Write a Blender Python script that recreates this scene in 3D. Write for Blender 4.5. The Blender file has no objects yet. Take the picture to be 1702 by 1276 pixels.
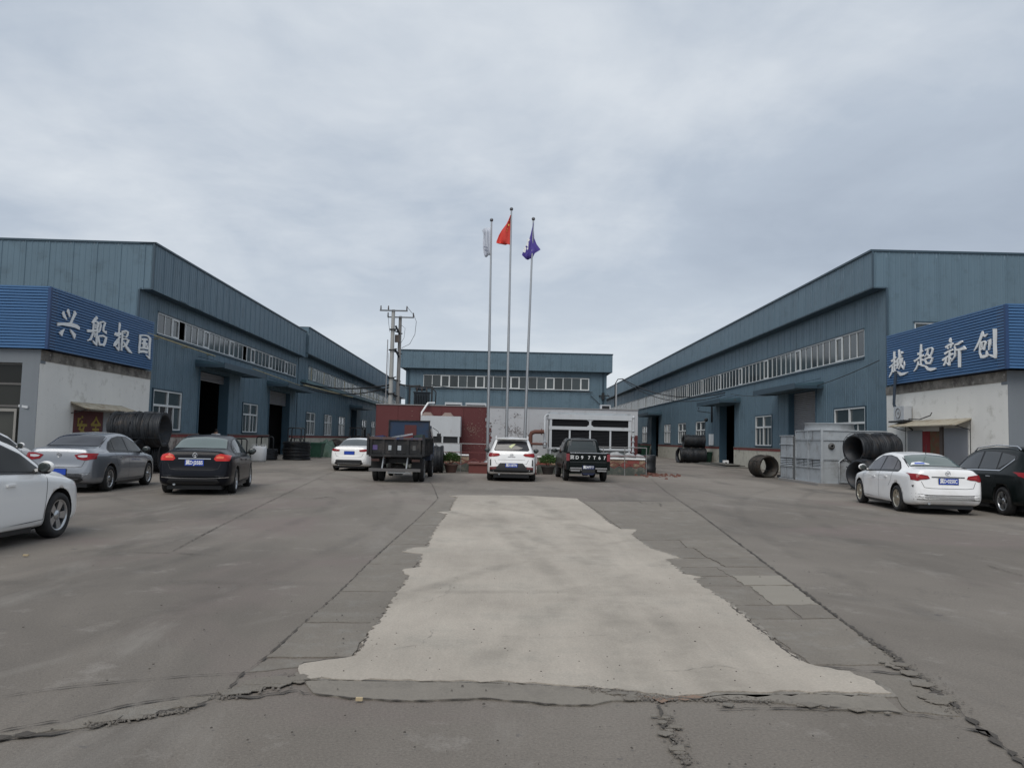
import bpy, bmesh, math, random
from mathutils import Vector, Matrix
from mathutils.bvhtree import BVHTree
from math import sin, cos, tan, pi, radians, atan2, sqrt, hypot
random.seed(7)
SC = bpy.context.scene
COL = SC.collection

# ---------------------------------------------------------------- camera
FPX, EYE, ROLL = 1320.0, 1.57, 0.0235
PITCH = math.atan(91.3 / FPX)
cR = Vector((1, 0, 0)); cU = Vector((0, -sin(PITCH), cos(PITCH))); cF = Vector((0, cos(PITCH), sin(PITCH)))
cam_d = bpy.data.cameras.new('camera'); cam = bpy.data.objects.new('camera', cam_d); COL.objects.link(cam)
rx = cR * cos(ROLL) + cU * sin(ROLL); ux = -cR * sin(ROLL) + cU * cos(ROLL)
cam.matrix_world = Matrix.Translation((0, 0, EYE)) @ Matrix((rx, ux, -cF)).transposed().to_4x4()
cam_d.sensor_width = 36; cam_d.lens = FPX / 1702 * 36; cam_d.clip_end = 3000; cam_d.clip_start = .1
SC.camera = cam

# survey helpers: a sighting (photo pixel) turned into a point on the ground / on a plane of known place
def ray(px, py):
    u = (px - 851) / FPX; v = (638 - py) / FPX
    a = u * cos(ROLL) - v * sin(ROLL); b = u * sin(ROLL) + v * cos(ROLL)
    return cR * a + cU * b + cF
def G(px, py, h=0.0):
    d = ray(px, py); t = (h - EYE) / d.z
    return Vector((0, 0, EYE)) + d * t
def D(px, py, Y):
    d = ray(px, py); return Vector((0, 0, EYE)) + d * (Y / d.y)

# ---------------------------------------------------------------- world
SUN_EL, SUN_AZ = radians(52), radians(-158)      # azimuth from +Y towards +X
w = bpy.data.worlds.new('World'); SC.world = w; w.use_nodes = True
nt = w.node_tree; nt.nodes.clear()
def N(t, **k):
    n = nt.nodes.new(t)
    for a, b in k.items(): setattr(n, a, b)
    return n
def LK(a, b): nt.links.new(a, b)
out = N('ShaderNodeOutputWorld')
sky = N('ShaderNodeTexSky', sky_type='NISHITA', sun_disc=False, sun_elevation=SUN_EL, sun_rotation=SUN_AZ)
bg1 = N('ShaderNodeBackground'); bg1.inputs[1].default_value = .06; LK(sky.outputs[0], bg1.inputs[0])
tc = N('ShaderNodeTexCoord'); sx = N('ShaderNodeSeparateXYZ'); LK(tc.outputs['Generated'], sx.inputs[0])
def M(op, a, b=None, c=None):
    n = N('ShaderNodeMath', operation=op)
    for i, x in enumerate((a, b, c)):
        if x is None: continue
        if isinstance(x, (int, float)): n.inputs[i].default_value = x
        else: LK(x, n.inputs[i])
    return n.outputs[0]
zz = M('ADD', M('MAXIMUM', sx.outputs[2], 0.0), .16)
cx = M('DIVIDE', sx.outputs[0], zz); cy = M('DIVIDE', sx.outputs[1], zz)
cv = N('ShaderNodeCombineXYZ'); LK(cx, cv.inputs[0]); LK(cy, cv.inputs[1])
def noise(scale, det, rough, vec, off=(0, 0, 0), sc=(1, 1, 1), dist=0.0):
    mp = N('ShaderNodeMapping'); mp.inputs['Location'].default_value = off; mp.inputs['Scale'].default_value = sc
    LK(vec, mp.inputs[0]); n = N('ShaderNodeTexNoise'); LK(mp.outputs[0], n.inputs['Vector'])
    n.inputs['Scale'].default_value = scale; n.inputs['Detail'].default_value = det; n.inputs['Roughness'].default_value = rough
    n.inputs['Distortion'].default_value = dist
    return n.outputs['Fac']
n1 = noise(.55, 4, .5, cv.outputs[0], (6.1, 2.7, 0), (.9, .8, 1), .2)
n2 = noise(1.7, 6, .55, cv.outputs[0], (1.3, 4.2, 0), (1.1, .75, 1), .35)
n3 = noise(5.5, 7, .6, cv.outputs[0], (2.0, 1.0, 0), (1, 1.4, 1), .5)
lean = M('ADD', M('MULTIPLY', cx, -.018), 0.01)
mixv = M('ADD', M('ADD', M('ADD', M('MULTIPLY', n1, .62), M('MULTIPLY', n2, .31)), M('MULTIPLY', n3, .07)), lean)
cr = N('ShaderNodeValToRGB'); LK(mixv, cr.inputs[0])
e = cr.color_ramp.elements
e[0].position = .36; e[0].color = (.335, .385, .46, 1)
e[1].position = .62; e[1].color = (.60, .64, .685, 1)
m_ = cr.color_ramp.elements.new(.49); m_.color = (.41, .465, .54, 1)
# paler, warmer air low over the horizon
hz = N('ShaderNodeValToRGB'); LK(sx.outputs[2], hz.inputs[0])
e = hz.color_ramp.elements; e[0].position = 0; e[0].color = (1, 1, 1, 1); e[1].position = .22; e[1].color = (0, 0, 0, 1)
mk = hz.color_ramp.elements.new(.09); mk.color = (.75, .75, .75, 1)
mixc = N('ShaderNodeMix', data_type='RGBA'); LK(M('MULTIPLY', hz.outputs[0], .75), mixc.inputs[0]); LK(cr.outputs[0], mixc.inputs[6]); mixc.inputs[7].default_value = (.585, .63, .675, 1)
bg2 = N('ShaderNodeBackground'); LK(mixc.outputs[2], bg2.inputs[0]); bg2.inputs[1].default_value = 1.0
mixs = N('ShaderNodeMixShader'); mixs.inputs[0].default_value = .92
LK(bg1.outputs[0], mixs.inputs[1]); LK(bg2.outputs[0], mixs.inputs[2]); LK(mixs.outputs[0], out.inputs[0])

sun_d = bpy.data.lights.new('sun', 'SUN'); sun = bpy.data.objects.new('sun', sun_d); COL.objects.link(sun)
sun_d.energy = 1.5; sun_d.angle = radians(42); sun_d.color = (1, .95, .88)
sv = Vector((sin(SUN_AZ) * cos(SUN_EL), cos(SUN_AZ) * cos(SUN_EL), sin(SUN_EL)))
sun.rotation_euler = sv.to_track_quat('Z', 'Y').to_euler()
SC.view_settings.view_transform = 'Standard'; SC.view_settings.look = 'None'
SC.view_settings.exposure = .30; SC.view_settings.gamma = 1; SC.view_settings.use_curve_mapping = False

# ---------------------------------------------------------------- materials
MATS = {}
def mat(name, col, rough=.6, metal=0.0, noise_amt=.0, nscale=3.0, col2=None, streak=0.0, rnd=0.0, bump=0.0, bscale=30.0, emit=0.0, coat=0.0, ramp=(.4, .62), spec=.5, grime=None, fine=0.0):
    if name in MATS: return MATS[name]
    m = bpy.data.materials.new(name); m.use_nodes = True; t = m.node_tree
    b = t.nodes['Principled BSDF']; b.inputs['Roughness'].default_value = rough; b.inputs['Metallic'].default_value = metal
    b.inputs['Specular IOR Level'].default_value = spec
    b.inputs['Coat Weight'].default_value = coat; b.inputs['Coat Roughness'].default_value = .04
    def nn(ty, **k):
        n = t.nodes.new(ty)
        for a, v in k.items(): setattr(n, a, v)
        return n
    def mth(op, a, bb):
        n = nn('ShaderNodeMath', operation=op)
        for i, x in enumerate((a, bb)):
            if isinstance(x, (int, float)): n.inputs[i].default_value = x
            else: t.links.new(x, n.inputs[i])
        return n.outputs[0]
    geo = nn('ShaderNodeNewGeometry'); pos = geo.outputs['Position']
    cur = nn('ShaderNodeRGB'); cur.outputs[0].default_value = (*col, 1); c = cur.outputs[0]
    def nz(scale, det, sc=(1, 1, 1), rg=.6):
        mp = nn('ShaderNodeMapping'); mp.inputs['Scale'].default_value = sc; t.links.new(pos, mp.inputs[0])
        n = nn('ShaderNodeTexNoise'); n.inputs['Scale'].default_value = scale; n.inputs['Detail'].default_value = det; n.inputs['Roughness'].default_value = rg
        t.links.new(mp.outputs[0], n.inputs['Vector']); return n.outputs['Fac']
    def mixcol(f, a, bcol):
        x = nn('ShaderNodeMix', data_type='RGBA'); t.links.new(f, x.inputs[0]); t.links.new(a, x.inputs[6])
        if isinstance(bcol, tuple): x.inputs[7].default_value = (*bcol, 1)
        else: t.links.new(bcol, x.inputs[7])
        return x.outputs[2]
    def rampf(f, a, bb):
        r = nn('ShaderNodeMapRange'); t.links.new(f, r.inputs[0]); r.inputs[1].default_value = a; r.inputs[2].default_value = bb; return r.outputs[0]
    if col2 is not None:
        c = mixcol(rampf(nz(nscale, 8), *ramp), c, col2)
    if grime is not None:            # (colour, scale, lo, hi)
        c = mixcol(rampf(nz(grime[1], 10, (1, 1, 1), .7), grime[2], grime[3]), c, grime[0])
    def mulv(c, f):
        x = nn('ShaderNodeVectorMath', operation='SCALE'); t.links.new(c, x.inputs[0]); t.links.new(f, x.inputs['Scale']); return x.outputs[0]
    if noise_amt > 0:
        f = mth('ADD', mth('MULTIPLY', nz(nscale * .7, 6), 2 * noise_amt), 1 - noise_amt); c = mulv(c, f)
    if streak > 0:
        f = mth('ADD', mth('MULTIPLY', nz(1.0, 6, (2.2, 2.2, .12), .65), 2 * streak), 1 - streak); c = mulv(c, f)
    if fine > 0:
        f = mth('ADD', mth('MULTIPLY', nz(55, 3, (1, 1, 1), .7), 2 * fine), 1 - fine); c = mulv(c, f)
        f = mth('ADD', mth('MULTIPLY', nz(1.0, 7, (3.2, .55, 1), .7), 1.5 * fine), 1 - .75 * fine); c = mulv(c, f)
    if rnd > 0:
        oi = nn('ShaderNodeObjectInfo'); f = mth('ADD', mth('MULTIPLY', oi.outputs['Random'], 2 * rnd), 1 - rnd); c = mulv(c, f)
    t.links.new(c, b.inputs['Base Color'])
    if bump > 0:
        bp = nn('ShaderNodeBump'); bp.inputs['Strength'].default_value = bump; bp.inputs['Distance'].default_value = .02
        t.links.new(nz(bscale, 6), bp.inputs['Height']); t.links.new(bp.outputs[0], b.inputs['Normal'])
    if emit > 0:
        t.links.new(c, b.inputs['Emission Color']); b.inputs['Emission Strength'].default_value = emit
    MATS[name] = m; return m

CLAD = mat('steel_cladding_blue', (.112, .172, .216), .5, 0, .10, .6, streak=.13, rnd=.03, spec=.4, grime=((.065, .10, .125), 1.3, .52, .85))
CLADTRIM = mat('trim_dark_blue', (.035, .065, .09), .5)
SLAT = mat('sign_slat_blue', (.056, .145, .30), .42, 0, .08, 1.5, rnd=.05, streak=.1)
SLATGAP = mat('sign_backing', (.008, .02, .06), .7)
WHITEWALL = mat('white_render_wall', (.78, .765, .72), .9, 0, .06, .8, streak=.06, bump=.2, bscale=8, grime=((.40, .38, .33), 1.6, .56, .8))
STAIN = mat('stained_concrete', (.26, .24, .21), .9, 0, .2, 2.0, col2=(.10, .09, .08), bump=.4, bscale=15, grime=((.42, .40, .36), 5, .55, .7))
GREYPIER = mat('grey_pier', (.17, .19, .21), .7, 0, .1, 1.2, streak=.1)
FRAME = mat('white_window_frame', (.66, .68, .68), .45, 0, .06, 4)
FRAMEDIM = mat('aluminium_window_frame', (.42, .46, .48), .45, 0, .06, 4)
GLASS = mat('dark_window_glass', (.035, .045, .048), .12, 0, .3, .9, rnd=.55, spec=.6)
GLASSSKYPALE = mat('sky_reflection_pale_glass', (.20, .23, .22), .2, 0, .3, 1.1, rnd=.35, spec=.7)  # pale sky reflection of the far left panes, put into the base colour
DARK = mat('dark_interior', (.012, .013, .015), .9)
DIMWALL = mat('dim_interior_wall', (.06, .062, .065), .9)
SHUT = mat('roller_shutter_grey', (.30, .31, .335), .5, .2, .1, 2, streak=.1)
PLINTH = mat('cream_plinth', (.50, .48, .41), .9, 0, .1, 1.2, streak=.12, bump=.3, bscale=10, grime=((.24, .22, .18), 2.2, .52, .72))
STONE = mat('mottled_stone_plinth', (.42, .38, .34), .95, 0, .1, 2, col2=(.13, .10, .09), bump=.6, bscale=9, grime=((.30, .10, .08), 3.5, .56, .66))
STONE.node_tree.nodes
REDBAND = mat('red_band', (.20, .045, .04), .8, 0, .2, 3, grime=((.35, .30, .27), 6, .58, .7))
YPIPE = mat('faded_yellow_pipe', (.42, .36, .20), .6, 0, .15, 5, grime=((.2, .17, .12), 4, .5, .7))
STEEL = mat('galvanised_steel', (.40, .43, .455), .5, .15, .12, 2.5, grime=((.22, .22, .22), 2.0, .5, .75), streak=.1)
STEELPALE = mat('pale_painted_steel', (.50, .52, .54), .5, .1, .08, 2.0, streak=.1, grime=((.32, .30, .27), 2.4, .58, .8))
BLACK = mat('black_paint', (.012, .013, .015), .45)
BLACKRUB = mat('black_rubber', (.018, .018, .019), .75, 0, .2, 6)
LOUV = mat('louvre_black', (.008, .009, .012), .7)
REDPANEL = mat('dull_red_panel', (.105, .024, .025), .7, 0, .12, .8, grime=((.26, .20, .19), 2.6, .68, .72), rnd=.06)
PEEL = mat('peeling_white_panel', (.47, .48, .50), .75, 0, .06, 1.2, streak=.08, grime=((.30, .28, .27), 2.0, .55, .8), rnd=.05)
RUST = mat('rusty_pipe', (.13, .055, .04), .8, 0, .2, 5)
COIL = mat('steel_rod_coil', (.022, .025, .030), .5, .25, .4, 6, grime=((.055, .042, .033), 3.0, .52, .75), spec=.4)
COILBROWN = mat('brown_rod_coil', (.032, .030, .027), .6, .3, .3, 5, grime=((.07, .05, .036), 3.0, .48, .7))
CONC = mat('pole_concrete', (.36, .36, .345), .85, 0, .12, 3, streak=.1)
CONCD = mat('pole_concrete_grey', (.24, .23, .22), .85, 0, .15, 3, streak=.1)
CABLE = mat('cable_black', (.012, .012, .014), .6)
CHROME = mat('chrome', (.62, .63, .65), .12, 1)
ALU = mat('wheel_alloy', (.50, .51, .52), .28, .9, .1, 8)
TYRE = mat('tyre_rubber', (.014, .014, .015), .8, 0, .2, 10, grime=((.05, .045, .04), 6, .5, .8))
PLASTIC = mat('black_plastic', (.015, .016, .018), .55)
CARGLASS = mat('car_glass', (.008, .010, .011), .05, 0, spec=.14)
CARGLASS2 = mat('car_rear_glass', (.045, .055, .055), .04, 0, spec=.9)
REDLAMP = mat('tail_lamp_red', (.22, .006, .010), .15, 0, .3, 14, coat=.15, spec=.3)
REDBRIGHT = mat('tail_lamp_bright', (.55, .03, .025), .15, 0, .25, 14, coat=.15, spec=.3)
LAMPCLEAR = mat('lamp_clear', (.55, .55, .56), .1, .2, coat=.7)
PLATEB = mat('plate_blue', (.012, .06, .40), .4)
WHITE = mat('white_paint', (.78, .79, .79), .6)
LETTER = mat('letter_white', (.80, .81, .80), .5, 0, .05, 6)
DIRT = mat('crack_dirt', (.072, .063, .054), .95, 0, .3, 9, bump=.6, bscale=40)
RUBBLE = mat('rubble', (.15, .135, .118), .95, 0, .25, 8)
BRICK = mat('low_wall_stone', (.36, .28, .20), .9, 0, .15, 3, col2=(.17, .09, .06), bump=.5, bscale=12)
GREENTILE = mat('dull_green_base', (.085, .10, .088), .8, 0, .2, 3, grime=((.22, .20, .17), 4, .5, .7))
PODRED = mat('red_brown_podium', (.14, .040, .034), .75, 0, .12, 2, streak=.08)
BINGREEN = mat('bin_green', (.018, .07, .045), .55, 0, .15, 4)
TARP = mat('green_tarp', (.035, .075, .05), .6, 0, .3, 2.5)
BAG = mat('white_woven_bag', (.58, .59, .60), .7, 0, .08, 6, bump=.5, bscale=14)
FOIL = mat('silver_sack', (.33, .34, .35), .5, 0, .35, 9)
LEAF = mat('shrub_leaf', (.045, .10, .018), .6, 0, .35, 9, rnd=.1)
POTM = mat('planter_brown', (.10, .055, .045), .75, 0, .2, 5)
SKIN = mat('skin', (.45, .27, .19), .6)
HAIR = mat('hair_black', (.012, .01, .01), .7)
SHIRT = mat('white_shirt', (.72, .73, .74), .85)
TROUS = mat('dark_trousers', (.03, .032, .04), .85)

def paint(name, col, metal=0.0, rough=.28, dirt=0):
    return mat(name, col, rough, metal, .03, .7, coat=.7, grime=((col[0] * .8, col[1] * .78, col[2] * .74), 1.2, .52, .8) if dirt else None)

# ---------------------------------------------------------------- mesh builder
class MB:
    def __init__(s): s.v = []; s.f = []; s.mi = []; s.m = 0; s.sm = []; s.smooth = False
    def add(s, vs, fs):
        o = len(s.v); s.v += [Vector(p) for p in vs]
        for f in fs: s.f.append([i + o for i in f]); s.mi.append(s.m); s.sm.append(s.smooth)
    def hexa(s, p):      # bottom 4 ccw, top 4 ccw
        s.add(p, [(3, 2, 1, 0), (4, 5, 6, 7), (0, 1, 5, 4), (1, 2, 6, 5), (2, 3, 7, 6), (3, 0, 4, 7)])
    def box(s, x0, x1, y0, y1, z0, z1):
        s.hexa([(x0, y0, z0), (x1, y0, z0), (x1, y1, z0), (x0, y1, z0), (x0, y0, z1), (x1, y0, z1), (x1, y1, z1), (x0, y1, z1)])
    def wbox(s, W, s0, s1, o0, o1, z0, z1):   # wall frame: along, outwards, up
        s.hexa([W.p(s0, o1, z0), W.p(s1, o1, z0), W.p(s1, o0, z0), W.p(s0, o0, z0), W.p(s0, o1, z1), W.p(s1, o1, z1), W.p(s1, o0, z1), W.p(s0, o0, z1)])
    def bar(s, a, b, wx, wz=None, up=(0, 0, 1)):
        a = Vector(a); b = Vector(b); wz = wz or wx; d = (b - a).normalized(); up = Vector(up)
        if abs(d.dot(up)) > .97: up = Vector((0, 1, 0))
        r = d.cross(up).normalized() * wx / 2; u = r.cross(d).normalized() * wz / 2
        s.hexa([a - r - u, a + r - u, b + r - u, b - r - u, a - r + u, a + r + u, b + r + u, b - r + u])
    def tube(s, pts, rad, seg=8, cap=True):
        pts = [Vector(p) for p in pts]; n = len(pts); rings = []
        if not hasattr(rad, '__len__'): rad = [rad] * n
        ref = None
        for i, p in enumerate(pts):
            d = (pts[min(i + 1, n - 1)] - pts[max(i - 1, 0)]).normalized()
            if ref is None:
                ref = Vector((0, 0, 1)) if abs(d.z) < .9 else Vector((1, 0, 0))
            a = d.cross(ref).normalized(); ref = a.cross(d).normalized(); b = ref
            rings.append([p + (a * cos(2 * pi * k / seg) + b * sin(2 * pi * k / seg)) * rad[i] for k in range(seg)])
        vs = [q for r in rings for q in r]; fs = []
        for i in range(n - 1):
            for k in range(seg):
                k2 = (k + 1) % seg; fs.append((i * seg + k, i * seg + k2, (i + 1) * seg + k2, (i + 1) * seg + k))
        sm = s.smooth; s.smooth = True
        s.add(vs, fs); s.smooth = False
        if cap: s.add(rings[0], [tuple(range(seg))]); s.add(rings[-1], [tuple(range(seg - 1, -1, -1))])
        s.smooth = sm
    def lathe(s, c, ax, prof, seg=24, smooth=True):   # prof: (along, radius)
        c = Vector(c); ax = Vector(ax).normalized(); ref = Vector((0, 0, 1)) if abs(ax.z) < .9 else Vector((1, 0, 0))
        a = ax.cross(ref).normalized(); b = ax.cross(a)
        vs = []; fs = []
        for (t, r) in prof:
            for k in range(seg):
                th = 2 * pi * k / seg; vs.append(c + ax * t + (a * cos(th) + b * sin(th)) * r)
        for i in range(len(prof) - 1):
            for k in range(seg):
                k2 = (k + 1) % seg; fs.append((i * seg + k, i * seg + k2, (i + 1) * seg + k2, (i + 1) * seg + k))
        sm = s.smooth; s.smooth = smooth; s.add(vs, fs); s.smooth = sm
    def prism(s, pts, off):    # polygon extruded by the vector off
        off = Vector(off); n = len(pts); a = [Vector(p) for p in pts]; b = [p + off for p in a]
        s.add(a + b, [tuple(range(n - 1, -1, -1)), tuple(range(n, 2 * n))] + [(i, (i + 1) % n, (i + 1) % n + n, i + n) for i in range(n)])
    def sphere(s, c, r, seg=14, rings=9, sc=(1, 1, 1)):
        vs = []; fs = []
        for i in range(rings + 1):
            ph = pi * i / rings
            for k in range(seg):
                th = 2 * pi * k / seg
                vs.append((c[0] + r * sc[0] * sin(ph) * cos(th), c[1] + r * sc[1] * sin(ph) * sin(th), c[2] + r * sc[2] * cos(ph)))
        for i in range(rings):
            for k in range(seg):
                k2 = (k + 1) % seg; fs.append((i * seg + k, (i + 1) * seg + k, (i + 1) * seg + k2, i * seg + k2))
        sm = s.smooth; s.smooth = True; s.add(vs, fs); s.smooth = sm
    def mesh(s, name, mats, inv=None):
        me = bpy.data.meshes.new(name)
        vs = [inv @ v for v in s.v] if inv is not None else s.v
        me.from_pydata([tuple(v) for v in vs], [], s.f)
        for m in (mats if isinstance(mats, (list, tuple)) else [mats]): me.materials.append(m)
        me.polygons.foreach_set('material_index', s.mi); me.polygons.foreach_set('use_smooth', s.sm)
        bm = bmesh.new(); bm.from_mesh(me); bmesh.ops.recalc_face_normals(bm, faces=bm.faces); bm.to_mesh(me); bm.free()
        me.update(); return me
    def build(s, name, mats, parent=None, local=False):
        inv = None
        if parent is not None and not local: inv = wm(parent).inverted()
        return link(name, s.mesh(name, mats, inv), parent)
def wm(o):
    m = o.matrix_basis.copy(); p = o.parent
    while p is not None: m = p.matrix_basis @ m; p = p.parent
    return m
def link(name, me, parent=None, mtx=None):
    o = bpy.data.objects.new(name, me); COL.objects.link(o)
    if parent is not None: o.parent = parent
    if mtx is not None:
        o.matrix_basis = (wm(parent).inverted() @ mtx) if parent is not None else mtx
    return o
def tag(o, label=None, cat=None, group=None, kind=None):
    if label: o['label'] = label
    if cat: o['category'] = cat
    if group: o['group'] = group
    if kind: o['kind'] = kind
    return o
def thing(name, label, cat, loc=(0, 0, 0), rz=0.0, group=None):
    o = bpy.data.objects.new(name, None); COL.objects.link(o); o.location = loc; o.rotation_euler = (0, 0, rz); o.empty_display_size = .3
    return tag(o, label, cat, group)
def copy_tree(o, parent=None):
    c = o.copy(); COL.objects.link(c); c.parent = parent
    for ch in list(o.children): copy_tree(ch, c)
    return c
def text_mesh(s, size, ext=.004, bold=0.0):
    cu = bpy.data.curves.new('lettering', 'FONT'); cu.body = s; cu.size = size; cu.extrude = ext; cu.align_x = 'CENTER'; cu.align_y = 'CENTER'; cu.offset = bold
    o = bpy.data.objects.new('lettering', cu); COL.objects.link(o); bpy.context.view_layer.update()
    me = bpy.data.meshes.new_from_object(o.evaluated_get(bpy.context.evaluated_depsgraph_get()))
    bpy.data.objects.remove(o); bpy.data.curves.remove(cu); return me
def facing(loc, right, up):
    r = Vector(right).normalized(); u = Vector(up).normalized(); n = r.cross(u)
    return Matrix.Translation(loc) @ Matrix((r, u, n)).transposed().to_4x4()
def lettering(s, size, loc, right, up, m, parent, name='lettering', ext=.004, bold=0.0, sx=1.0):
    me = text_mesh(s, size, ext, bold); me.materials.clear(); me.materials.append(m)
    if sx != 1: me.transform(Matrix.Diagonal((sx, 1, 1, 1)))
    return link(name, me, parent, facing(loc, right, up))

class Wall:
    def __init__(s, x, y, ux, uy):
        l = hypot(ux, uy); s.o = Vector((x, y, 0)); s.u = Vector((ux / l, uy / l, 0)); s.n = Vector((s.u.y, -s.u.x, 0))
    def p(s, a, o, z): return s.o + s.u * a + s.n * o + Vector((0, 0, z))
    def pix(s, px, py, off=0.0):
        d = ray(px, py); c = Vector((0, 0, EYE)); q = s.o + s.n * off
        t = (q - c).dot(s.n) / d.dot(s.n); h = c + d * t
        return (h - s.o).dot(s.u), h.z
    def m(s, a, o, z): # local x along, local y inwards, z up
        return Matrix.Translation(s.p(a, o, z)) @ Matrix((s.u, -s.n, Vector((0, 0, 1)))).transposed().to_4x4()
# ================================================================= GROUND
def flat_sheet(name, pts, z, m, thick=None, parent=None, kind=None):
    mb = MB()
    p = [Vector((q[0], q[1], z)) for q in pts]
    if thick:
        mb.prism([Vector((q.x, q.y, z - thick)) for q in p], (0, 0, thick))
    else: mb.add(p, [tuple(range(len(p)))])
    o = mb.build(name, m, parent)
    if kind: tag(o, kind=kind)
    return o
def jag(pts, step=.18, amp=.02, closed=True):
    res = []; n = len(pts)
    for i in range(n if closed else n - 1):
        a = pts[i]; b = pts[(i + 1) % n]; L = (Vector(b[:2]) - Vector(a[:2])).length; k = max(1, int(L / step))
        d = (Vector(b[:2]) - Vector(a[:2])).normalized() if L > 1e-6 else Vector((1, 0)); nn_ = Vector((-d.y, d.x))
        for j in range(k):
            t = j / k; q = Vector(a[:2]).lerp(Vector(b[:2]), t) + nn_ * (random.uniform(-amp, amp) if j else 0); res.append((q.x, q.y))
    if not closed: res.append(tuple(pts[-1][:2]))
    return res

def ground_material():
    m = bpy.data.materials.new('worn_yard_surface'); m.use_nodes = True; t = m.node_tree; b = t.nodes['Principled BSDF']; b.inputs['Roughness'].default_value = .82; b.inputs['Specular IOR Level'].default_value = .35
    def nn(ty, **k):
        n = t.nodes.new(ty)
        for a, v in k.items(): setattr(n, a, v)
        return n
    g = nn('ShaderNodeNewGeometry')
    def nz(scale, det, rg, sc=(1, 1, 1), dist=0):
        mp = nn('ShaderNodeMapping'); mp.inputs['Scale'].default_value = sc; t.links.new(g.outputs['Position'], mp.inputs[0])
        n = nn('ShaderNodeTexNoise'); n.inputs['Scale'].default_value = scale; n.inputs['Detail'].default_value = det; n.inputs['Roughness'].default_value = rg; n.inputs['Distortion'].default_value = dist
        t.links.new(mp.outputs[0], n.inputs['Vector']); return n.outputs['Fac']
    def rng(f, a, c, lo=0, hi=1):
        r = nn('ShaderNodeMapRange'); t.links.new(f, r.inputs[0])
        for i, x in enumerate((a, c, lo, hi)): r.inputs[i + 1].default_value = x
        return r.outputs[0]
    def mix(f, a, c):
        x = nn('ShaderNodeMix', data_type='RGBA'); t.links.new(f, x.inputs[0])
        for i, q in ((6, a), (7, c)):
            if isinstance(q, tuple): x.inputs[i].default_value = (*q, 1)
            else: t.links.new(q, x.inputs[i])
        return x.outputs[2]
    c = mix(rng(nz(.16, 5, .6, (1, .6, 1), .4), .40, .62), (.158, .139, .118), (.234, .208, .179))
    c = mix(rng(nz(.30, 6, .6, (1.4, .35, 1), .6), .51, .72), c, (.108, .096, .084))   # oily wheel tracks
    c = mix(rng(nz(.22, 5, .6, (.8, 1, 1), 1.2), .52, .70), c, (.185, .152, .136))      # rust dust
    c = mix(rng(nz(1.6, 8, .7), .58, .78), c, (.285, .262, .235))
    c = mix(rng(nz(5.0, 4, .6), .66, .72), c, (.115, .105, .098))
    gr = nz(60, 3, .6); f = rng(gr, .2, .8, .74, 1.26)
    x = nn('ShaderNodeVectorMath', operation='SCALE'); t.links.new(c, x.inputs[0]); t.links.new(f, x.inputs['Scale'])
    sp = rng(nz(75, 3, .6), .58, .74, 0, .55); c = mix(sp, x.outputs[0], (.27, .25, .22))
    sp = rng(nz(21, 4, .7), .62, .72, 0, .6); c = mix(sp, c, (.095, .087, .077))
    sp = rng(nz(.55, 7, .65, (1.6, .5, 1), .8), .56, .70, 0, .55); c = mix(sp, c, (.262, .242, .215))
    lines = rng(nz(.9, 9, .75, (1, 1, 1), 1.5), .495, .505); l2 = rng(nz(.9, 9, .75, (1, 1, 1), 1.5), .505, .515)
    dd = nn('ShaderNodeMath', operation='SUBTRACT'); t.links.new(lines, dd.inputs[0]); t.links.new(l2, dd.inputs[1])
    gate = nn('ShaderNodeMath', operation='MULTIPLY'); t.links.new(dd.outputs[0], gate.inputs[0]); t.links.new(rng(nz(.35, 3, .5), .54, .66, 0, .55), gate.inputs[1])
    c = mix(gate.outputs[0], c, (.09, .08, .07))
    t.links.new(c, b.inputs['Base Color'])
    bp = nn('ShaderNodeBump'); bp.inputs['Strength'].default_value = .6; bp.inputs['Distance'].default_value = .012
    ad = nn('ShaderNodeMath', operation='ADD'); t.links.new(nz(90, 3, .7), ad.inputs[0]); t.links.new(nz(2.5, 6, .6), ad.inputs[1])
    t.links.new(ad.outputs[0], bp.inputs['Height']); t.links.new(bp.outputs[0], b.inputs['Normal'])
    return m
GROUND = ground_material()
PATCH = mat('pale_new_concrete', (.345, .307, .260), .85, 0, .20, .55, col2=(.45, .402, .342), ramp=(.36, .66), bump=.45, bscale=45, grime=((.255, .238, .205), 1.1, .50, .80), spec=.35, fine=.30)
OLDC = mat('old_grey_slab', (.205, .183, .155), .88, 0, .16, 1.4, rnd=.05, bump=.9, bscale=55, grime=((.245, .23, .205), 3.2, .50, .74), spec=.35, fine=.25)
PALESLAB = mat('pale_slab', (.262, .238, .200), .88, 0, .1, 2.2, rnd=.05, bump=.5, bscale=55)
BEAMC = mat('smooth_concrete_strip', (.21, .188, .158), .85, 0, .18, 1.5, bump=.5, bscale=60, fine=.22, grime=((.15, .135, .115), 3, .5, .75))

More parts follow.
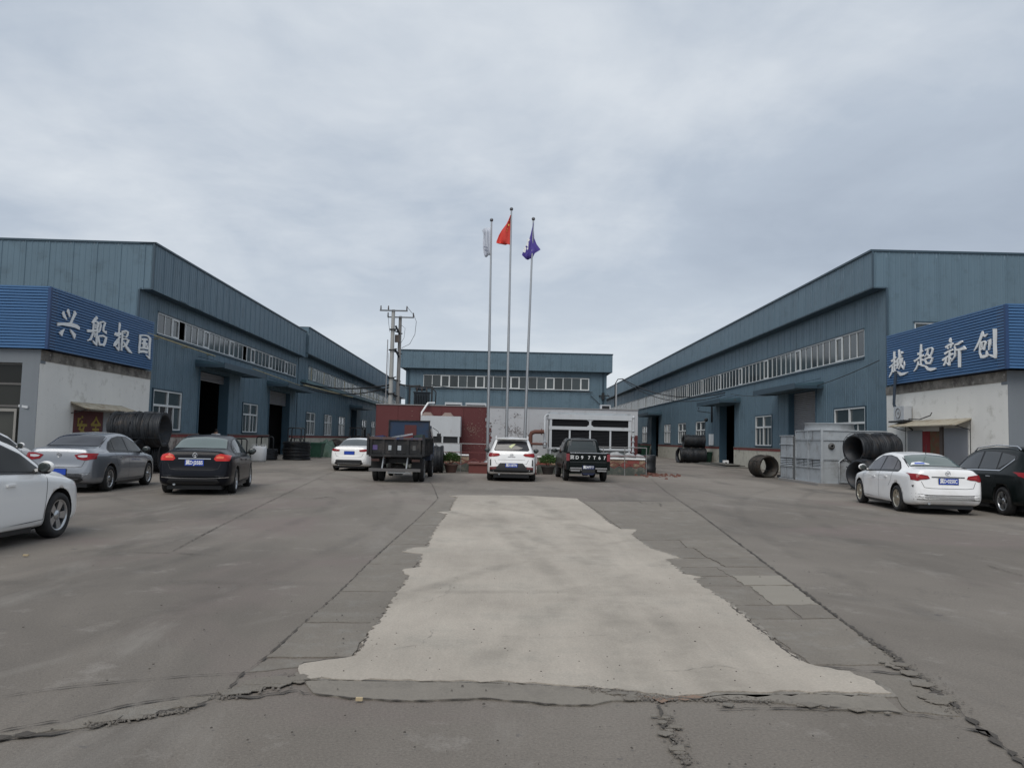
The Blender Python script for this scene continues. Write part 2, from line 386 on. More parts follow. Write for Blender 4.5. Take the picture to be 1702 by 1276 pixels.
def add_tracks(m, arcs, dark=(.07, .064, .056), amount=.42):
    # worn rubber tyre tracks: arcs on the ground (centre x, centre y, radius, half width), broken up by noise
    t = m.node_tree; b = t.nodes['Principled BSDF']; src = b.inputs['Base Color'].links[0].from_socket
    geo = t.nodes.new('ShaderNodeNewGeometry'); sp = t.nodes.new('ShaderNodeSeparateXYZ'); t.links.new(geo.outputs['Position'], sp.inputs[0])
    def mth(op, a, c=None, d=None):
        n = t.nodes.new('ShaderNodeMath'); n.operation = op
        for i, x in enumerate((a, c, d)):
            if x is None: continue
            if isinstance(x, (int, float)): n.inputs[i].default_value = x
            else: t.links.new(x, n.inputs[i])
        return n.outputs[0]
    tot = None
    for (cx_, cy_, R_, hw_) in arcs:
        dx = mth('SUBTRACT', sp.outputs[0], cx_); dy = mth('SUBTRACT', sp.outputs[1], cy_)
        d = mth('SQRT', mth('ADD', mth('MULTIPLY', dx, dx), mth('MULTIPLY', dy, dy)))
        e_ = mth('DIVIDE', mth('ABSOLUTE', mth('SUBTRACT', d, R_)), hw_)
        q_ = t.nodes.new('ShaderNodeMapRange'); t.links.new(e_, q_.inputs[0]); q_.inputs[1].default_value = .35; q_.inputs[2].default_value = 1.3; q_.inputs[3].default_value = 1; q_.inputs[4].default_value = 0
        tot = q_.outputs[0] if tot is None else mth('MAXIMUM', tot, q_.outputs[0])
    nz_ = t.nodes.new('ShaderNodeTexNoise'); nz_.inputs['Scale'].default_value = .8; nz_.inputs['Detail'].default_value = 9; nz_.inputs['Roughness'].default_value = .7; t.links.new(geo.outputs['Position'], nz_.inputs['Vector'])
    g_ = t.nodes.new('ShaderNodeMapRange'); t.links.new(nz_.outputs['Fac'], g_.inputs[0]); g_.inputs[1].default_value = .42; g_.inputs[2].default_value = .66; g_.inputs[4].default_value = amount
    x = t.nodes.new('ShaderNodeMix'); x.data_type = 'RGBA'; t.links.new(mth('MULTIPLY', tot, g_.outputs[0]), x.inputs[0]); t.links.new(src, x.inputs[6]); x.inputs[7].default_value = (*dark, 1)
    t.links.new(x.outputs[2], b.inputs['Base Color'])
add_tracks(GROUND, [(-40, 14, 36.2, .14), (-40, 14, 37.7, .13), (46, 8, 40.5, .15), (46, 8, 42.0, .13), (0, -22, 30.6, .16), (-24, 6, 19.4, .2), (28, 30, 24.0, .18), (-160, 20, 152.6, .3), (170, 20, 159.5, .35), (30, 4, 22.3, .12)])
add_tracks(PATCH, [(14, 2, 14.6, .13), (14, 2, 16.1, .12), (-22, 6, 23.4, .14), (-22, 6, 24.9, .12), (-60, 12, 61.2, .2), (2, -4, 12.4, .10), (60, 20, 60.4, .16)], (.17, .155, .13), .50)
mb = MB(); mb.add([(-700, -60, 0), (700, -60, 0), (700, 900, 0), (-700, 900, 0)], [(0, 1, 2, 3)])
tag(mb.build('ground', GROUND), kind='structure')

def gp(l): return [tuple(G(*q)[:2]) for q in l]
patch_px = [(500, 1129), (496, 1118), (506, 1105), (540, 1100), (592, 1092), (611, 1060), (637, 1024), (652, 1002), (664, 982), (680, 960), (670, 948), (697, 944), (703, 922), (668, 918), (690, 911), (710, 911), (722, 885), (733, 868), (744, 855), (727, 852), (748, 850), (757, 832), (761, 827), (746, 824.5), (765, 823.5), (870, 824), (958, 829), (989, 850), (1010, 868), (1030, 880), (1059, 881), (1050, 890), (1080, 912), (1110, 921), (1131, 929), (1105, 931), (1137, 956), (1166, 960), (1152, 964), (1214, 1007), (1289, 1069), (1330, 1100), (1359, 1110), (1412, 1118), (1454, 1135), (1482, 1155), (1363, 1152), (1206, 1152), (1124, 1160), (1059, 1151), (993, 1145), (923, 1141), (850, 1135.5), (664, 1133), (553, 1131)]
fr_ = gp(patch_px); cc = Vector((sum(q[0] for q in fr_) / len(fr_), sum(q[1] for q in fr_) / len(fr_)))
flat_sheet('worn_patch_fringe', jag([tuple(cc + (Vector(q) - cc) * (1 + .055 / max(.3, (Vector(q) - cc).length))) for q in fr_], .07, .045), .009, mat('worn_fringe', (.255, .232, .20), .9, 0, .25, 3, bump=.8, bscale=60, fine=.3, grime=((.15, .135, .115), 6, .45, .65)), .02, kind='structure')
flat_sheet('concrete_patch', jag(gp(patch_px), .06, .026), .016, PATCH, .03, kind='structure')
beam_px = [(505, 1133), (553, 1133.5), (664, 1135.5), (850, 1138.5), (923, 1144), (993, 1148), (1059, 1154), (1066, 1165), (1018, 1166), (985, 1173), (932, 1173), (804, 1162), (685, 1166), (582, 1162), (521, 1153.5)]
flat_sheet('concrete_strip', jag(gp(beam_px), .2, .008), .010, BEAMC, .03, kind='structure')
beam2 = [(1128, 1163), (1206, 1155), (1363, 1155), (1470, 1160), (1500, 1186), (1412, 1181), (1338, 1174), (1264, 1166), (1198, 1164)]
flat_sheet('concrete_strip', jag(gp(beam2), .15, .012), .009, BEAMC, .03, kind='structure')

# slabs of the old strips on both sides of the patch
pave = thing('pavement', None, None); tag(pave, kind='structure')
def lerp2(l, y):      # polyline of pixels sampled at pixel row y
    for (a, b) in zip(l, l[1:]):
        if (a[1] - y) * (b[1] - y) <= 0 and a[1] != b[1]:
            t = (y - a[1]) / (b[1] - a[1]); return (a[0] + (b[0] - a[0]) * t, y)
    return (l[-1][0], y) if abs(l[-1][1] - y) < abs(l[0][1] - y) else (l[0][0], y)
LC = [(366, 1162), (403, 1121), (440, 1095), (493, 1047), (563, 986), (617, 932), (658, 895), (699, 858), (728, 829)]
LP = [(500, 1120), (592, 1092), (611, 1060), (637, 1024), (652, 1002), (664, 982), (686, 952), (703, 918), (722, 885), (744, 855), (757, 832)]
def slab(l, z, m, zt=.03):
    c = Vector((sum(q[0] for q in l) / len(l), sum(q[1] for q in l) / len(l)))
    l2 = []
    for q in l:
        v = Vector(q) - c; L = v.length; l2.append(tuple(c + v * max(.3, (L - .014) / L)))
    return flat_sheet('slab', jag(l2, .09, .016), z, m, zt, pave)
ysl = [1094, 1036, 984, 938, 905, 873, 849, 831]
for a, b in zip(ysl, ysl[1:]):
    slab(gp([lerp2(LC, a), (lerp2(LP, a)[0] - 1.5, a), (lerp2(LP, (a + b) / 2)[0] - 1.5, (a + b) / 2), (lerp2(LP, b)[0] - 1.5, b), lerp2(LC, b)]), .006 + random.uniform(0, .005), OLDC)
slab(gp([(410, 1118), (441, 1097), (545, 1096), (506, 1102), (497, 1110), (470, 1112)]), .006, OLDC)
RC = [(1082, 796), (1107, 817), (1165, 856), (1247, 918), (1322, 974), (1429, 1054), (1495, 1098), (1532, 1130), (1577, 1168), (1701, 1271)]
RP = [(958, 829), (989, 850), (1012, 868), (1040, 885), (1082, 914), (1140, 958), (1214, 1007), (1289, 1069), (1330, 1100), (1359, 1112)]
ysr = [1106, 1029, 1006, 974, 958, 943, 928, 911, 898, 869, 850, 834]
for i, (a, b) in enumerate(zip(ysr, ysr[1:])):
    L_, R_ = lerp2(RP, a), lerp2(RC, a); l_, r_ = lerp2(RP, b), lerp2(RC, b)
    if 1 <= i <= 7:
        k = [.62, .50, .45, .42, .5, .45, .4, .5][i - 1]
        ml = (L_[0] + (R_[0] - L_[0]) * k + random.uniform(-6, 6), a); mh = (l_[0] + (r_[0] - l_[0]) * k + random.uniform(-4, 4), b)
        slab(gp([(L_[0] + 4, a), ml, mh, (l_[0] + 4, b)]), .005 + random.uniform(0, .004), OLDC)
        slab(gp([(ml[0] + 1.5, a), (R_[0] - 2, a), (r_[0] - 2, b), (mh[0] + 1.5, b)]), .008 + random.uniform(0, .006), PALESLAB if i in (2, 3) else OLDC)
    else:
        slab(gp([(L_[0] + 4, a), (R_[0] - 2, a), (r_[0] - 2, b), (l_[0] + 4, b)]), .006 + random.uniform(0, .005), OLDC)
slab(gp([(1420, 1120), (1511, 1126), (1570, 1172), (1598, 1192), (1510, 1184), (1490, 1160), (1456, 1134)]), .007, OLDC)

cr_root = thing('ground_cracks', None, None); tag(cr_root, kind='structure')
def crack(pts, wpx, z=.013, amp=.015, m=DIRT, pre=False):
    p = gp(pts) if not pre else pts
    fine = jag(p, .045, amp * .7, False); mbk = MB(); vs = []; n = len(fine)
    for i, q in enumerate(fine):
        a = Vector(fine[max(i - 1, 0)]); b = Vector(fine[min(i + 1, n - 1)]); d = (b - a).normalized(); nrm = Vector((-d.y, d.x))
        t = i / (n - 1); w0 = wpx(t) if callable(wpx) else wpx
        w0 *= .62 * (random.uniform(.10, 1.5) if random.random() < .8 else .08) * (1 if 0 < i < n - 1 else .1)
        q = Vector(q); vs += [(*(q - nrm * w0 / 2), z), (*(q + nrm * w0 / 2), z)]
    mbk.add(vs, [(2 * i, 2 * i + 1, 2 * i + 3, 2 * i + 2) for i in range(n - 1)])
    return mbk.build('crack', m, cr_root)
crack(LC, .028)
crack([(728, 829), (724, 818), (718, 805), (712, 800)], .03)
crack(RC + [(1740, 1305)], lambda t: .03 + .04 * max(0, min(1, (t - .35) * 2)), amp=.018)
crack([(1429, 1054), (1495, 1098), (1540, 1140), (1590, 1180)], .05, .0145, .08)
crack([(0, 1160), (82, 1147), (205, 1134), (308, 1125), (428, 1119)], .018, amp=.008)
crack([(-60, 1246), (0, 1232), (66, 1223), (144, 1214), (205, 1197), (308, 1179), (366, 1162)], .045, amp=.03)
crack([(130, 1212), (205, 1197), (260, 1187), (312, 1180)], .11, .0145, .03)
crack([(-40, 1238), (0, 1229), (60, 1222)], .09, .0145, .03)
crack([(-40, 1224), (0, 1217), (115, 1197), (197, 1177), (288, 1162), (366, 1154)], .028, amp=.02)
crack([(366, 1160), (400, 1150), (445, 1140), (490, 1122)], .05, amp=.04)
crack([(370, 1164), (430, 1160), (480, 1150), (520, 1154)], .045, amp=.04)
crack([(520, 1154), (582, 1162.5), (685, 1167), (804, 1162.5), (932, 1174), (985, 1174), (1018, 1166.6), (1063, 1166)], .022, amp=.012)
crack([(505, 1131), (553, 1132.3), (664, 1134.3), (850, 1137), (923, 1142.5), (993, 1146.5), (1059, 1152.5)], .014, amp=.004)
crack([(1062, 1166), (1124, 1162), (1198, 1165.6), (1264, 1167.7), (1338, 1176), (1400, 1178)], .03, amp=.02)
crack([(1190, 1180), (1289, 1179), (1412, 1182), (1478, 1184), (1503, 1188), (1586, 1197)], .025, amp=.018)
crack([(1586, 1208), (1640, 1218), (1660, 1232)], .06, amp=.03)
crack([(1099, 1172), (1104, 1200), (1109, 1221), (1120, 1236), (1136, 1250), (1140, 1275), (1142, 1300)], .035, amp=.035)
crack([(1112, 1228), (1130, 1240), (1128, 1252)], .04, amp=.04)
crack([(1359, 1109), (1400, 1112), (1445, 1117), (1516, 1123), (1560, 1122)], .04, amp=.02)
crack([(156, 917), (263, 919), (300, 920), (366, 924)], lambda t: .03 if .4 < t < .8 else .015, amp=.012)
crack([(288, 916), (330, 893), (370, 872), (461, 827), (531, 794), (560, 782)], .028, amp=.012)
crack([(440, 826), (520, 829), (560, 829)], .03, amp=.03); crack([(520, 829), (545, 826), (558, 829)], .05, amp=.03)
crack([(650, 832), (700, 833), (728, 830)], .02)
crack([(860, 822.5), (958, 824), (1000, 829)], .03, amp=.01)
crack([(1000, 829), (1060, 833), (1110, 835)], .02, amp=.03)
crack([(1055, 833), (1075, 838), (1095, 836), (1100, 842)], .04, amp=.06)
crack([(1110, 850), (1150, 850)], .02)
crack([(1640, 940), (1702, 958)], .016); crack([(1680, 1122), (1702, 1121)], .03)
crack([(1540, 905), (1640, 930)], .01, amp=.03)
crack([(592, 1092), (545, 1097), (506, 1103), (497, 1112)], .03, amp=.02)
crack([(1214, 1009), (1289, 1071), (1330, 1102)], .03, .0175, .02)
crack([(612, 1060), (592, 1092)], .02, .0175, .02)
crack([(1060, 1160), (1100, 1166), (1170, 1160)], .12, .012, .05, mat('rust_dust', (.22, .15, .11), .95, 0, .2, 8))
for pts in ([(870, 990), (930, 985), (990, 972), (1030, 960)], [(640, 1085), (700, 1075), (720, 1050)], [(1100, 1120), (1200, 1110), (1290, 1128)], [(820, 1060), (900, 1064), (1010, 1058)], [(700, 1005), (740, 990), (760, 960)]): crack(pts, .006, .0195, .03, mat('hairline', (.26, .24, .21), .9))
flat_sheet('broken_strip', jag(gp([(-40, 1228), (0, 1220), (66, 1211), (115, 1201), (197, 1181), (288, 1165), (350, 1156), (352, 1162), (308, 1174), (205, 1192), (144, 1209), (66, 1218), (0, 1227), (-40, 1236)]), .06, .018), .006, OLDC, .03, kind='structure')
brk = thing('broken_paving', None, None); tag(brk, kind='structure')
rp = random.Random(5)
for (x0, x1, ya, yb, n_, sz) in ((375, 492, 1156, 1128, 22, .075), (150, 330, 1206, 1176, 8, .07), (1455, 1600, 1085, 1185, 16, .06), (1180, 1480, 1170, 1182, 6, .05), (1095, 1140, 1185, 1268, 8, .04), (985, 1055, 1147, 1160, 6, .04)):
    for k in range(n_):
        f = rp.random(); c_ = G(x0 + (x1 - x0) * f + rp.gauss(0, 7), ya + (yb - ya) * f + rp.gauss(0, 4)); m_ = rp.randint(4, 6); ph = rp.random() * 6; q_ = sz * rp.uniform(.4, 1.15)
        flat_sheet('fragment', [(c_.x + q_ * rp.uniform(.7, 1.2) * cos(ph + 2 * pi * i / m_) * 1.3, c_.y + q_ * rp.uniform(.7, 1.2) * sin(ph + 2 * pi * i / m_)) for i in range(m_)], .0165 + rp.uniform(0, .0025), OLDC, .004, brk)
# rubble, grit
def stones(name, areas, count, smin, smax, m, z0=.0):
    mbk = MB()
    for k in range(count):
        a = random.choice(areas); t = random.random() * (len(a) - 1); i = int(t); f = t - i
        px = a[i][0] + (a[i + 1][0] - a[i][0]) * f + random.gauss(0, a[i][2]); py = a[i][1] + (a[i + 1][1] - a[i][1]) * f + random.gauss(0, a[i][2] * .35)
        q = G(px, min(max(py, 790), 1275)); s = random.uniform(smin, smax) * random.uniform(.5, 1)
        vs = [(q.x + s * x * random.uniform(.6, 1.2), q.y + s * y * random.uniform(.6, 1.2), z0 + s * z * random.uniform(.5, 1)) for x, y, z in ((-1, -1, 0), (1, -1, 0), (1, 1, 0), (-1, 1, 0), (-.6, -.6, .9), (.6, -.6, .9), (.6, .6, .9), (-.6, .6, .9))]
        mbk.hexa(vs)
    return tag(mbk.build(name, m), 'grey broken concrete grit lying along the cracks in the yard', 'rubble', kind='stuff')
stones('rubble', [[(360, 1160, 10), (420, 1145, 14), (500, 1130, 10)], [(150, 1208, 5), (320, 1180, 7)], [(1440, 1060, 5), (1540, 1130, 14), (1600, 1190, 8)], [(1060, 1160, 8), (1130, 1163, 8), (1300, 1168, 10)], [(1105, 1190, 8), (1140, 1270, 8)], [(980, 1146, 8), (1060, 1158, 6)], [(1200, 1000, 4), (1330, 1100, 5)], [(600, 1080, 4), (700, 930, 4)]], 1900, .003, .012, RUBBLE, .010)
o = stones('grit', [[(60, 1000, 160), (600, 1230, 170), (1500, 1240, 160)], [(560, 1060, 120), (1000, 1100, 150), (1300, 1080, 120)], [(300, 950, 140), (1500, 1000, 140)]], 260, .003, .009, DIRT, .016)
o['label'] = 'tiny dark specks of grit scattered over the yard'; o['category'] = 'grit'

# ================================================================= WAREHOUSES
_corr = {}
def corr_mesh(w_, h_):
    k = (round(w_, 3), round(h_, 3))
    if k in _corr: return _corr[k]
    mb = MB(); n = max(1, round(w_ / .25)); p = w_ / n; prof = [(0, 0)]
    for i in range(n):
        x = (i + .5) * p; d = .012 if i else .028
        prof += [(x - .04, 0), (x - .018, -d), (x + .018, -d), (x + .04, 0)]
    prof.append((w_, 0)); prof = [(x, y) for x, y in prof]
    vs = [(x, y, 0) for x, y in prof] + [(x, y, h_) for x, y in prof]; m = len(prof)
    mb.add(vs, [(i, i + 1, m + i + 1, m + i) for i in range(m - 1)])
    me = mb.mesh('panel', CLAD); _corr[k] = me; return me
def cladding(W, parent, s0, s1, z0, z1, ops=(), off=0.0, pw=1.0, name='panel', limit=None):
    cuts = {s0, s1}
    for o in ops: cuts.add(max(s0, min(s1, o[0]))); cuts.add(max(s0, min(s1, o[1])))
    cuts = sorted(cuts)
    for a, b in zip(cuts, cuts[1:]):
        if b - a < .02: continue
        n = max(1, round((b - a) / pw)); q = (b - a) / n
        zs = [(z0, z1)]
        for o in ops:
            if o[0] < (a + b) / 2 < o[1]:
                nz_ = []
                for (l, h) in zs:
                    if o[3] <= l or o[2] >= h: nz_.append((l, h)); continue
                    if o[2] > l: nz_.append((l, o[2]))
                    if o[3] < h: nz_.append((o[3], h))
                zs = nz_
        for i in range(n):
            for (l, h) in zs:
                if h - l > .03: link(name, corr_mesh(q - .004, h - l), parent, W.m(a + i * q + .002, off, l))
_pane = {}
def pane_obj(W, parent, s0, s1, z0, z1, off, m):
    k = (round(s1 - s0, 2), round(z1 - z0, 2), m.name)
    if k not in _pane:
        mb = MB(); mb.box(0, s1 - s0, 0, .012, 0, z1 - z0); _pane[k] = mb.mesh('pane', m)
    o = link('pane', _pane[k], parent, W.m(s0, off, z0)); return o
def strip_window(W, parent, s0, s1, z0, z1, n, gm=GLASS, open_=(), sash=5, fm=FRAME):
    mb = MB(); f = .05; mb.wbox(W, s0, s1, -.05, .03, z0, z0 + f); mb.wbox(W, s0, s1, -.05, .03, z1 - f, z1)
    q = (s1 - s0) / n
    for i in range(n + 1):
        c = s0 + i * q; t = .028 if i % 2 else .042
        mb.wbox(W, max(s0, c - t), min(s1, c + t), -.03, .012, z0 + f, z1 - f)
    fr = mb.build('window', fm, parent)
    tr = MB(); tr.wbox(W, s0 - .05, s1 + .05, .0, .07, z0 - .09, z0 - .002); tr.wbox(W, s0 - .05, s1 + .05, .0, .06, z1 + .002, z1 + .06); tr.build('sill', CLADTRIM, fr)
    for i in range(n):
        a = s0 + i * q + .03; b = s0 + (i + 1) * q - .03
        if i in open_: continue
        pane_obj(W, fr, a, b, z0 + f, z1 - f, -.015 - .004 * (i % 3), gm)
        if i % sash == 2:
            m2 = MB(); o1 = .03
            for (x0, x1, y0, y1) in ((a, a + .07, z0 + f, z1 - f), (b - .07, b, z0 + f, z1 - f), (a + .07, b - .07, z0 + f, z0 + f + .06), (a + .07, b - .07, z1 - f - .06, z1 - f)):
                m2.wbox(W, x0, x1, -.02, o1, y0, y1)
            m2.build('sash', FRAME, fr)
    return fr
def low_window(W, parent, s0, s1, z0, z1, open_=(), fm=FRAME):
    mb = MB(); f = .06; zt = z0 + (z1 - z0) * .62; c = (s0 + s1) / 2; q = (s1 - s0) / 4
    for (a, b, l, h, o) in ((s0, s1, z0, z0 + f, .05), (s0, s1, z1 - f, z1, .05), (s0, s0 + f, z0 + f, z1 - f, .05), (s1 - f, s1, z0 + f, z1 - f, .05), (s0 + f, s1 - f, zt - .05, zt + .05, .054), (c - .05, c + .05, z0 + f, z1 - f, .052),
                            (s0 + q - .03, s0 + q + .03, z0 + f, zt - .05, .012), (s1 - q - .03, s1 - q + .03, z0 + f, zt - .05, .012)):
        mb.wbox(W, a, b, -.06, o, l, h)
    fr = mb.build('window', fm, parent)
    tr = MB(); tr.wbox(W, s0 - .07, s1 + .07, 0, .06, z1 + .002, z1 + .07); tr.wbox(W, s0 - .07, s0 - .002, 0, .06, z0, z1); tr.wbox(W, s1 + .002, s1 + .07, 0, .06, z0, z1); tr.wbox(W, s0 - .07, s1 + .07, 0, .09, z0 - .07, z0 - .002); tr.build('surround', CLADTRIM, fr)
    ps = [(s0 + f, c - .05, zt + .05, z1 - f), (c + .05, s1 - f, zt + .05, z1 - f), (s0 + f, s0 + q - .03, z0 + f, zt - .05), (s0 + q + .03, c - .05, z0 + f, zt - .05), (c + .05, s1 - q - .03, z0 + f, zt - .05), (s1 - q + .03, s1 - f, z0 + f, zt - .05)]
    for i, p in enumerate(ps):
        if i not in open_: pane_obj(W, fr, *p, -.02, GLASS)
    return fr
def canopy(W, parent, s0, s1, z, out_=1.5):
    mb = MB()
    a = [W.p(s0, 0, z + .02), W.p(s1, 0, z + .02), W.p(s1, out_, z - .05), W.p(s0, out_, z - .05)]
    b = [W.p(s0, 0, z + .32), W.p(s1, 0, z + .32), W.p(s1, out_, z + .16), W.p(s0, out_, z + .16)]
    mb.hexa([a[3], a[2], a[1], a[0], b[3], b[2], b[1], b[0]])
    c = mb.build('canopy', mat('canopy_sheet', (.055, .105, .135), .5, 0, .15, 2, grime=((.10, .07, .05), 2, .58, .7)), parent)
    m2 = MB(); m2.wbox(W, s0 - .02, s1 + .02, out_ + .002, out_ + .03, z - .1, z + .2); m2.wbox(W, s0 - .022, s0 - .002, .05, out_, z - .06, z + .1); m2.wbox(W, s1 + .002, s1 + .022, .05, out_, z - .06, z + .1)
    m2.build('edge_trim', CLADTRIM, c)
    for s in (s0 + .3, s1 - .3): m3 = MB(); m3.bar(W.p(s, .03, z + .5), W.p(s, out_ - .1, z + .17), .025); m3.build('tie_rod', CLADTRIM, c)
def doorway(W, parent, s0, s1, ztop, shutter_z, depth=.5):
    mb = MB(); mb.wbox(W, s0 - .12, s0, -depth, .06, 0, ztop + .12); mb.wbox(W, s1, s1 + .12, -depth, .06, 0, ztop + .12); mb.wbox(W, s0, s1, -depth, .06, ztop, ztop + .12)
    d = mb.build('door_frame', mat('door_frame_blue', (.05, .10, .14), .55, 0, .15, 2), parent)
    if shutter_z is not None:
        m2 = MB(); z = ztop; o = -.28
        while z > shutter_z + .01:
            zl = max(shutter_z, z - .11)
            m2.hexa([W.p(s0, o + .0, zl), W.p(s1, o, zl), W.p(s1, o - .03, zl), W.p(s0, o - .03, zl), W.p(s0, o + .03, zl + .05), W.p(s1, o + .03, zl + .05), W.p(s1, o - .03, z), W.p(s0, o - .03, z)])
            z = zl
        m2.build('shutter', SHUT, d)
    return d
def plinth(W, parent, segs, h=1.45, m=PLINTH, band=True, out_=.12):
    for (a, b, *mm) in segs:
        mb = MB(); mb.wbox(W, a, b, -.2, out_, -.3, h - (.17 if band else 0)); pl = mb.build('plinth', mm[0] if mm else m, parent)
        if band:
            m2 = MB(); m2.wbox(W, a - .003, b + .003, -.2, out_ + .025, h - .17, h - .03); m2.build('band', REDBAND, pl)
            m3 = MB(); m3.wbox(W, a - .01, b + .01, -.2, out_ + .05, h - .03, h + .03); m3.build('coping', mat('coping_grey', (.16, .15, .145), .9, 0, .2, 4), pl)

def shell(W, parent, s0, s1, depth, h, front_off=-.35):
    # roof, rear and end walls, inner lining: closes the hall behind its yard wall
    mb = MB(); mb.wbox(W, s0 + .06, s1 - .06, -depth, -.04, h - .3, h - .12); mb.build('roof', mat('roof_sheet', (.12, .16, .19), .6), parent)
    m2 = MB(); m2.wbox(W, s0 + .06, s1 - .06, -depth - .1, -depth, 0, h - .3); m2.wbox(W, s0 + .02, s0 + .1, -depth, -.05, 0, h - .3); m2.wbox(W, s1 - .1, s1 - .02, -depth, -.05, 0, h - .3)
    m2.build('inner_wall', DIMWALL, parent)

# ---- left near warehouse
WL = Wall(-15.3 - .0276 * 34.1, 34.1, -.0276, 1)
YS = lambda y: (y - 34.1) * 1.00038
LW1 = thing('warehouse', 'blue-grey corrugated steel warehouse nearest on the left, with two open roller doors', 'warehouse', WL.p(0, 0, 0))
L1end = YS(62.9)
d1 = (YS(41.7), YS(46.3)); d2 = (YS(55.0), YS(60.6))
wA = (YS(36.0), YS(39.3), 1.60, 3.44); wB = (YS(49.2), YS(52.3), 1.60, 3.40)
st = (YS(36.1), YS(62.2), 6.0, 6.97)
ops = [(d1[0], d1[1], 0, 4.8), (d2[0], d2[1], 0, 4.6), wA, wB, st]
cladding(WL, LW1, 0, L1end, 1.45, 7.75, [o for o in ops])
plinth(WL, LW1, [(0, d1[0] - .12, STONE), (d1[1] + .12, d2[0] - .12), (d2[1] + .12, L1end)])
strip_window(WL, LW1, *st, 31, open_=(3, 15))
low_window(WL, LW1, *wA, open_=(3, 4)); low_window(WL, LW1, *wB)
doorway(WL, LW1, *d1, 4.8, 4.33); doorway(WL, LW1, *d2, 4.6, 3.65)
canopy(WL, LW1, YS(41.0), YS(48.6), 4.98); canopy(WL, LW1, YS(54.2), YS(62.4), 4.85)
# fascia box along the eaves
mb = MB(); mb.wbox(WL, -.02, L1end, .02, .56, 7.66, 7.72); mb.build('soffit', CLADTRIM, LW1)
cladding(WL, LW1, 0, L1end, 7.66, 9.66, off=.56)
mb = MB(); mb.wbox(WL, -.05, L1end, -.1, .63, 9.66, 9.74); mb.build('coping_strip', CLADTRIM, LW1)
WLf = Wall(*WL.p(0, .56, 0)[:2], 1, .0276); WLf = Wall(*(WL.p(0, .56, 0) - WLf.u * 24)[:2], 1, .0276)
cladding(WLf, LW1, 0, 23.44, 0, 9.66); cladding(WLf, LW1, 23.44, 24, 7.66, 9.66)
mb = MB(); mb.wbox(WLf, 0, 24.06, -.1, .05, 9.66, 9.74); mb.build('coping_strip', CLADTRIM, LW1)
mb = MB(); mb.wbox(WLf, 24 - .60, 24 - .52, -.02, .06, 0, 7.66); mb.wbox(WLf, 23.94, 24.02, -.02, .06, 7.66, 9.66); mb.build('corner_trim', CLADTRIM, LW1)
shell(WL, LW1, 0, L1end, 24, 9.7)
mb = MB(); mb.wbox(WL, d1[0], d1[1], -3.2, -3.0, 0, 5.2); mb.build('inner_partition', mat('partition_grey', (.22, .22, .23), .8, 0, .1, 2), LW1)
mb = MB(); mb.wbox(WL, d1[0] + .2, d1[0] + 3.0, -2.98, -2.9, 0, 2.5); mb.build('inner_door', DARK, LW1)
mb = MB(); mb.tube([WL.p(.3, .3, 5.80), WL.p(YS(43), .3, 5.68)], .035); mb.tube([WL.p(YS(50), .3, 5.6), WL.p(L1end, .3, 5.38)], .03)
for s in (1.5, 5, 8.5): mb.bar(WL.p(s, 0, 5.70), WL.p(s, .32, 5.70), .04)
mb.build('wall_pipe', YPIPE, LW1)
mb = MB(); mb.bar(WLf.p(16.5, -.4, 9.7), WLf.p(16.5, -.4, 10.35), .03); mb.bar(WLf.p(17.0, -.4, 9.7), WLf.p(17.0, -.4, 10.0), .02); mb.build('antenna', BLACK, LW1)

# ---- left far warehouse
WL2 = Wall(*WL.p(L1end + .15, .0, 0)[:2], -.0276, 1)
Y2 = lambda y: (y - (34.1 + L1end + .15))
LW2 = thing('warehouse', 'far blue-grey steel warehouse on the left, slightly taller, beyond the first one', 'warehouse', WL2.p(0, 0, 0))
E2 = 74
ops2 = [(Y2(66.6), Y2(137), 6.15, 7.25), (Y2(87.8), Y2(91.4), 0, 4.4)]
lw = [(Y2(66.3), Y2(69.6)), (Y2(73.6), Y2(77.0)), (Y2(80.7), Y2(84.0)), (Y2(95.5), Y2(98.8)), (Y2(103.3), Y2(106.3)), (Y2(113), Y2(116))]
ops2 += [(a, b, 1.5, 3.4) for a, b in lw]
cladding(WL2, LW2, 0, 22, 1.45, 8.0, ops2, pw=1.1); cladding(WL2, LW2, 22, E2, 1.45, 8.0, ops2, pw=3.0)
plinth(WL2, LW2, [(0, Y2(87.8) - .12), (Y2(91.4) + .12, E2)])
strip_window(WL2, LW2, *ops2[0], 76, gm=GLASSSKYPALE, fm=FRAMEDIM, sash=7)
for a, b in lw: low_window(WL2, LW2, a, b, 1.5, 3.4)
doorway(WL2, LW2, Y2(87.8), Y2(91.4), 4.4, None); canopy(WL2, LW2, Y2(86.8), Y2(94), 4.6, 1.4)
mb = MB(); mb.wbox(WL2, 0, E2, .02, .72, 7.98, 8.04); mb.build('soffit', CLADTRIM, LW2)
cladding(WL2, LW2, 0, 20, 8.0, 10.05, off=.72, pw=1.1); cladding(WL2, LW2, 20, E2, 8.0, 10.05, off=.72, pw=3.0)
mb = MB(); mb.wbox(WL2, 0, E2, -.1, .8, 10.05, 10.13); mb.build('coping_strip', CLADTRIM, LW2)
mb = MB(); mb.wbox(WL2, 0, .05, -24, .70, 7.7, 10.05); mb.build('end_wall', CLAD, LW2)
mb = MB(); mb.wbox(WL2, 1, E2, .03, .45, 5.72, 5.95); mb.build('ledge', mat('ledge_blue', (.11, .19, .21), .55, 0, .15, 1), LW2)
mb = MB(); mb.tube([WL2.p(-.5, .62, 5.42), WL2.p(22, .62, 5.62)], .05); mb.tube([WL2.p(22.4, .62, 6.2), WL2.p(60, .62, 6.3)], .04)
for k in range(12): mb.bar(WL2.p(2 + k * 5, .6, 5.95), WL2.p(2 + k * 5, .6, 7.0), .05)
mb.build('pipe_rack', YPIPE, LW2)
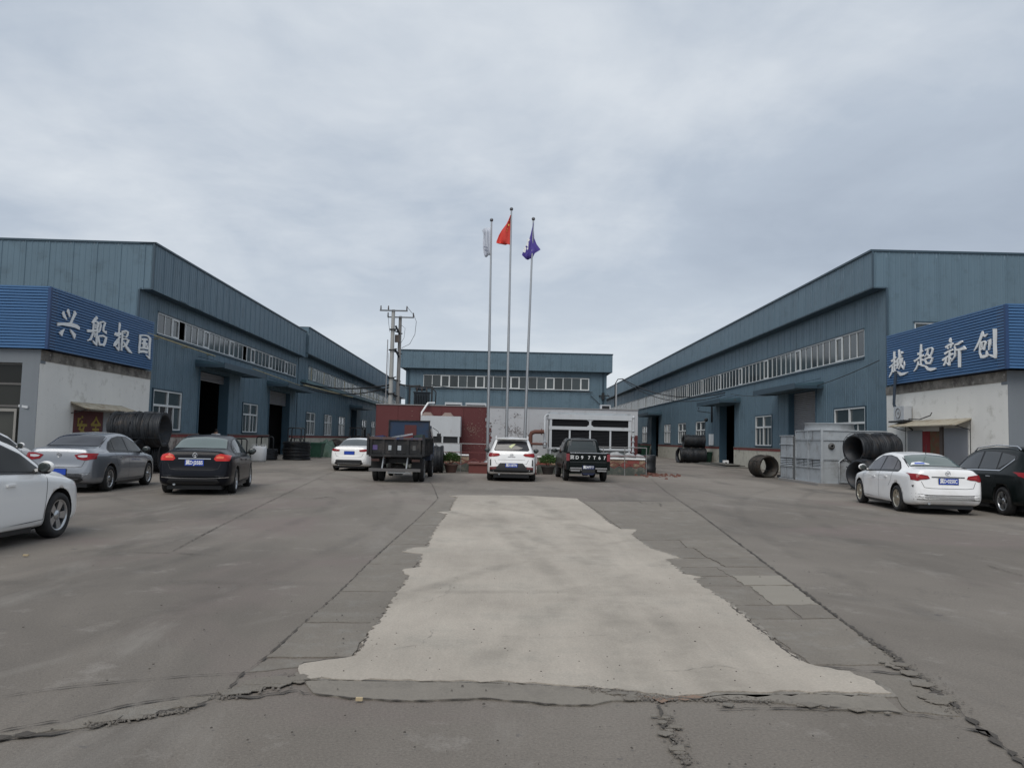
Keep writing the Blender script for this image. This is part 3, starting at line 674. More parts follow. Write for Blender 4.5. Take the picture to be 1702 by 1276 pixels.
shell(WL2, LW2, 0, E2, 24, 10.0)

# ---- right warehouse (u runs towards the camera)
WR = Wall(16.4, 150, 0, -1)
RS = lambda y: 150 - y
RW = thing('warehouse', 'long blue-grey corrugated steel warehouse on the right side of the yard', 'warehouse', WR.p(115.4, 0, 0))
Rend = RS(34.6)
rops = [(RS(145), RS(36.8), 5.78, 7.06), (RS(46.8), RS(42.7), 0, 4.62), (RS(62.3), RS(58.2), 0, 4.5), (RS(92.5), RS(88), 0, 4.5)]
rw = [(RS(40.2), RS(36.7)), (RS(53.2), RS(49.9)), (RS(70.3), RS(67.0)), (RS(77.7), RS(74.3)), (RS(84.7), RS(81.4)), (RS(98.8), RS(95.5)), (RS(106), RS(103)), (RS(115), RS(112))]
rops += [(a, b, 1.52, 3.44) for a, b in rw]
cladding(WR, RW, RS(66), Rend, 1.3, 8.6, rops); cladding(WR, RW, 0, RS(66), 1.3, 8.6, rops, pw=3.2)
plinth(WR, RW, [(0, RS(92.5) - .12), (RS(88) + .12, RS(62.3) - .12), (RS(58.2) + .12, RS(46.8) - .12), (RS(42.7) + .12, Rend)], h=1.36)
strip_window(WR, RW, *rops[0], 132, sash=7)
for i, (a, b) in enumerate(rw): low_window(WR, RW, a, b, 1.52, 3.44)
doorway(WR, RW, RS(46.8), RS(42.7), 4.62, 0.02); doorway(WR, RW, RS(62.3), RS(58.2), 4.5, None); doorway(WR, RW, RS(92.5), RS(88), 4.5, None)
canopy(WR, RW, RS(48.9), RS(41.7), 4.66, 1.5); canopy(WR, RW, RS(63.7), RS(56.8), 4.60, 1.5); canopy(WR, RW, RS(95), RS(86.5), 4.6, 1.5)
mb = MB(); mb.wbox(WR, 0, Rend + .02, .02, .62, 8.56, 8.62); mb.build('soffit', CLADTRIM, RW)
cladding(WR, RW, RS(60), Rend, 8.6, 10.2, off=.62); cladding(WR, RW, 0, RS(60), 8.6, 10.2, off=.62, pw=3.2)
mb = MB(); mb.wbox(WR, 0, Rend + .05, -.1, .70, 10.2, 10.29); mb.build('coping_strip', CLADTRIM, RW)
WRf = Wall(16.4 - .62, 34.6, 1, 0)
fw = (17.62 - 15.78, 17.62 - 15.78 + 2.0, 5.95, 7.08)
cladding(WRf, RW, 0, .62, 8.6, 10.2); cladding(WRf, RW, .62, 24, 0, 10.2, [fw])
strip_window(WRf, RW, *fw, 3, sash=9)
mb = MB(); mb.wbox(WRf, -.05, 24, -.1, .05, 10.2, 10.29); mb.build('coping_strip', CLADTRIM, RW)
mb = MB(); mb.wbox(WRf, .58, .66, -.02, .06, 0, 8.6); mb.wbox(WRf, -.02, .05, -.02, .05, 8.6, 10.2); mb.build('corner_trim', CLADTRIM, RW)
shell(WR, RW, 0, Rend, 24, 10.1)
mb = MB(); mb.wbox(WR, RS(65.7), RS(65.1), .0, .05, 1.45, 2.35); mb.wbox(WR, RS(64.9), RS(64.3), .0, .05, 1.45, 2.35); mb.build('notice_board', WHITE, RW)
mb = MB(); mb.tube([WR.p(RS(65.2), .05, 4.1), WR.p(RS(65.2), 1.1, 4.2), WR.p(RS(65.2), 1.0, 4.5)], .03); mb.bar(WR.p(RS(64.6), .1, 3.3), WR.p(RS(64.6), .1, 4.6), .12); mb.sphere(WR.p(RS(65.2), .4, 3.5), .16); mb.build('lamp_bracket', BLACK, RW)

# ---- central warehouse
WC = Wall(-10.45, 78, 1, 0)
CW = thing('warehouse', 'blue-grey steel warehouse closing the far end of the yard behind the flagpoles', 'warehouse', (0, 78, 0))
cst = (-8.72 + 10.45, 7.6 + 10.45, 6.48, 7.7)
cladding(WC, CW, 0, 19.75, 0, 8.3, [cst], pw=.96); cladding(WC, CW, -.5, 20.25, 8.3, 10, off=.55, pw=1.04)
mb = MB(); mb.wbox(WC, -.5, 20.25, 0, .55, 8.27, 8.3); mb.build('soffit', CLADTRIM, CW)
mb = MB(); mb.wbox(WC, -.55, 20.3, -.1, .62, 10, 10.09); mb.build('coping_strip', CLADTRIM, CW)
mb = MB(); mb.wbox(WC, -.5, -.46, -40, .54, 8.3, 10); mb.wbox(WC, 20.21, 20.25, -40, .54, 8.3, 10); mb.wbox(WC, -.02, .02, -40, -.01, 0, 8.3); mb.wbox(WC, 19.73, 19.77, -40, -.01, 0, 8.3); mb.build('side_wall', CLAD, CW)
strip_window(WC, CW, *cst, 19, sash=4)
shell(WC, CW, 0, 19.75, 40, 10)
for s in (19.4, .25): mb = MB(); mb.tube([WC.p(s, .12, 0), WC.p(s, .12, 8.2)], .07); mb.build('downpipe', CLADTRIM, CW)
mb = MB(); mb.tube([WC.p(x, .15, 6.36 - .0 + .05 * sin(x * 1.3)) for x in [i * .8 for i in range(24)]], .035, 6); mb.build('wall_cable', CABLE, CW)
mb = MB(); mb.bar(WC.p(19.0, .1, 6.0), WC.p(20.0, .4, 6.0), .1); mb.bar(WC.p(18.2, .1, 6.0), WC.p(19.4, .1, 4.9), .04); mb.bar(WC.p(19.4, .2, 5.6), WC.p(19.4, .2, 6.3), .25); mb.build('cable_bracket', BLACK, CW)

# ================================================================= GATE BUILDINGS
def glyph(mb, W, off, strokes, sc, ox, oy, z=0):
    for si, st_ in enumerate(strokes):
        L = []; Rr = []; n = len(st_)
        for i, (x, y, w_) in enumerate(st_):
            a = Vector(st_[max(i - 1, 0)][:2]); b = Vector(st_[min(i + 1, n - 1)][:2]); d = (b - a); d = d.normalized() if d.length > 0 else Vector((1, 0)); nr = Vector((-d.y, d.x)) * w_ / 2
            L.append(Vector((x, y)) + nr); Rr.append(Vector((x, y)) - nr)
        o1 = off + .04 + .0012 * si
        def P(q, o): s_, z_ = W.pix(ox + q.x / sc, oy + q.y / sc, off); return W.p(s_, o, z_)
        for i in range(n - 1):
            c = [L[i], L[i + 1], Rr[i + 1], Rr[i]]
            mb.hexa([P(q, off + .006) for q in c] + [P(q, o1) for q in c])
def gatehouse(W, s_back, s_front, name_lab, glyphs, front_u, mirrored, s_wall, s_wb):
    """W: yard side wall frame; s_front: end nearest the camera; front_u: Wall frame of the street front"""
    g = thing('gatehouse', name_lab, 'gatehouse', W.p(s_front, 0, 0))
    a, b = min(s_back, s_front), max(s_back, s_front)
    sgn = 1 if s_front > s_back else -1
    zt, zb = 6.30, 4.22
    # body
    f0 = s_wall; ins = abs(s_front - s_wall)
    x0, x1 = min(s_wb, f0), max(s_wb, f0)
    mb = MB(); mb.wbox(W, x0, x1, -.26, .06, -.2, 3.85); mb.build('wall', WHITEWALL, g)
    mb = MB(); mb.wbox(W, x0, x1 if sgn > 0 else x1, -.3, .09, 3.85, 4.2); mb.build('stained_beam', STAIN, g)
    # sign band, slats one by one on the yard side and on the street side
    o = .34; n = 21; p = (zt - zb) / n
    mb = MB(); mb.wbox(W, a + (0 if sgn > 0 else .02), b - (.02 if sgn > 0 else 0), -.4, o - .03, zb + .01, zt - .01); mb.build('sign_backing', SLATGAP, g)
    def slatmesh(L):
        m = MB(); h = p
        m.add([(0, -.0, .012), (L, 0, .012), (L, -.034, .024), (0, -.034, .024), (L, -.034, h - .022), (0, -.034, h - .022), (L, 0, h), (0, 0, h)], [(0, 1, 2, 3), (3, 2, 4, 5), (5, 4, 6, 7)])
        return m.mesh('slat', SLAT)
    sm = slatmesh(b - a)
    for i in range(n): link('slat', sm, g, W.m(a, o - .03, zb + i * p))
    F = front_u; FL = 16
    sm2 = slatmesh(FL)
    for i in range(n): link('slat', sm2, g, F.m(0, .0, zb + i * p))
    mb = MB(); mb.wbox(F, 0, FL, -.5, -.001, zb + .01, zt - .01); mb.build('sign_backing', SLATGAP, g)
    mb = MB(); mb.wbox(W, a, b, -.38, o + .012, zt, zt + .05); mb.wbox(F, 0.02, FL, -.4, .04, zt, zt + .05); mb.build('sign_cap', SLAT, g)
    mb = MB(); cpt = W.p(s_front, o, 0); mb.box(cpt.x - .05, cpt.x + .05, cpt.y - .05, cpt.y + .05, zb, zt + .02); mb.build('corner_trim', mat('sign_trim_dark', (.015, .05, .14), .5), g)
    lb = MB()
    for (strokes, sc, ox, oy) in glyphs:
        lb = MB(); glyph(lb, W, o + .006, strokes, sc, ox, oy); lb.build('letter', LETTER, g)
    # street front: piers, beam, glazing
    fo = -(ins + .0)   # front wall plane back from the sign
    mb = MB(); mb.wbox(F, .262 if not mirrored else 0, FL if not mirrored else FL - .262, fo - .3, fo + .012, 3.75, 4.215); mb.build('front_beam', GREYPIER, g)
    px_ = [(.285, .85), (5.0, 5.4), (10, 10.4)] if not mirrored else [(FL - .85, FL - .285), (FL - 5.4, FL - 5.0), (FL - 10.4, FL - 10)]
    for (c0, c1) in px_:
        mb = MB(); mb.wbox(F, c0, c1, fo - .3, fo + .02, -.2, 3.75); mb.build('pier', GREYPIER, g)
    ranges = [(px_[0][1], px_[1][0]), (px_[1][1], px_[2][0])] if not mirrored else [(px_[1][1], px_[0][0]), (px_[2][1], px_[1][0])]
    fm = mat('bronze_frame', (.10, .095, .09), .5)
    for (c0, c1) in ranges:
        mb = MB(); k = 4; q = (c1 - c0) / k
        for i in range(k + 1): mb.wbox(F, max(c0, c0 + i * q - .04), min(c1, c0 + i * q + .04), fo - .18, fo - .08, 0, 3.75)
        for z in (0, 2.25, 3.0, 3.68): mb.wbox(F, c0, c1, fo - .17, fo - .09, z, z + .07)
        fr = mb.build('window', fm, g)
        for i in range(k):
            for (z0, z1) in ((.07, 2.25), (2.32, 3.0), (3.07, 3.68)):
                pane_obj(F, fr, c0 + i * q + .04, c0 + (i + 1) * q - .04, z0, z1, fo - .13, mat('shop_glass', (.035, .036, .032), .08, 0, .3, 1, rnd=.6, spec=.3))
        mb = MB()
        dd = (c1 - .95, c1 - .1) if not mirrored else (c0 + .1, c0 + .95)
        dd = (c0 + q * .9, c0 + q * 1.7) if not mirrored else (c1 - 1.0, c1 - .12)
        for (x0_, x1_, z0, z1) in ((dd[0], dd[0] + .08, .0, 2.2), (dd[1] - .08, dd[1], 0, 2.2), (dd[0] + .08, dd[1] - .08, 2.1, 2.2), (dd[0] + .08, dd[1] - .08, .9, 1.0)):
            mb.wbox(F, x0_, x1_, fo - .07, fo - .03, z0, z1)
        mb.build('door_frame', mat('bronze_door', (.24, .23, .21), .5), g)
    # roof and far sides
    c = W.p(a, -.3, 0)
    mb = MB(); mb.wbox(W, a + .03, b - .03, -15.5, -.4, 4.3, 4.45); mb.build('roof', mat('roof_grey', (.2, .2, .2), .9), g)
    mb = MB(); mb.wbox(W, x0, x1, -15.6, -15.4, 0, 4.3); mb.build('far_wall', WHITEWALL, g)
    mb = MB(); mb.wbox(W, x0, x1, -15.4, -.3, -.0, .02); mb.build('inner_floor', mat('inner_floor', (.2, .19, .18), .6), g)
    return g
def st_(*p): return [tuple(q) for q in p]
S1 = 14.178
xing = [st_((292, 240, 6), (285, 300, 55), (310, 370, 60), (362, 445, 12)), st_((402, 192, 10), (395, 250, 55), (415, 320, 40), (434, 388, 10)),
        st_((542, 235, 20), (562, 300, 60), (530, 370, 42), (495, 440, 40), (455, 535, 45)),
        st_((142, 550, 75), (250, 543, 60), (400, 555, 88), (500, 572, 90), (590, 600, 85), (640, 640, 70), (655, 680, 5)),
        st_((305, 665, 8), (262, 710, 50), (222, 760, 88), (243, 828, 12)), st_((440, 668, 8), (480, 730, 50), (535, 800, 78), (540, 895, 14))]
chuan_l = [st_((1068, 362, 10), (1070, 400, 62), (1010, 470, 48), (965, 522, 30)), st_((1000, 470, 30), (998, 560, 30), (990, 700, 28), (968, 800, 32), (930, 900, 42), (850, 938, 16)),
           st_((990, 480, 28), (1060, 490, 40), (1110, 520, 52), (1085, 640, 34), (1070, 800, 34), (1068, 940, 40), (1068, 1058, 10)), st_((1068, 1050, 20), (1020, 990, 52), (965, 925, 8)),
           st_((848, 705, 62), (940, 705, 52), (1080, 695, 45)), st_((1042, 540, 22), (1040, 650, 20)), st_((1015, 735, 24), (1020, 860, 18))]
S2 = 4.909
chuan_r = [st_((812, 758, 6), (816, 790, 13), (808, 830, 13), (796, 848, 8)), st_((808, 763, 10), (838, 760, 12), (852, 768, 14), (838, 810, 11), (838, 835, 14), (862, 850, 22), (860, 832, 6)),
           st_((795, 878, 10), (800, 920, 14), (808, 952, 10)), st_((797, 876, 12), (835, 874, 16), (860, 888, 16), (850, 930, 16), (838, 958, 10)), st_((806, 946, 14), (840, 946, 16))]
S3 = 15.01
bao = [st_((355, 235, 18), (362, 300, 40), (345, 420, 28), (338, 560, 28), (332, 760, 28), (335, 880, 34), (332, 950, 8)), st_((328, 940, 16), (290, 880, 40), (250, 838, 6)),
       st_((238, 520, 75), (300, 540, 95), (395, 515, 62)), st_((375, 590, 18), (310, 660, 34), (240, 760, 44), (225, 820, 40), (255, 840, 10)), st_((250, 815, 14), (280, 770, 26), (330, 700, 22)),
       st_((425, 440, 28), (420, 600, 34), (405, 780, 34), (400, 940, 28)), st_((420, 460, 36), (500, 445, 34), (560, 480, 44), (545, 560, 40), (515, 610, 22)), st_((520, 600, 24), (470, 585, 18), (435, 560, 14)),
       st_((430, 655, 30), (510, 645, 40), (570, 680, 50), (520, 790, 44), (430, 850, 24)), st_((440, 715, 26), (490, 800, 40), (540, 880, 62), (600, 960, 60), (660, 1005, 8)), st_((480, 470, 20), (475, 520, 14))]
guo = [st_((870, 545, 40), (868, 700, 40), (848, 880, 38), (838, 1008, 20)), st_((855, 560, 36), (960, 555, 34), (1060, 575, 44), (1115, 640, 56), (1105, 800, 46), (1095, 960, 48), (1105, 1155, 14)), st_((1100, 1140, 24), (1060, 1090, 40), (1005, 1042, 6)),
       st_((905, 655, 50), (985, 660, 54), (1050, 668, 46)), st_((905, 755, 40), (980, 755, 50), (1045, 775, 44)), st_((985, 650, 46), (965, 760, 70), (960, 870, 60)), st_((870, 870, 42), (960, 872, 44), (1065, 890, 48)), st_((1020, 780, 26), (1048, 870, 26)),
       st_((845, 965, 62), (940, 955, 62), (1045, 985, 64))]
S4 = 15.956
yue = [st_((280, 380, 40), (275, 480, 42), (280, 620, 34), (285, 760, 40), (285, 920, 34)), st_((205, 650, 55), (260, 600, 40), (325, 535, 32)), st_((150, 810, 30), (230, 735, 24), (345, 640, 40)), st_((285, 780, 22), (330, 745, 34)),
       st_((230, 760, 22), (225, 900, 30), (190, 990, 36), (145, 1068, 12)), st_((235, 925, 40), (310, 905, 36), (400, 950, 50), (450, 990, 84), (540, 975, 66), (640, 935, 14)),
       st_((405, 335, 34), (415, 480, 40), (440, 620, 40), (460, 740, 36), (530, 845, 38), (550, 740, 22), (540, 640, 12)), st_((340, 640, 30), (400, 570, 50), (475, 490, 30)), st_((380, 600, 34), (365, 720, 30), (365, 830, 26)), st_((345, 835, 24), (400, 740, 24), (430, 650, 20)),
       st_((495, 540, 26), (480, 660, 32), (440, 780, 28), (405, 860, 14)), st_((470, 385, 14), (500, 420, 56), (475, 440, 20))]
chao = [st_((990, 190, 34), (985, 340, 46), (975, 500, 50), (985, 620, 40), (985, 740, 36)), st_((900, 450, 70), (960, 440, 56), (1035, 360, 30)), st_((810, 645, 60), (880, 600, 40), (960, 540, 44), (1055, 480, 46)), st_((990, 620, 40), (1045, 600, 54)),
        st_((915, 640, 22), (905, 740, 34), (860, 840, 38), (800, 912, 14)), st_((905, 720, 34), (1000, 745, 40), (1110, 775, 44), (1170, 840, 66), (1250, 860, 88), (1340, 845, 60), (1395, 838, 10)),
        st_((1105, 350, 36), (1180, 305, 30), (1270, 285, 30), (1305, 320, 40), (1280, 420, 40), (1230, 530, 40)), st_((1180, 320, 34), (1160, 430, 34), (1095, 525, 22)), st_((1150, 440, 22), (1200, 490, 40), (1230, 520, 30)),
        st_((1105, 570, 40), (1115, 640, 44), (1150, 725, 24)), st_((1100, 585, 44), (1200, 545, 48), (1300, 560, 44), (1265, 640, 50), (1240, 720, 26)), st_((1130, 690, 54), (1240, 695, 50))]
S5 = 11.578
xin = [st_((297, 305, 8), (298, 345, 48), (296, 385, 50), (275, 375, 10)), st_((205, 490, 36), (270, 445, 36), (350, 412, 30)), st_((240, 455, 18), (255, 520, 22)), st_((335, 425, 30), (300, 500, 26)), st_((190, 615, 40), (260, 570, 34), (350, 530, 30)),
       st_((150, 738, 36), (230, 680, 36), (350, 610, 34)), st_((290, 560, 24), (285, 700, 34), (280, 840, 30)), st_((225, 700, 30), (205, 790, 34), (175, 838, 30)), st_((280, 690, 26), (320, 720, 26)), st_((240, 790, 20), (285, 835, 22)),
       st_((385, 455, 18), (400, 560, 26), (390, 660, 26), (325, 760, 12)), st_((390, 440, 22), (450, 425, 44), (535, 370, 30)), st_((400, 540, 30), (490, 530, 46), (575, 500, 60), (590, 530, 40)), st_((478, 530, 44), (478, 700, 40), (478, 872, 36)), st_((560, 465, 14), (572, 500, 40))]
chuang = [st_((922, 178, 20), (915, 230, 52), (870, 350, 40), (820, 460, 38), (755, 562, 10)), st_((920, 250, 40), (970, 265, 52), (1018, 232, 12)), st_((890, 395, 22), (870, 480, 26), (868, 600, 28), (900, 690, 22)), st_((880, 400, 26), (960, 372, 30), (985, 400, 40), (960, 470, 30), (950, 540, 26)),
          st_((890, 535, 18), (950, 500, 22)), st_((880, 670, 50), (950, 665, 62), (1010, 650, 40)), st_((1000, 550, 14), (1005, 610, 40), (1005, 670, 30)), st_((915, 400, 16), (910, 500, 12)),
          st_((1020, 370, 14), (1065, 335, 40), (1060, 430, 42), (1045, 545, 16)), st_((1158, 130, 60), (1160, 250, 58), (1158, 420, 50), (1165, 600, 56), (1170, 698, 30)), st_((1035, 625, 12), (1110, 650, 40), (1180, 665, 60))]
sideL = WL.pix(81, 530, .34)[0]; sbL = WL.pix(254.6, 577, .34)[0]; swL = WL.pix(62.5, 665, .06)[0]
WLg = Wall(*WL.p(-.0, 0, 0)[:2], -.0276, 1)
FLt = 16
cl = WL.p(sideL, .34, 0)
FW_L = Wall(cl.x - FLt * .99962, cl.y - FLt * .0276, 1, .0276)
GL = gatehouse(WL, sbL, sideL, 'white gatehouse with blue slatted sign band reading 兴船报国, on the left', [(xing, S1, 84, 500), (chuan_l, S1, 84, 500), (chuan_r, S2, 0, 380), (bao, S3, 174, 520), (guo, S3, 174, 520)], FW_L, True, swL, WL.pix(247, 680, .06)[0])
sfR = WR.pix(1673, 567, .34)[0]; sbR = WR.pix(1474, 607, .34)[0]; swR = WR.pix(1675.5, 690, .06)[0]
cr_ = WR.p(sfR, .34, 0)
FW_R = Wall(cr_.x, cr_.y, 1, 0)
# right front: frame runs +X away from the corner
GR = gatehouse(WR, sbR, sfR, 'white gatehouse with blue slatted sign band reading 越超新创, on the right', [(yue, S4, 1470, 560), (chao, S4, 1470, 560), (xin, S5, 1555, 535), (chuang, S5, 1555, 535)], FW_R, False, swR, RS(34.56))

mb = MB(); s_, z_ = FW_R.pix(1701, 564, .01)
mb.hexa([FW_R.p(s_, .045, z_ - .03), FW_R.p(s_ + .5, .045, z_ - .16), FW_R.p(s_ + .5, .01, z_ - .16), FW_R.p(s_, .01, z_ - .03), FW_R.p(s_ + .03, .045, z_ + .07), FW_R.p(s_ + .5, .045, z_ + .02), FW_R.p(s_ + .5, .01, z_ + .02), FW_R.p(s_ + .03, .01, z_ + .07)]); mb.build('letter', LETTER, GR)
def awning(W, parent, s0, s1, z, out_=.75, edge=None):
    mb = MB(); mb.hexa([W.p(s0 - .1, out_, z - .30), W.p(s1 + .1, out_, z - .30), W.p(s1, 0, z - .05), W.p(s0, 0, z - .05), W.p(s0 - .1, out_, z - .26), W.p(s1 + .1, out_, z - .26), W.p(s1, 0, z), W.p(s0, 0, z)])
    a = mb.build('awning', mat('awning_cream', (.40, .36, .28), .8, 0, .1, 3, grime=((.22, .15, .08), 3, .5, .65)), parent)
    m2 = MB(); m2.wbox(W, s0 + .05, s0 + .10, .02, .06, z - 2.4, z - .05); m2.wbox(W, s1 - .10, s1 - .05, .02, .06, z - 2.4, z - .05); m2.bar(W.p(s0 + .08, .04, z - .45), W.p(s0 + .08, out_ - .05, z - .28), .03); m2.bar(W.p(s1 - .08, .04, z - .45), W.p(s1 - .08, out_ - .05, z - .28), .03)
    m2.build('support', BLACK, a)
# left gatehouse side door with the red safety panel
awning(WL, GL, YS(28.9), YS(34.0) - 1.1, 2.58)
mb = MB(); mb.wbox(WL, YS(29.15), YS(31.3), .065, .10, .05, 2.25)
rd = mb.build('door', mat('maroon_panel', (.115, .022, .022), .6, 0, .1, 3), GL); rd['label'] = 'maroon panel with faded yellow characters 安全'
for ch, s in (('安', YS(29.72)), ('全', YS(30.75))):
    lettering(ch, .78, WL.p(s, .106, 1.62), WL.u, (0, 0, 1), mat('faded_yellow', (.36, .27, .05), .7, 0, .2, 9), rd, 'character', bold=.02)
mb = MB(); mb.wbox(WL, YS(31.36), YS(33.4), .065, .095, .05, 2.25); mb.build('door', mat('grey_door', (.34, .35, .36), .6, 0, .08, 2), GL)
mb = MB(); mb.bar(FW_L.p(FLt - .9, -.2, 2.3), FW_L.p(FLt - .55, -.12, 2.25), .08); mb.build('lamp', STEELPALE, GL)
# right gatehouse side
awning(WR, GR, RS(33.0), RS(28.2), 2.72, .7)
mb = MB(); mb.wbox(WR, RS(32.7), RS(31.55), .065, .09, .05, 2.3); mb.build('door', mat('grey_door', (.34, .35, .36), .6), GR)
mb = MB(); mb.wbox(WR, RS(31.5), RS(30.95), .065, .10, .05, 2.25); mb.build('curtain', mat('red_curtain', (.22, .015, .018), .7, 0, .2, 3), GR)
mb = MB(); mb.wbox(WR, RS(30.93), RS(30.25), .065, .095, .05, 2.25); mb.build('door', mat('mottled_poster', (.16, .06, .03), .7, 0, .3, 3, col2=(.10, .11, .05), ramp=(.45, .6)), GR)
mb = MB(); mb.wbox(WR, RS(30.2), RS(30.0), .065, .13, 0, 2.4); mb.build('mullion', mat('brown_frame', (.10, .08, .07), .7), GR)
mb = MB(); z = .05
while z < 2.3: mb.wbox(WR, RS(29.95), RS(28.4), .065, .085, z, z + .085); mb.wbox(WR, RS(29.95), RS(28.4), .065, .10, z + .085, z + .1); z += .1
mb.build('door', SHUT, GR)
mb = MB(); mb.tube([WR.p(RS(33.4), .3, 2.95), WR.p(RS(32.6), .25, 2.78), WR.p(RS(31.5), .2, 2.72), WR.p(RS(30.6), .25, 2.85), WR.p(RS(30.4), .3, 2.95)], .02, 6); mb.build('hanging_cable', CABLE, GR)
# air conditioner on the right gatehouse
ac = thing('air_conditioner', 'small white air conditioner on a bracket at the far end of the right gatehouse wall', 'air conditioner', WR.p(RS(33.6), .1, 2.75))
sa = WR.pix(1487, 686, .4)[0]; sb = sa + .85
mb = MB(); mb.wbox(WR, sa, sb, .12, .44, 2.72, 3.28); body = mb.build('casing', STEELPALE, ac)
mb = MB(); mb.lathe(WR.p(sa + .38, .44, 3.0), WR.n, [(0, .22), (.02, .22), (.02, .19), (0, .19)], 20); mb.lathe(WR.p(sa + .38, .445, 3.0), WR.n, [(0, .06), (.01, .0)], 12); mb.build('fan_grille', mat('grille_grey', (.2, .2, .2), .6), body)
mb = MB(); mb.wbox(WR, sa - .3, sb + .1, .06, .52, 2.62, 2.69); mb.build('shelf', BLACK, ac)
mb = MB(); mb.bar(WR.p(sb, .08, 2.3), WR.p(sb, .48, 2.62), .04); mb.build('bracket', BLACK, ac)
mb = MB(); mb.tube([WR.p(sa - .1, .2, 2.8), WR.p(sa - .05, .40, 3.4), WR.p(sa + .12, .45, 4.0), WR.p(sa + .3, .48, 4.75)], .06, 8); mb.build('pipe', mat('pipe_slate', (.05, .07, .10), .6), ac)
# ================================================================= VEHICLES
def pchip(tab, x):
    xs = [t[0] for t in tab]; ys = [t[1] for t in tab]
    if x <= xs[0]: return ys[0]
    if x >= xs[-1]: return ys[-1]
    n = len(xs); h = [xs[i + 1] - xs[i] for i in range(n - 1)]; dl = [(ys[i + 1] - ys[i]) / h[i] for i in range(n - 1)]
    d = [0.0] * n; d[0] = dl[0]; d[-1] = dl[-1]
    for i in range(1, n - 1):
        if dl[i - 1] * dl[i] > 0:
            w1 = 2 * h[i] + h[i - 1]; w2 = h[i] + 2 * h[i - 1]; d[i] = (w1 + w2) / (w1 / dl[i - 1] + w2 / dl[i])
    for i in range(n - 1):
        if x <= xs[i + 1]:
            t = (x - xs[i]) / h[i]
            return ys[i] * (1 + 2 * t) * (1 - t) ** 2 + h[i] * d[i] * t * (1 - t) ** 2 + ys[i + 1] * t * t * (3 - 2 * t) + h[i] * d[i + 1] * t * t * (t - 1)
def crv(P, k):       # Catmull-Rom through 2D points, k pieces per span
    out_ = []; n = len(P)
    for i in range(n - 1):
        p0 = Vector(P[max(i - 1, 0)]); p1 = Vector(P[i]); p2 = Vector(P[i + 1]); p3 = Vector(P[min(i + 2, n - 1)])
        for j in range(k):
            t = j / k; m1 = (p2 - p0) * .42; m2 = (p3 - p1) * .42
            L = (p2 - p1).length
            if m1.length > L: m1 = m1.normalized() * L
            if m2.length > L: m2 = m2.normalized() * L
            out_.append(p1 * (2 * t ** 3 - 3 * t * t + 1) + m1 * (t ** 3 - 2 * t * t + t) + p2 * (3 * t * t - 2 * t ** 3) + m2 * (t ** 3 - t * t))
    out_.append(Vector(P[-1])); return out_
def car_body(S, t0=0.0):
    L = S['L']; ts = []; t = t0
    while t < L:
        ts.append(t); e = min(t - t0, L - t); t += .012 if e < .06 else (.03 if e < .35 else .06)
    ts.append(L); rings = []
    for t in ts:
        zt = pchip(S['zt'], t); zb = pchip(S['zb'], t); zs = min(pchip(S['zs'], t), zt - .02); hw = pchip(S['hw'], t); ht = min(pchip(S['ht'], t), hw - .02)
        dr = min(.10, (zt - zs) * .5)
        P = [(0, zb), (hw * .8, zb), (hw - .05, zb + .04), (hw - .005, zb + .14), (hw, zb + .55 * (zs - zb)), (hw - .01, zs - .09), (hw - .04, zs), ((hw - .045) * .55 + (ht + .03) * .45, zs + (zt - zs - dr) * .45), (ht + .03, zt - dr), (ht - .05, zt - dr * .25), (ht * .55, zt - .004), (0, zt + .012 * (zt - zs > .25))]
        half = crv(P, 3); rings.append((t, half))
    mb = MB(); mb.smooth = True; vs = []; m = len(rings[0][1]); n2 = 2 * (m - 1)
    for t, h in rings:
        y = t - L / 2
        for i in range(m): vs.append((h[i].x, y, h[i].y))
        for i in range(m - 2, 0, -1): vs.append((-h[i].x, y, h[i].y))
    fs = []
    for r in range(len(rings) - 1):
        for k in range(n2):
            k2 = (k + 1) % n2; fs.append((r * n2 + k, r * n2 + k2, (r + 1) * n2 + k2, (r + 1) * n2 + k))
    fs.append(tuple(range(n2 - 1, -1, -1))); fs.append(tuple((len(rings) - 1) * n2 + k for k in range(n2)))
    mb.add(vs, fs); return mb
def bvh_of(mb): return BVHTree.FromPolygons([tuple(v) for v in mb.v], mb.f)
def carve(mb, cutters, mats, name='body'):
    me = mb.mesh(name, mats); o = bpy.data.objects.new(name, me); COL.objects.link(o)
    cme = cutters.mesh('c', [mats[-1]]); 
    cme.materials.clear()
    for m in mats: cme.materials.append(m)
    cme.polygons.foreach_set('material_index', [len(mats) - 1] * len(cme.polygons))
    c = bpy.data.objects.new('c', cme); COL.objects.link(c)
    md = o.modifiers.new('b', 'BOOLEAN'); md.operation = 'DIFFERENCE'; md.object = c; md.solver = 'EXACT'
    bpy.context.view_layer.update()
    res = bpy.data.meshes.new_from_object(o.evaluated_get(bpy.context.evaluated_depsgraph_get()))
    bpy.data.objects.remove(o); bpy.data.objects.remove(c)
    for p in res.polygons: p.use_smooth = p.material_index != len(mats) - 1
    res.name = name; return res
DIRS = {'rear': (lambda a, b: Vector((a, -6, b)), Vector((0, 1, 0))), 'front': (lambda a, b: Vector((a, 6, b)), Vector((0, -1, 0))),
        'right': (lambda a, b: Vector((4, a, b)), Vector((-1, 0, 0))), 'left': (lambda a, b: Vector((-4, a, b)), Vector((1, 0, 0))), 'top': (lambda a, b: Vector((a, b, 4)), Vector((0, 0, -1)))}
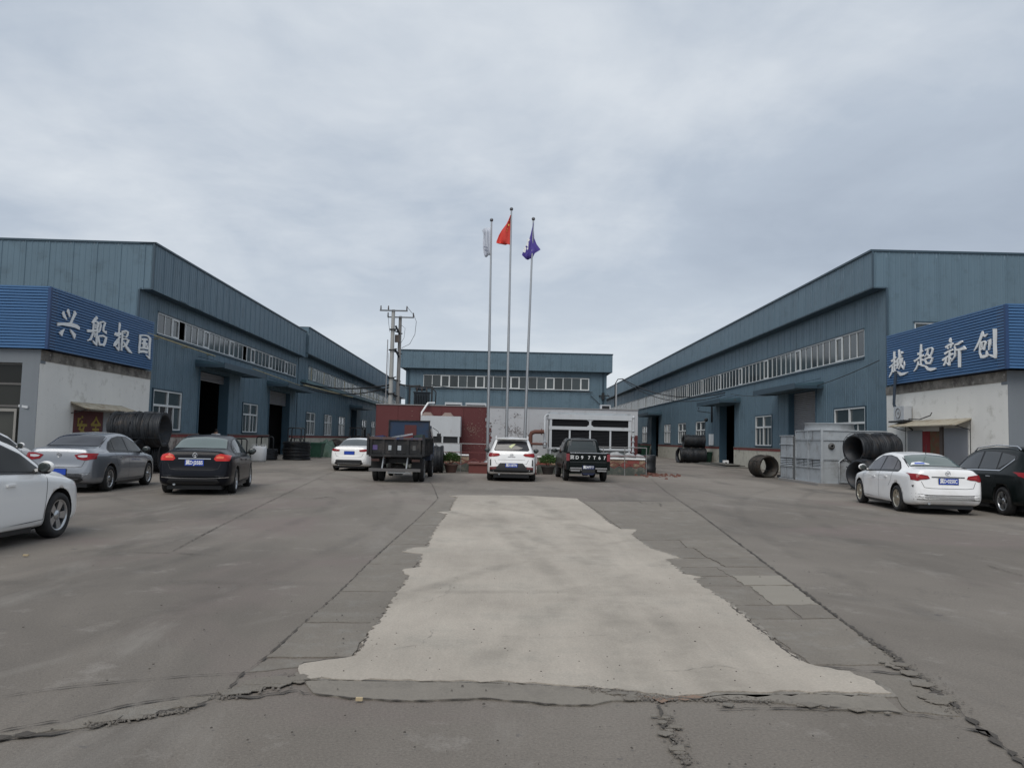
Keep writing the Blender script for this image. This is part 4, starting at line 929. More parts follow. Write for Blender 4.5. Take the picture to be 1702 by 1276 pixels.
def patch(bvh, view, poly, off, m, parent, name, grid=.07, sub=0):
    mk, d = DIRS[view]; bm = bmesh.new()
    if sub: poly = [tuple(v) for v in crv([Vector(p) for p in poly] + [Vector(poly[0])], sub)[:-1]]
    f = bm.faces.new([bm.verts.new((a, b, 0)) for a, b in poly])
    for ax in (0, 1):
        lo = min(p[ax] for p in poly); hi = max(p[ax] for p in poly); x = lo + grid
        while x < hi - .005:
            co = [0, 0, 0]; co[ax] = x; no = [0, 0, 0]; no[ax] = 1
            bmesh.ops.bisect_plane(bm, geom=bm.verts[:] + bm.edges[:] + bm.faces[:], plane_co=co, plane_no=no, dist=1e-5); x += grid
    bmesh.ops.triangulate(bm, faces=bm.faces[:])
    for v in bm.verts:
        o = mk(v.co.x, v.co.y); hit = bvh.ray_cast(o, d)
        if hit[0] is None:
            q = bvh.find_nearest(o + d * (o.length - 1.0)); h, n = q[0], q[1]
        else: h, n = hit[0], hit[1]
        if n.dot(d) > 0: n = -n
        v.co = h + (n * .5 - d * .5).normalized() * off
    me = bpy.data.meshes.new(name); bm.to_mesh(me); bm.free(); me.materials.append(m)
    for p in me.polygons: p.use_smooth = True
    bm = bmesh.new(); bm.from_mesh(me)
    for f in bm.faces:
        if f.normal.dot(d) > 0: f.normal_flip()
    bm.to_mesh(me); bm.free()
    return link(name, me, parent)
def seam(bvh, view, pts, parent, w_=.008, m=BLACK, name='seam', off=.003):
    mk, d = DIRS[view]; mb = MB(); P = []
    for a, b in zip(pts, pts[1:]):
        L = hypot(b[0] - a[0], b[1] - a[1]); k = max(1, int(L / .05))
        for i in range(k): P.append((a[0] + (b[0] - a[0]) * i / k, a[1] + (b[1] - a[1]) * i / k))
    P.append(pts[-1]); vs = []
    for i, q in enumerate(P):
        a = Vector(P[max(i - 1, 0)]); b = Vector(P[min(i + 1, len(P) - 1)]); dd = (b - a).normalized(); nr = Vector((-dd.y, dd.x)) * w_ / 2
        for s in (-1, 1):
            c = Vector(q) + nr * s; o = mk(c.x, c.y); hit = bvh.ray_cast(o, d); h = hit[0] if hit[0] else bvh.find_nearest(o + d * 3)[0]
            vs.append(h - d * off)
    mb.add(vs, [(2 * i, 2 * i + 1, 2 * i + 3, 2 * i + 2) for i in range(len(P) - 1)])
    return mb.build(name, m, parent, local=True)
_wh = {}
def wheel_meshes(r, wd, spokes, rim_m, style=0):
    k = (r, wd, spokes, rim_m.name, style)
    if k in _wh: return _wh[k]
    mb = MB(); h = wd / 2
    mb.lathe((0, 0, 0), (1, 0, 0), [(-h * .8, r * .66), (-h, r * .72), (-h, r * .86), (-h * .82, r * .97), (-h * .5, r), (h * .5, r), (h * .82, r * .97), (h, r * .86), (h, r * .72), (h * .8, r * .66)], 36)
    mb.lathe((0, 0, 0), (1, 0, 0), [(h * .8, r * .66), (-h * .8, r * .66)], 36)
    tm = mb.mesh('wheel', TYRE)
    mb = MB(); R = r * .68; o = h * .86
    mb.m = 0; mb.lathe((0, 0, 0), (1, 0, 0), [(o + .004, R), (o + .004, R * .93), (o - .03, R * .90), (-h * .6, R * .88)], 32)
    mb.m = 1; mb.lathe((0, 0, 0), (1, 0, 0), [(o - .10, R * .9), (o - .10, .0)], 24)
    mb.m = 0
    mb.lathe((0, 0, 0), (1, 0, 0), [(o - .035, .075), (o - .012, .065), (o - .008, .0)], 16)
    for i in range(spokes):
        a = 2 * pi * i / spokes; wi = .030 if spokes > 7 else .042; wo = .022 if spokes > 7 else .058
        for s in ((-1, 1) if style else (0,)):
            aa = a + s * .16
            c1 = Vector((0, cos(a), sin(a))); c2 = Vector((0, cos(aa), sin(aa))); tn = Vector((0, -sin(a), cos(a)))
            w1 = wi * (.5 if style else 1); w2 = wo * (.6 if style else 1)
            p = [c1 * .055 - tn * w1 + Vector((o - .05, 0, 0)), c1 * .055 + tn * w1 + Vector((o - .05, 0, 0)), c2 * R * .93 + tn * w2 + Vector((o - .035, 0, 0)), c2 * R * .93 - tn * w2 + Vector((o - .035, 0, 0))]
            mb.hexa(p + [q + Vector((.026, 0, 0)) for q in p])
    rm = mb.mesh('rim', [rim_m, BLACK]); _wh[k] = (tm, rm); return _wh[k]
def add_wheel(root, x, y, r, wd=.2, spokes=5, rim_m=ALU, style=0, steer=0):
    tm, rm = wheel_meshes(r, wd, spokes, rim_m, style)
    w_ = link('wheel', tm, root); w_.location = (x, y, r); w_.rotation_euler = (random.random() * .0, 0, (pi if x < 0 else 0) + steer)
    rr = link('rim', rm, w_); rr.rotation_euler = (random.random() * 6, 0, 0); return w_
SEDAN = dict(L=4.6, W=1.8,
    zt=[(0, .52), (.015, .60), (.05, .72), (.075, .90), (.10, 1.02), (.16, 1.085), (.5, 1.105), (.72, 1.13), (.95, 1.22), (1.35, 1.385), (1.75, 1.455), (2.2, 1.475), (2.6, 1.45), (2.95, 1.36), (3.35, 1.14), (3.62, 1.00), (3.8, .965), (4.2, .88), (4.45, .76), (4.57, .62), (4.6, .48)],
    zs=[(0, .45), (.05, .66), (.09, .84), (.15, .93), (.4, .965), (1.2, .965), (3.2, .90), (3.7, .86), (4.2, .78), (4.45, .66), (4.6, .42)],
    hw=[(0, .60), (.03, .70), (.12, .79), (.35, .855), (.9, .89), (1.6, .90), (3.3, .895), (3.9, .875), (4.2, .82), (4.42, .72), (4.55, .60), (4.6, .46)],
    ht=[(0, .48), (.1, .64), (.5, .68), (.8, .67), (1.1, .62), (1.6, .575), (2.6, .575), (3.1, .64), (3.5, .70), (3.9, .70), (4.25, .62), (4.5, .48), (4.6, .38)],
    zb=[(0, .34), (.12, .25), (.5, .20), (1.5, .18), (3.6, .18), (4.2, .18), (4.5, .21), (4.6, .28)], axles=(.98, 3.68), r=.325)
SUV = dict(L=4.4, W=1.83,
    zt=[(0, .52), (.02, .66), (.05, .78), (.09, .95), (.13, 1.08), (.20, 1.18), (.32, 1.36), (.46, 1.54), (.62, 1.61), (1.2, 1.655), (1.9, 1.66), (2.4, 1.62), (2.8, 1.50), (3.15, 1.28), (3.38, 1.13), (3.55, 1.08), (4.0, 1.0), (4.25, .86), (4.37, .70), (4.4, .5)],
    zs=[(0, .46), (.05, .72), (.12, .92), (.25, 1.02), (1, 1.05), (3.1, .99), (3.55, .95), (4.1, .86), (4.3, .70), (4.4, .44)],
    hw=[(0, .66), (.03, .74), (.12, .82), (.35, .885), (.9, .91), (3.2, .91), (3.75, .89), (4.05, .83), (4.25, .74), (4.37, .6), (4.4, .48)],
    ht=[(0, .52), (.1, .72), (.2, .72), (.4, .645), (.7, .61), (1.6, .61), (2.5, .61), (3.0, .66), (3.4, .71), (3.8, .71), (4.15, .6), (4.4, .4)],
    zb=[(0, .40), (.12, .30), (.5, .24), (1.5, .21), (3.5, .21), (4.2, .22), (4.4, .32)], axles=(.86, 3.50), r=.345)
def scaled(S, L=None, W=None, H=None):
    fl = (L or S['L']) / S['L']; fw = (W or S['W']) / S['W']; fh = H or 1.0
    T = dict(L=S['L'] * fl, W=S['W'] * fw, axles=tuple(a * fl for a in S['axles']), r=S['r'])
    for k in ('zt', 'zs', 'zb'): T[k] = [(a * fl, b * fh) for a, b in S[k]]
    for k in ('hw', 'ht'): T[k] = [(a * fl, b * fw) for a, b in S[k]]
    return T
def plate_on(root, body, text, y, z, m=PLATEB, tilt=0.0, w_=.44, h=.14, bvh=None, x=0):
    if bvh is not None: y = bvh.ray_cast(Vector((x, -6, z)), Vector((0, 1, 0)))[0].y - .018
    mb = MB(); mb.box(-w_ / 2 - .01, w_ / 2 + .01, 0, .012, -h / 2 - .008, h / 2 + .008); fr = mb.build('plate_frame', BLACK, root, local=True); fr.location = (x, y, z)
    mb = MB(); mb.box(-w_ / 2, w_ / 2, -.004, -.001, -h / 2, h / 2); pl = mb.build('plate', m, fr, local=True)
    if text:
        me = text_mesh(text, h * .88, .001, .004); me.materials.clear(); me.materials.append(WHITE)
        xs = [v.co.x for v in me.vertices]; k = w_ * .90 / (max(xs) - min(xs)); me.transform(Matrix.Diagonal((k, 1, 1, 1)))
        t = link('plate_lettering', me, fr); t.matrix_basis = facing((0, -.007, 0), (1, 0, 0), (0, 0, 1))
    return fr
def mirror_part(root, sx, y, z, m, w_=.0):
    mb = MB(); mb.sphere((sx * (w_ + .13), y, z + .03), .105, 14, 9, (1.05, .62, .78)); mb.bar((sx * (w_ - .03), y + .02, z - .03), (sx * (w_ + .06), y, z), .05, .04); o = mb.build('mirror', m, root, local=True)
    mb = MB(); mb.sphere((sx * (w_ + .11), y + .004, z - .005), .095, 14, 9, (1.05, .6, .72)); mb.build('mirror_foot', BLACK, o, local=True)
    mb = MB(); c = (sx * (w_ + .13), y - .055, z + .03)
    mb.sphere(c, .088, 12, 7, (1, .15, .75)); mb.build('mirror_glass', CARGLASS2, o, local=True); return o
def car(label, loc, heading, spec, pm, kind='sedan', plate=None, plate_z=.80, lamps=None, lampm=REDLAMP, spokes=5, rim=ALU, style=0, mirm=None, emblem=None, badge=None, name='parked_car', group=None, rearglass=CARGLASS2, lower_black=False, chrome_dlo=False, plate_on_bumper=False, front_details=False, steer=0, diffuser=None, cat='car', sideglass=CARGLASS, clear_lamp=False):
    L = spec['L']; W_ = spec['W']; r = spec['r']; yo = -L / 2
    root = thing(name, label, cat, (loc[0], loc[1], 0), -radians(heading), group)
    mb = car_body(spec); bvh = bvh_of(mb)
    cut = MB()
    for a in spec['axles']:
        for sx in (-1, 1):
            cut.smooth = False
            prof = [(0, 0.0001), (0, r + .055), (.42, r + .055), (.42, 0.0001)]
            cut.lathe((sx * (W_ / 2 - .27), a + yo, r + .01), (sx, 0, 0), prof, 28, False)
    bme = carve(mb, cut, [pm, BLACKRUB]); body = link('body', bme, root)
    if not any(p.material_index == 0 for p in bme.polygons): print('CARVE FAIL', label)
    ax0, ax1 = spec['axles']; fl = L / (4.6 if kind == 'sedan' else 4.4); hs = 1.0
    Z = lambda t: pchip(spec['zs'], t)
    T = lambda t: t * fl + yo
    zt = lambda t: pchip(spec['zt'], t * fl)
    # side glazing
    for v in ('right', 'left'):
        if kind == 'sedan':
            dlo = [(T(3.42), Z(3.42 * fl) + .045), (T(3.0), zt(3.0) - .13), (T(2.6), zt(2.6) - .085), (T(2.0), zt(2.0) - .085), (T(1.6), zt(1.6) - .10), (T(1.25), zt(1.25) - .12), (T(.98), Z(1.0) + .10), (T(.95), Z(1.0) + .035), (T(1.6), Z(1.6) + .03)]
            panes = [[(T(3.30), Z(3.3 * fl) + .065), (T(2.98), zt(2.98) - .16), (T(2.6), zt(2.6) - .11), (T(2.24), zt(2.24) - .11), (T(2.18), Z(2.2) + .055)],
                     [(T(2.11), Z(2.1) + .055), (T(2.13), zt(2.13) - .11), (T(1.75), zt(1.75) - .115), (T(1.46), zt(1.46) - .13), (T(1.30), Z(1.3) + .06)],
                     [(T(1.26), Z(1.26) + .06), (T(1.40), zt(1.40) - .14), (T(1.25), zt(1.25) - .15), (T(1.04), Z(1.0) + .10), (T(1.02), Z(1.0) + .065)]]
            doors = [[(T(3.28), .30), (T(3.32), .60), (T(3.36), Z(3.36 * fl) + .03)], [(T(2.14), .27), (T(2.14), Z(2.1) + .03)], [(T(1.46), .62), (T(1.32), .75), (T(1.24), Z(1.2) + .03)], [(T(3.28), .30), (T(2.14), .27), (T(1.62), .27)]]
        else:
            dlo = [(T(3.22), Z(3.2 * fl) + .04), (T(2.85), zt(2.85) - .14), (T(2.4), zt(2.4) - .09), (T(1.6), zt(1.6) - .09), (T(.9), zt(.9) - .12), (T(.52), zt(.9) - .20), (T(.50), zt(.9) - .28), (T(.95), Z(.9) + .035), (T(2.0), Z(2.0) + .03)]
            panes = [[(T(3.10), Z(3.1 * fl) + .06), (T(2.82), zt(2.82) - .17), (T(2.4), zt(2.4) - .12), (T(2.06), zt(2.06) - .12), (T(2.02), Z(2.0) + .055)],
                     [(T(1.95), Z(1.95) + .055), (T(1.97), zt(1.97) - .12), (T(1.5), zt(1.5) - .12), (T(1.26), zt(1.26) - .13), (T(1.18), Z(1.18) + .06)],
                     [(T(1.12), Z(1.1) + .07), (T(1.19), zt(1.19) - .14), (T(.9), zt(.9) - .16), (T(.62), zt(.9) - .21), (T(.60), zt(.9) - .27)]]
            doors = [[(T(3.12), .34), (T(3.14), .7), (T(3.16), Z(3.1 * fl) + .03)], [(T(1.98), .30), (T(1.98), Z(2.0) + .03)], [(T(1.36), .66), (T(1.22), .8), (T(1.12), Z(1.1) + .03)], [(T(3.12), .34), (T(1.98), .30), (T(1.45), .32)]]
        dl = patch(bvh, v, dlo, .004, BLACK if not chrome_dlo else PLASTIC, body, 'window_surround')
        for p in panes: patch(bvh, v, p, .009, sideglass, dl, 'window')
        if chrome_dlo or kind == 'sedan':
            seam(bvh, v, [(T(.60 if kind != 'sedan' else .96), zt(.9) - .27 if kind != 'sedan' else Z(1.0) + .04), (T(.98), Z(.9) + .035), (T(2.0), Z(2.0) + .03), (T(3.3 if kind == 'sedan' else 3.15), Z(3.2 * fl) + .045)], body, .022, CHROME if chrome_dlo else BLACK, 'window_trim', .012)
        for dpts in doors: seam(bvh, v, dpts, body, .009)
        sx = 1 if v == 'right' else -1
        for t in ((2.52, 1.66) if kind == 'sedan' else (2.2, 1.42)):
            h = bvh.ray_cast(Vector((sx * 4, T(t), Z(t) - .12)), Vector((-sx, 0, 0)))[0]
            if h:
                mb = MB(); mb.box(h.x - .01, h.x + .028 * sx, T(t) - .1, T(t) + .1, h.z - .014, h.z + .014) if sx > 0 else mb.box(h.x - .028, h.x + .01, T(t) - .1, T(t) + .1, h.z - .014, h.z + .014)
                mb.build('door_handle', pm if not chrome_dlo else CHROME, body, local=True)
        mirror_part(root, sx, T(3.15 if kind == 'sedan' else 2.98), Z(3.1) + .10, mirm or pm, W_ / 2 - .06)
        sk = seam(bvh, v, [(T(1.45), .26), (T(3.1), .26)], body, .05, PLASTIC if lower_black else pm, 'side_sill', .012)
    # glass front and back
    if kind == 'sedan':
        xb = W_ / 2 - .24; xt = W_ / 2 - .335
        rg = [(-xb, T(.76)), (-xb * .5, T(.72)), (xb * .5, T(.72)), (xb, T(.76)), (xt + .02, T(1.38)), (xt * .5, T(1.44)), (-xt * .5, T(1.44)), (-xt - .02, T(1.38))]
        a = patch(bvh, 'top', rg, .004, BLACK, body, 'rear_window_seal'); s = .94
        cy_ = (T(.72) + T(1.44)) / 2
        patch(bvh, 'top', [(x * .95, (y - cy_) * .9 + cy_) for x, y in rg], .009, rearglass, a, 'rear_window')
        ws = [(-W_ / 2 + .22, T(3.48)), (0, T(3.60)), (W_ / 2 - .22, T(3.48)), (W_ / 2 - .34, T(2.78)), (0, T(2.70)), (-W_ / 2 + .34, T(2.78))]
        patch(bvh, 'top', ws, .006, CARGLASS, body, 'windscreen')
    else:
        zb0, zb1 = 1.14 * hs, 1.50 * hs
        k = spec['zt'][9][1] / 1.655
        zb0 *= k; zb1 *= k
        rg = [(-.66, zb0 + .04), (-.6, zb0), (.6, zb0), (.66, zb0 + .04), (.545, zb1), (.3, zb1 + .02), (-.3, zb1 + .02), (-.545, zb1)]
        a = patch(bvh, 'rear', rg, .004, BLACK, body, 'rear_window_seal', .05)
        patch(bvh, 'rear', [(x * .95, (z - 1.33 * k) * .9 + 1.33 * k) for x, z in rg], .01, rearglass, a, 'rear_window', .05)
        ws = [(-W_ / 2 + .22, T(3.30)), (0, T(3.42)), (W_ / 2 - .22, T(3.30)), (W_ / 2 - .34, T(2.62)), (0, T(2.54)), (-W_ / 2 + .34, T(2.62))]
        patch(bvh, 'top', ws, .006, CARGLASS, body, 'windscreen')
        for sx in (-1, 1):
            mb = MB(); mb.tube([(sx * .60, T(.55), zt(.55) + .0), (sx * .60, T(.7), zt(.9) + .03), (sx * .60, T(1.6), zt(1.6) + .045), (sx * .60, T(2.5), zt(2.5) + .02), (sx * .60, T(2.65), zt(2.65) - .03)], .017, 8); mb.build('roof_rail', CHROME if not lower_black else pm, body, local=True)
        mb = MB(); mb.hexa([(-.56, T(.26), zt(.62) - .03), (.56, T(.26), zt(.62) - .03), (.58, T(.7), zt(.7) - .04), (-.58, T(.7), zt(.7) - .04), (-.56, T(.26), zt(.62) - .0), (.56, T(.26), zt(.62) - .0), (.58, T(.7), zt(.75) + .004), (-.58, T(.7), zt(.75) + .004)]); mb.build('spoiler', pm, body, local=True)
    # lamps, tailgate lines, plate
    for sx in (-1, 1):
        cap = pchip(spec['hw'], .20)
        pl = [(min(x, cap) * sx, z) for x, z in lamps]
        lp = patch(bvh, 'rear', pl, .012, lampm, root, 'tail_lamp', .03)
        cxm = sum(p[0] for p in pl) / len(pl); czm = sum(p[1] for p in pl) / len(pl)
        patch(bvh, 'rear', [((x - cxm) * .5 + cxm - sx * .05, (z - czm) * .35 + czm + .01) for x, z in pl], .017, (LAMPCLEAR if clear_lamp else mat('lamp_inner', (.34, .03, .03), .15, 0, .3, 20, spec=.3)) if lampm is REDLAMP else mat('lamp_inner_orange', (.75, .16, .07), .2, coat=.5), lp, 'lamp_insert', .03)
    tl = (.66, .36) if kind == 'sedan' else (.66, .58)
    zb_ = .63 if kind == 'sedan' else .64
    seam(bvh, 'rear', [(-.62, zb_ + .16), (-.56, zb_ + .02), (-.4, zb_), (.4, zb_), (.56, zb_ + .02), (.62, zb_ + .16)], body, .010)
    seam(bvh, 'rear', [(-.8, .50), (-.4, .47), (.4, .47), (.8, .50)], body, .008)
    dfz = diffuser or .36
    if diffuser is not False: patch(bvh, 'rear', [(-.62, zb_ - .30), (-.55, zb_ - .22 if not diffuser else dfz), (.55, zb_ - .22 if not diffuser else dfz), (.62, zb_ - .30), (.5, .27), (-.5, .27)] if kind == 'sedan' else [(-.8, .36), (-.80, .50), (-.52, .56), (-.42, .68), (.42, .68), (.52, .56), (.80, .50), (.8, .36), (.5, .34), (-.5, .34)], .010, PLASTIC, body, 'diffuser', .05)
    if lower_black:
        for sx in (-1, 1): patch(bvh, 'rear', [(sx * .56, .47), (sx * .80, .44), (sx * .80, .53), (sx * .56, .55)], .014, mat('bumper_maroon', (.14, .03, .03), .5), body, 'bumper_insert', .05); patch(bvh, 'rear', [(sx * .745, .58), (sx * .79, .58), (sx * .79, .80), (sx * .755, .82)], .014, BLACK, body, 'bumper_vent', .05)
    if plate is not None: plate_on(root, body, plate, 0, plate_z, bvh=bvh)
    if emblem:
        hp = bvh.ray_cast(Vector((0, -6, emblem)), Vector((0, 1, 0)))[0]
        mb = MB(); mb.lathe((0, hp.y - .012, emblem), (0, 1, 0), [(0, .048), (-.006, .055), (0, .062), (.006, .055), (0, .048)], 24); mb.bar((-.03, hp.y - .014, emblem + .03), (-.008, hp.y - .014, emblem - .03), .01); mb.bar((.03, hp.y - .014, emblem + .03), (.008, hp.y - .014, emblem - .03), .01); mb.bar((-.012, hp.y - .014, emblem + .005), (.012, hp.y - .014, emblem + .005), .01); mb.build('emblem', CHROME, body, local=True)
    if kind == 'sedan' and badge != 'none': seam(bvh, 'rear', [(-.38, plate_z + .10), (.38, plate_z + .10)], body, .02, CHROME if badge == 'chrome' else PLASTIC, 'plate_trim', .014)
    # nose: head lamps and grille
    hzl = .70 if kind == 'sedan' else .78
    for sx in (-1, 1): patch(bvh, 'front', [(sx * .42, hzl - .03), (sx * .70, hzl + .0), (sx * .80, hzl + .07), (sx * .66, hzl + .10), (sx * .44, hzl + .05)], .01, LAMPCLEAR, root, 'headlamp', .04)
    patch(bvh, 'front', [(-.38, hzl - .02), (.38, hzl - .02), (.34, hzl - .16), (-.34, hzl - .16)], .01, PLASTIC, body, 'grille', .06)
    mb = MB(); mb.tube([(-.45, T(.05), .27), (-.45, T(.35), .27)], .03, 10); mb.build('exhaust', STEEL, root, local=True)
    mb = MB(); mb.box(-W_ / 2 + .26, W_ / 2 - .26, T(.2), T(4.2), .14, .28); mb.box(-W_ / 2 + .06, W_ / 2 - .06, T(1.5), T(3.1), .15, .28); mb.build('underbody_shade_block', BLACK, root, local=True)  # underside boxes, made low and wide to deepen the shade beneath the car
    for a in spec['axles']:
        for sx in (-1, 1): add_wheel(root, sx * (W_ / 2 - .115), a + yo, r, .21, spokes, rim, style, steer if a == spec['axles'][1] else 0)
    return root, bvh, body
def place_by_wheel(px, py, heading, spec, which):     # contact of a wheel -> car centre
    g = G(px, py); h = radians(heading); f = Vector((sin(h), cos(h))); rt = Vector((cos(h), -sin(h)))
    a = spec['axles'][0 if which[0] == 'r' else 1] - spec['L'] / 2; s = spec['W'] / 2 - .05
    c = Vector((g.x, g.y)) - f * a - rt * (s if which[1] == 'r' else -s)
    return (c.x, c.y)
PW = paint('car_paint_white', (.80, .80, .79)); PW2 = paint('car_paint_pearl', (.82, .82, .82), dirt=1)
PG = paint('car_paint_grey', (.235, .25, .275), .55, .3); PB = mat('car_paint_black', (.005, .006, .010), .28, 0, spec=.16, coat=.10); PB2 = mat('car_paint_black_green', (.005, .008, .008), .28, 0, spec=.16, coat=.10)
CARG = 'cars parked around the yard'
# near white sedan cut by the left edge
s = scaled(SEDAN, 4.65, 1.82); 
car('white sedan cut off by the left edge of the photo, closest car to the camera', place_by_wheel(92, 893, 0, s, 'fr'), 0, s, PW, lamps=[(.5, .92), (.80, .93), (.83, .80), (.6, .78), (.48, .82)], spokes=5, mirm=PW, group=CARG, sideglass=CARGLASS)
# white car behind it
s = scaled(SEDAN, 4.5, 1.78)
car('white sedan mostly hidden behind the closest white sedan, in front of the left gatehouse', (-15.95, 23.6), 0, s, PW2, lamps=[(.5, .92), (.80, .93), (.83, .80), (.6, .78), (.48, .82)], group=CARG)
# grey sedan
s = scaled(SEDAN, 4.55, 1.80, 1.01)
r_, bv, bd = car('silver grey sedan with alloy wheels parked before the left gatehouse', place_by_wheel(180, 816, -5, s, 'rr'), -5, s, PG, plate='', plate_z=.52, lamps=[(.36, .93), (.58, .98), (.82, .97), (.86, .84), (.62, .80), (.44, .83)], spokes=8, style=1, mirm=mat('grey_mirror', (.06, .065, .07), .3), emblem=.93, badge='none', clear_lamp=True, group=CARG, rearglass=mat('dark_rear_glass', (.03, .03, .035), .05, 0, spec=.6))
# black sedan
s = scaled(SEDAN, 4.75, 1.80, 1.01)
r_, bv, bd = car('glossy black sedan with bright red tail lamps parked before the first open door', place_by_wheel(390, 819, -11, s, 'rr'), -11, s, PB, plate='冀D·J35B5', plate_z=.80, lamps=[(.45, .90), (.50, .985), (.60, 1.03), (.84, .98), (.88, .90), (.80, .85), (.5, .85)], lampm=REDBRIGHT, spokes=10, emblem=.985, badge='chrome', group=CARG, rearglass=mat('pale_rear_glass', (.10, .13, .12), .05, 0, spec=1.0), mirm=BLACK)
seam(bv, 'rear', [(-.86, .45), (-.3, .42), (.3, .42), (.86, .45)], bd, .02, CHROME, 'bumper_trim', .014)
# far white sedan
s = scaled(SEDAN, 4.8, 1.80, .985)
car('white sedan with a sloping roof parked just left of the dump truck', (-6.95, 37.15), 2, s, PW, plate='', plate_z=.80, lamps=[(.42, .93), (.62, .96), (.86, .98), (.88, .90), (.66, .86), (.45, .86)], spokes=5, emblem=None, badge='none', group=CARG, diffuser=.50)
# white SUV
s = scaled(SUV, 4.45, 1.84, .985)
r_, bv, bd = car('white SUV with roof rails and red tail lamps, parked at the foot of the flagpoles', (.05, 31.6), 0, s, PW2, kind='suv', plate='冀D·X877N', plate_z=.60, lamps=[(.42, .98), (.48, 1.03), (.82, 1.05), (.86, .93), (.80, .90), (.5, .93)], spokes=5, emblem=.97, mirm=BLACK, lower_black=True, group=CARG, cat='SUV', rearglass=mat('dark_rear_glass', (.03, .03, .035), .05, 0, spec=.6))
seam(bv, 'rear', [(-.50, .80), (.50, .80)], bd, .012, mat('seam_grey', (.3, .3, .3), .6)); seam(bv, 'rear', [(-.14, .905), (.14, .905)], bd, .03, mat('badge_grey', (.25, .25, .26), .4), 'badge')
patch(bv, 'rear', [(-.12, 1.28), (-.02, 1.22), (.14, 1.38), (.02, 1.37)], .02, mat('paper_tag', (.62, .66, .40), .7), bd, 'paper_tag', .05)
# right white sedan
s = scaled(SEDAN, 4.5, 1.76)
r_, bv, bd = car('white saloon with a blue and white window sticker parked beside the black SUV', place_by_wheel(1492, 849, 5, s, 'rl'), 5, s, PW2, plate='冀D·0250C', plate_z=.80, lamps=[(.42, .86), (.46, .93), (.60, .955), (.84, .97), (.87, .82), (.70, .80), (.62, .83), (.5, .84)], spokes=7, rim=mat('wheel_alloy_warm', (.50, .46, .38), .3, .85), emblem=.99, badge='trim', diffuser=False, group=CARG, sideglass=mat('side_glass_tint', (.035, .028, .032), .04, 0, spec=.6), rearglass=mat('pale_rear_glass', (.10, .13, .12), .05, 0, spec=1.0))
stk = patch(bv, 'top', [(-.58, -1.46), (-.5, -1.44), (-.12, -1.44), (-.10, -1.40), (-.3, -1.29), (-.5, -1.33)], .016, WHITE, bd, 'window_sticker', .04)
patch(bv, 'top', [(-.46, -1.42), (-.20, -1.42), (-.22, -1.35), (-.44, -1.35)], .020, mat('sticker_blue', (.06, .12, .50), .5, 0, .3, 12), stk, 'sticker_print', .04)
mb = MB(); mb.bar((0, -.95, 1.43), (.0, -.99, 1.66), .012); mb.build('antenna', BLACK, r_, local=True)
seam(bv, 'rear', [(-.80, .42), (.80, .42)], bd, .014, mat('seam_grey', (.3, .3, .3), .6)); seam(bv, 'rear', [(-.82, .36), (.82, .36)], bd, .03, mat('bumper_shade_strip', (.22, .22, .21), .6))
patch(bv, 'rear', [(-.80, .69), (-.77, .70), (-.78, .64)], .012, BLACK, bd, 'scratch')
# black SUV right edge
s = scaled(SUV, 4.6, 1.86, 1.0)
car('black SUV with chrome window line at the right edge of the photo', place_by_wheel(1668, 856, 4, s, 'rl'), 4, s, PB2, kind='suv', plate='', plate_z=.75, lamps=[(.40, 1.0), (.50, 1.04), (.86, 1.06), (.90, .97), (.80, .93), (.5, .96)], spokes=5, style=1, chrome_dlo=True, mirm=BLACK, emblem=.98, group=CARG, cat='SUV', sideglass=mat('suv_glass', (.02, .022, .024), .05, 0, spec=.6))

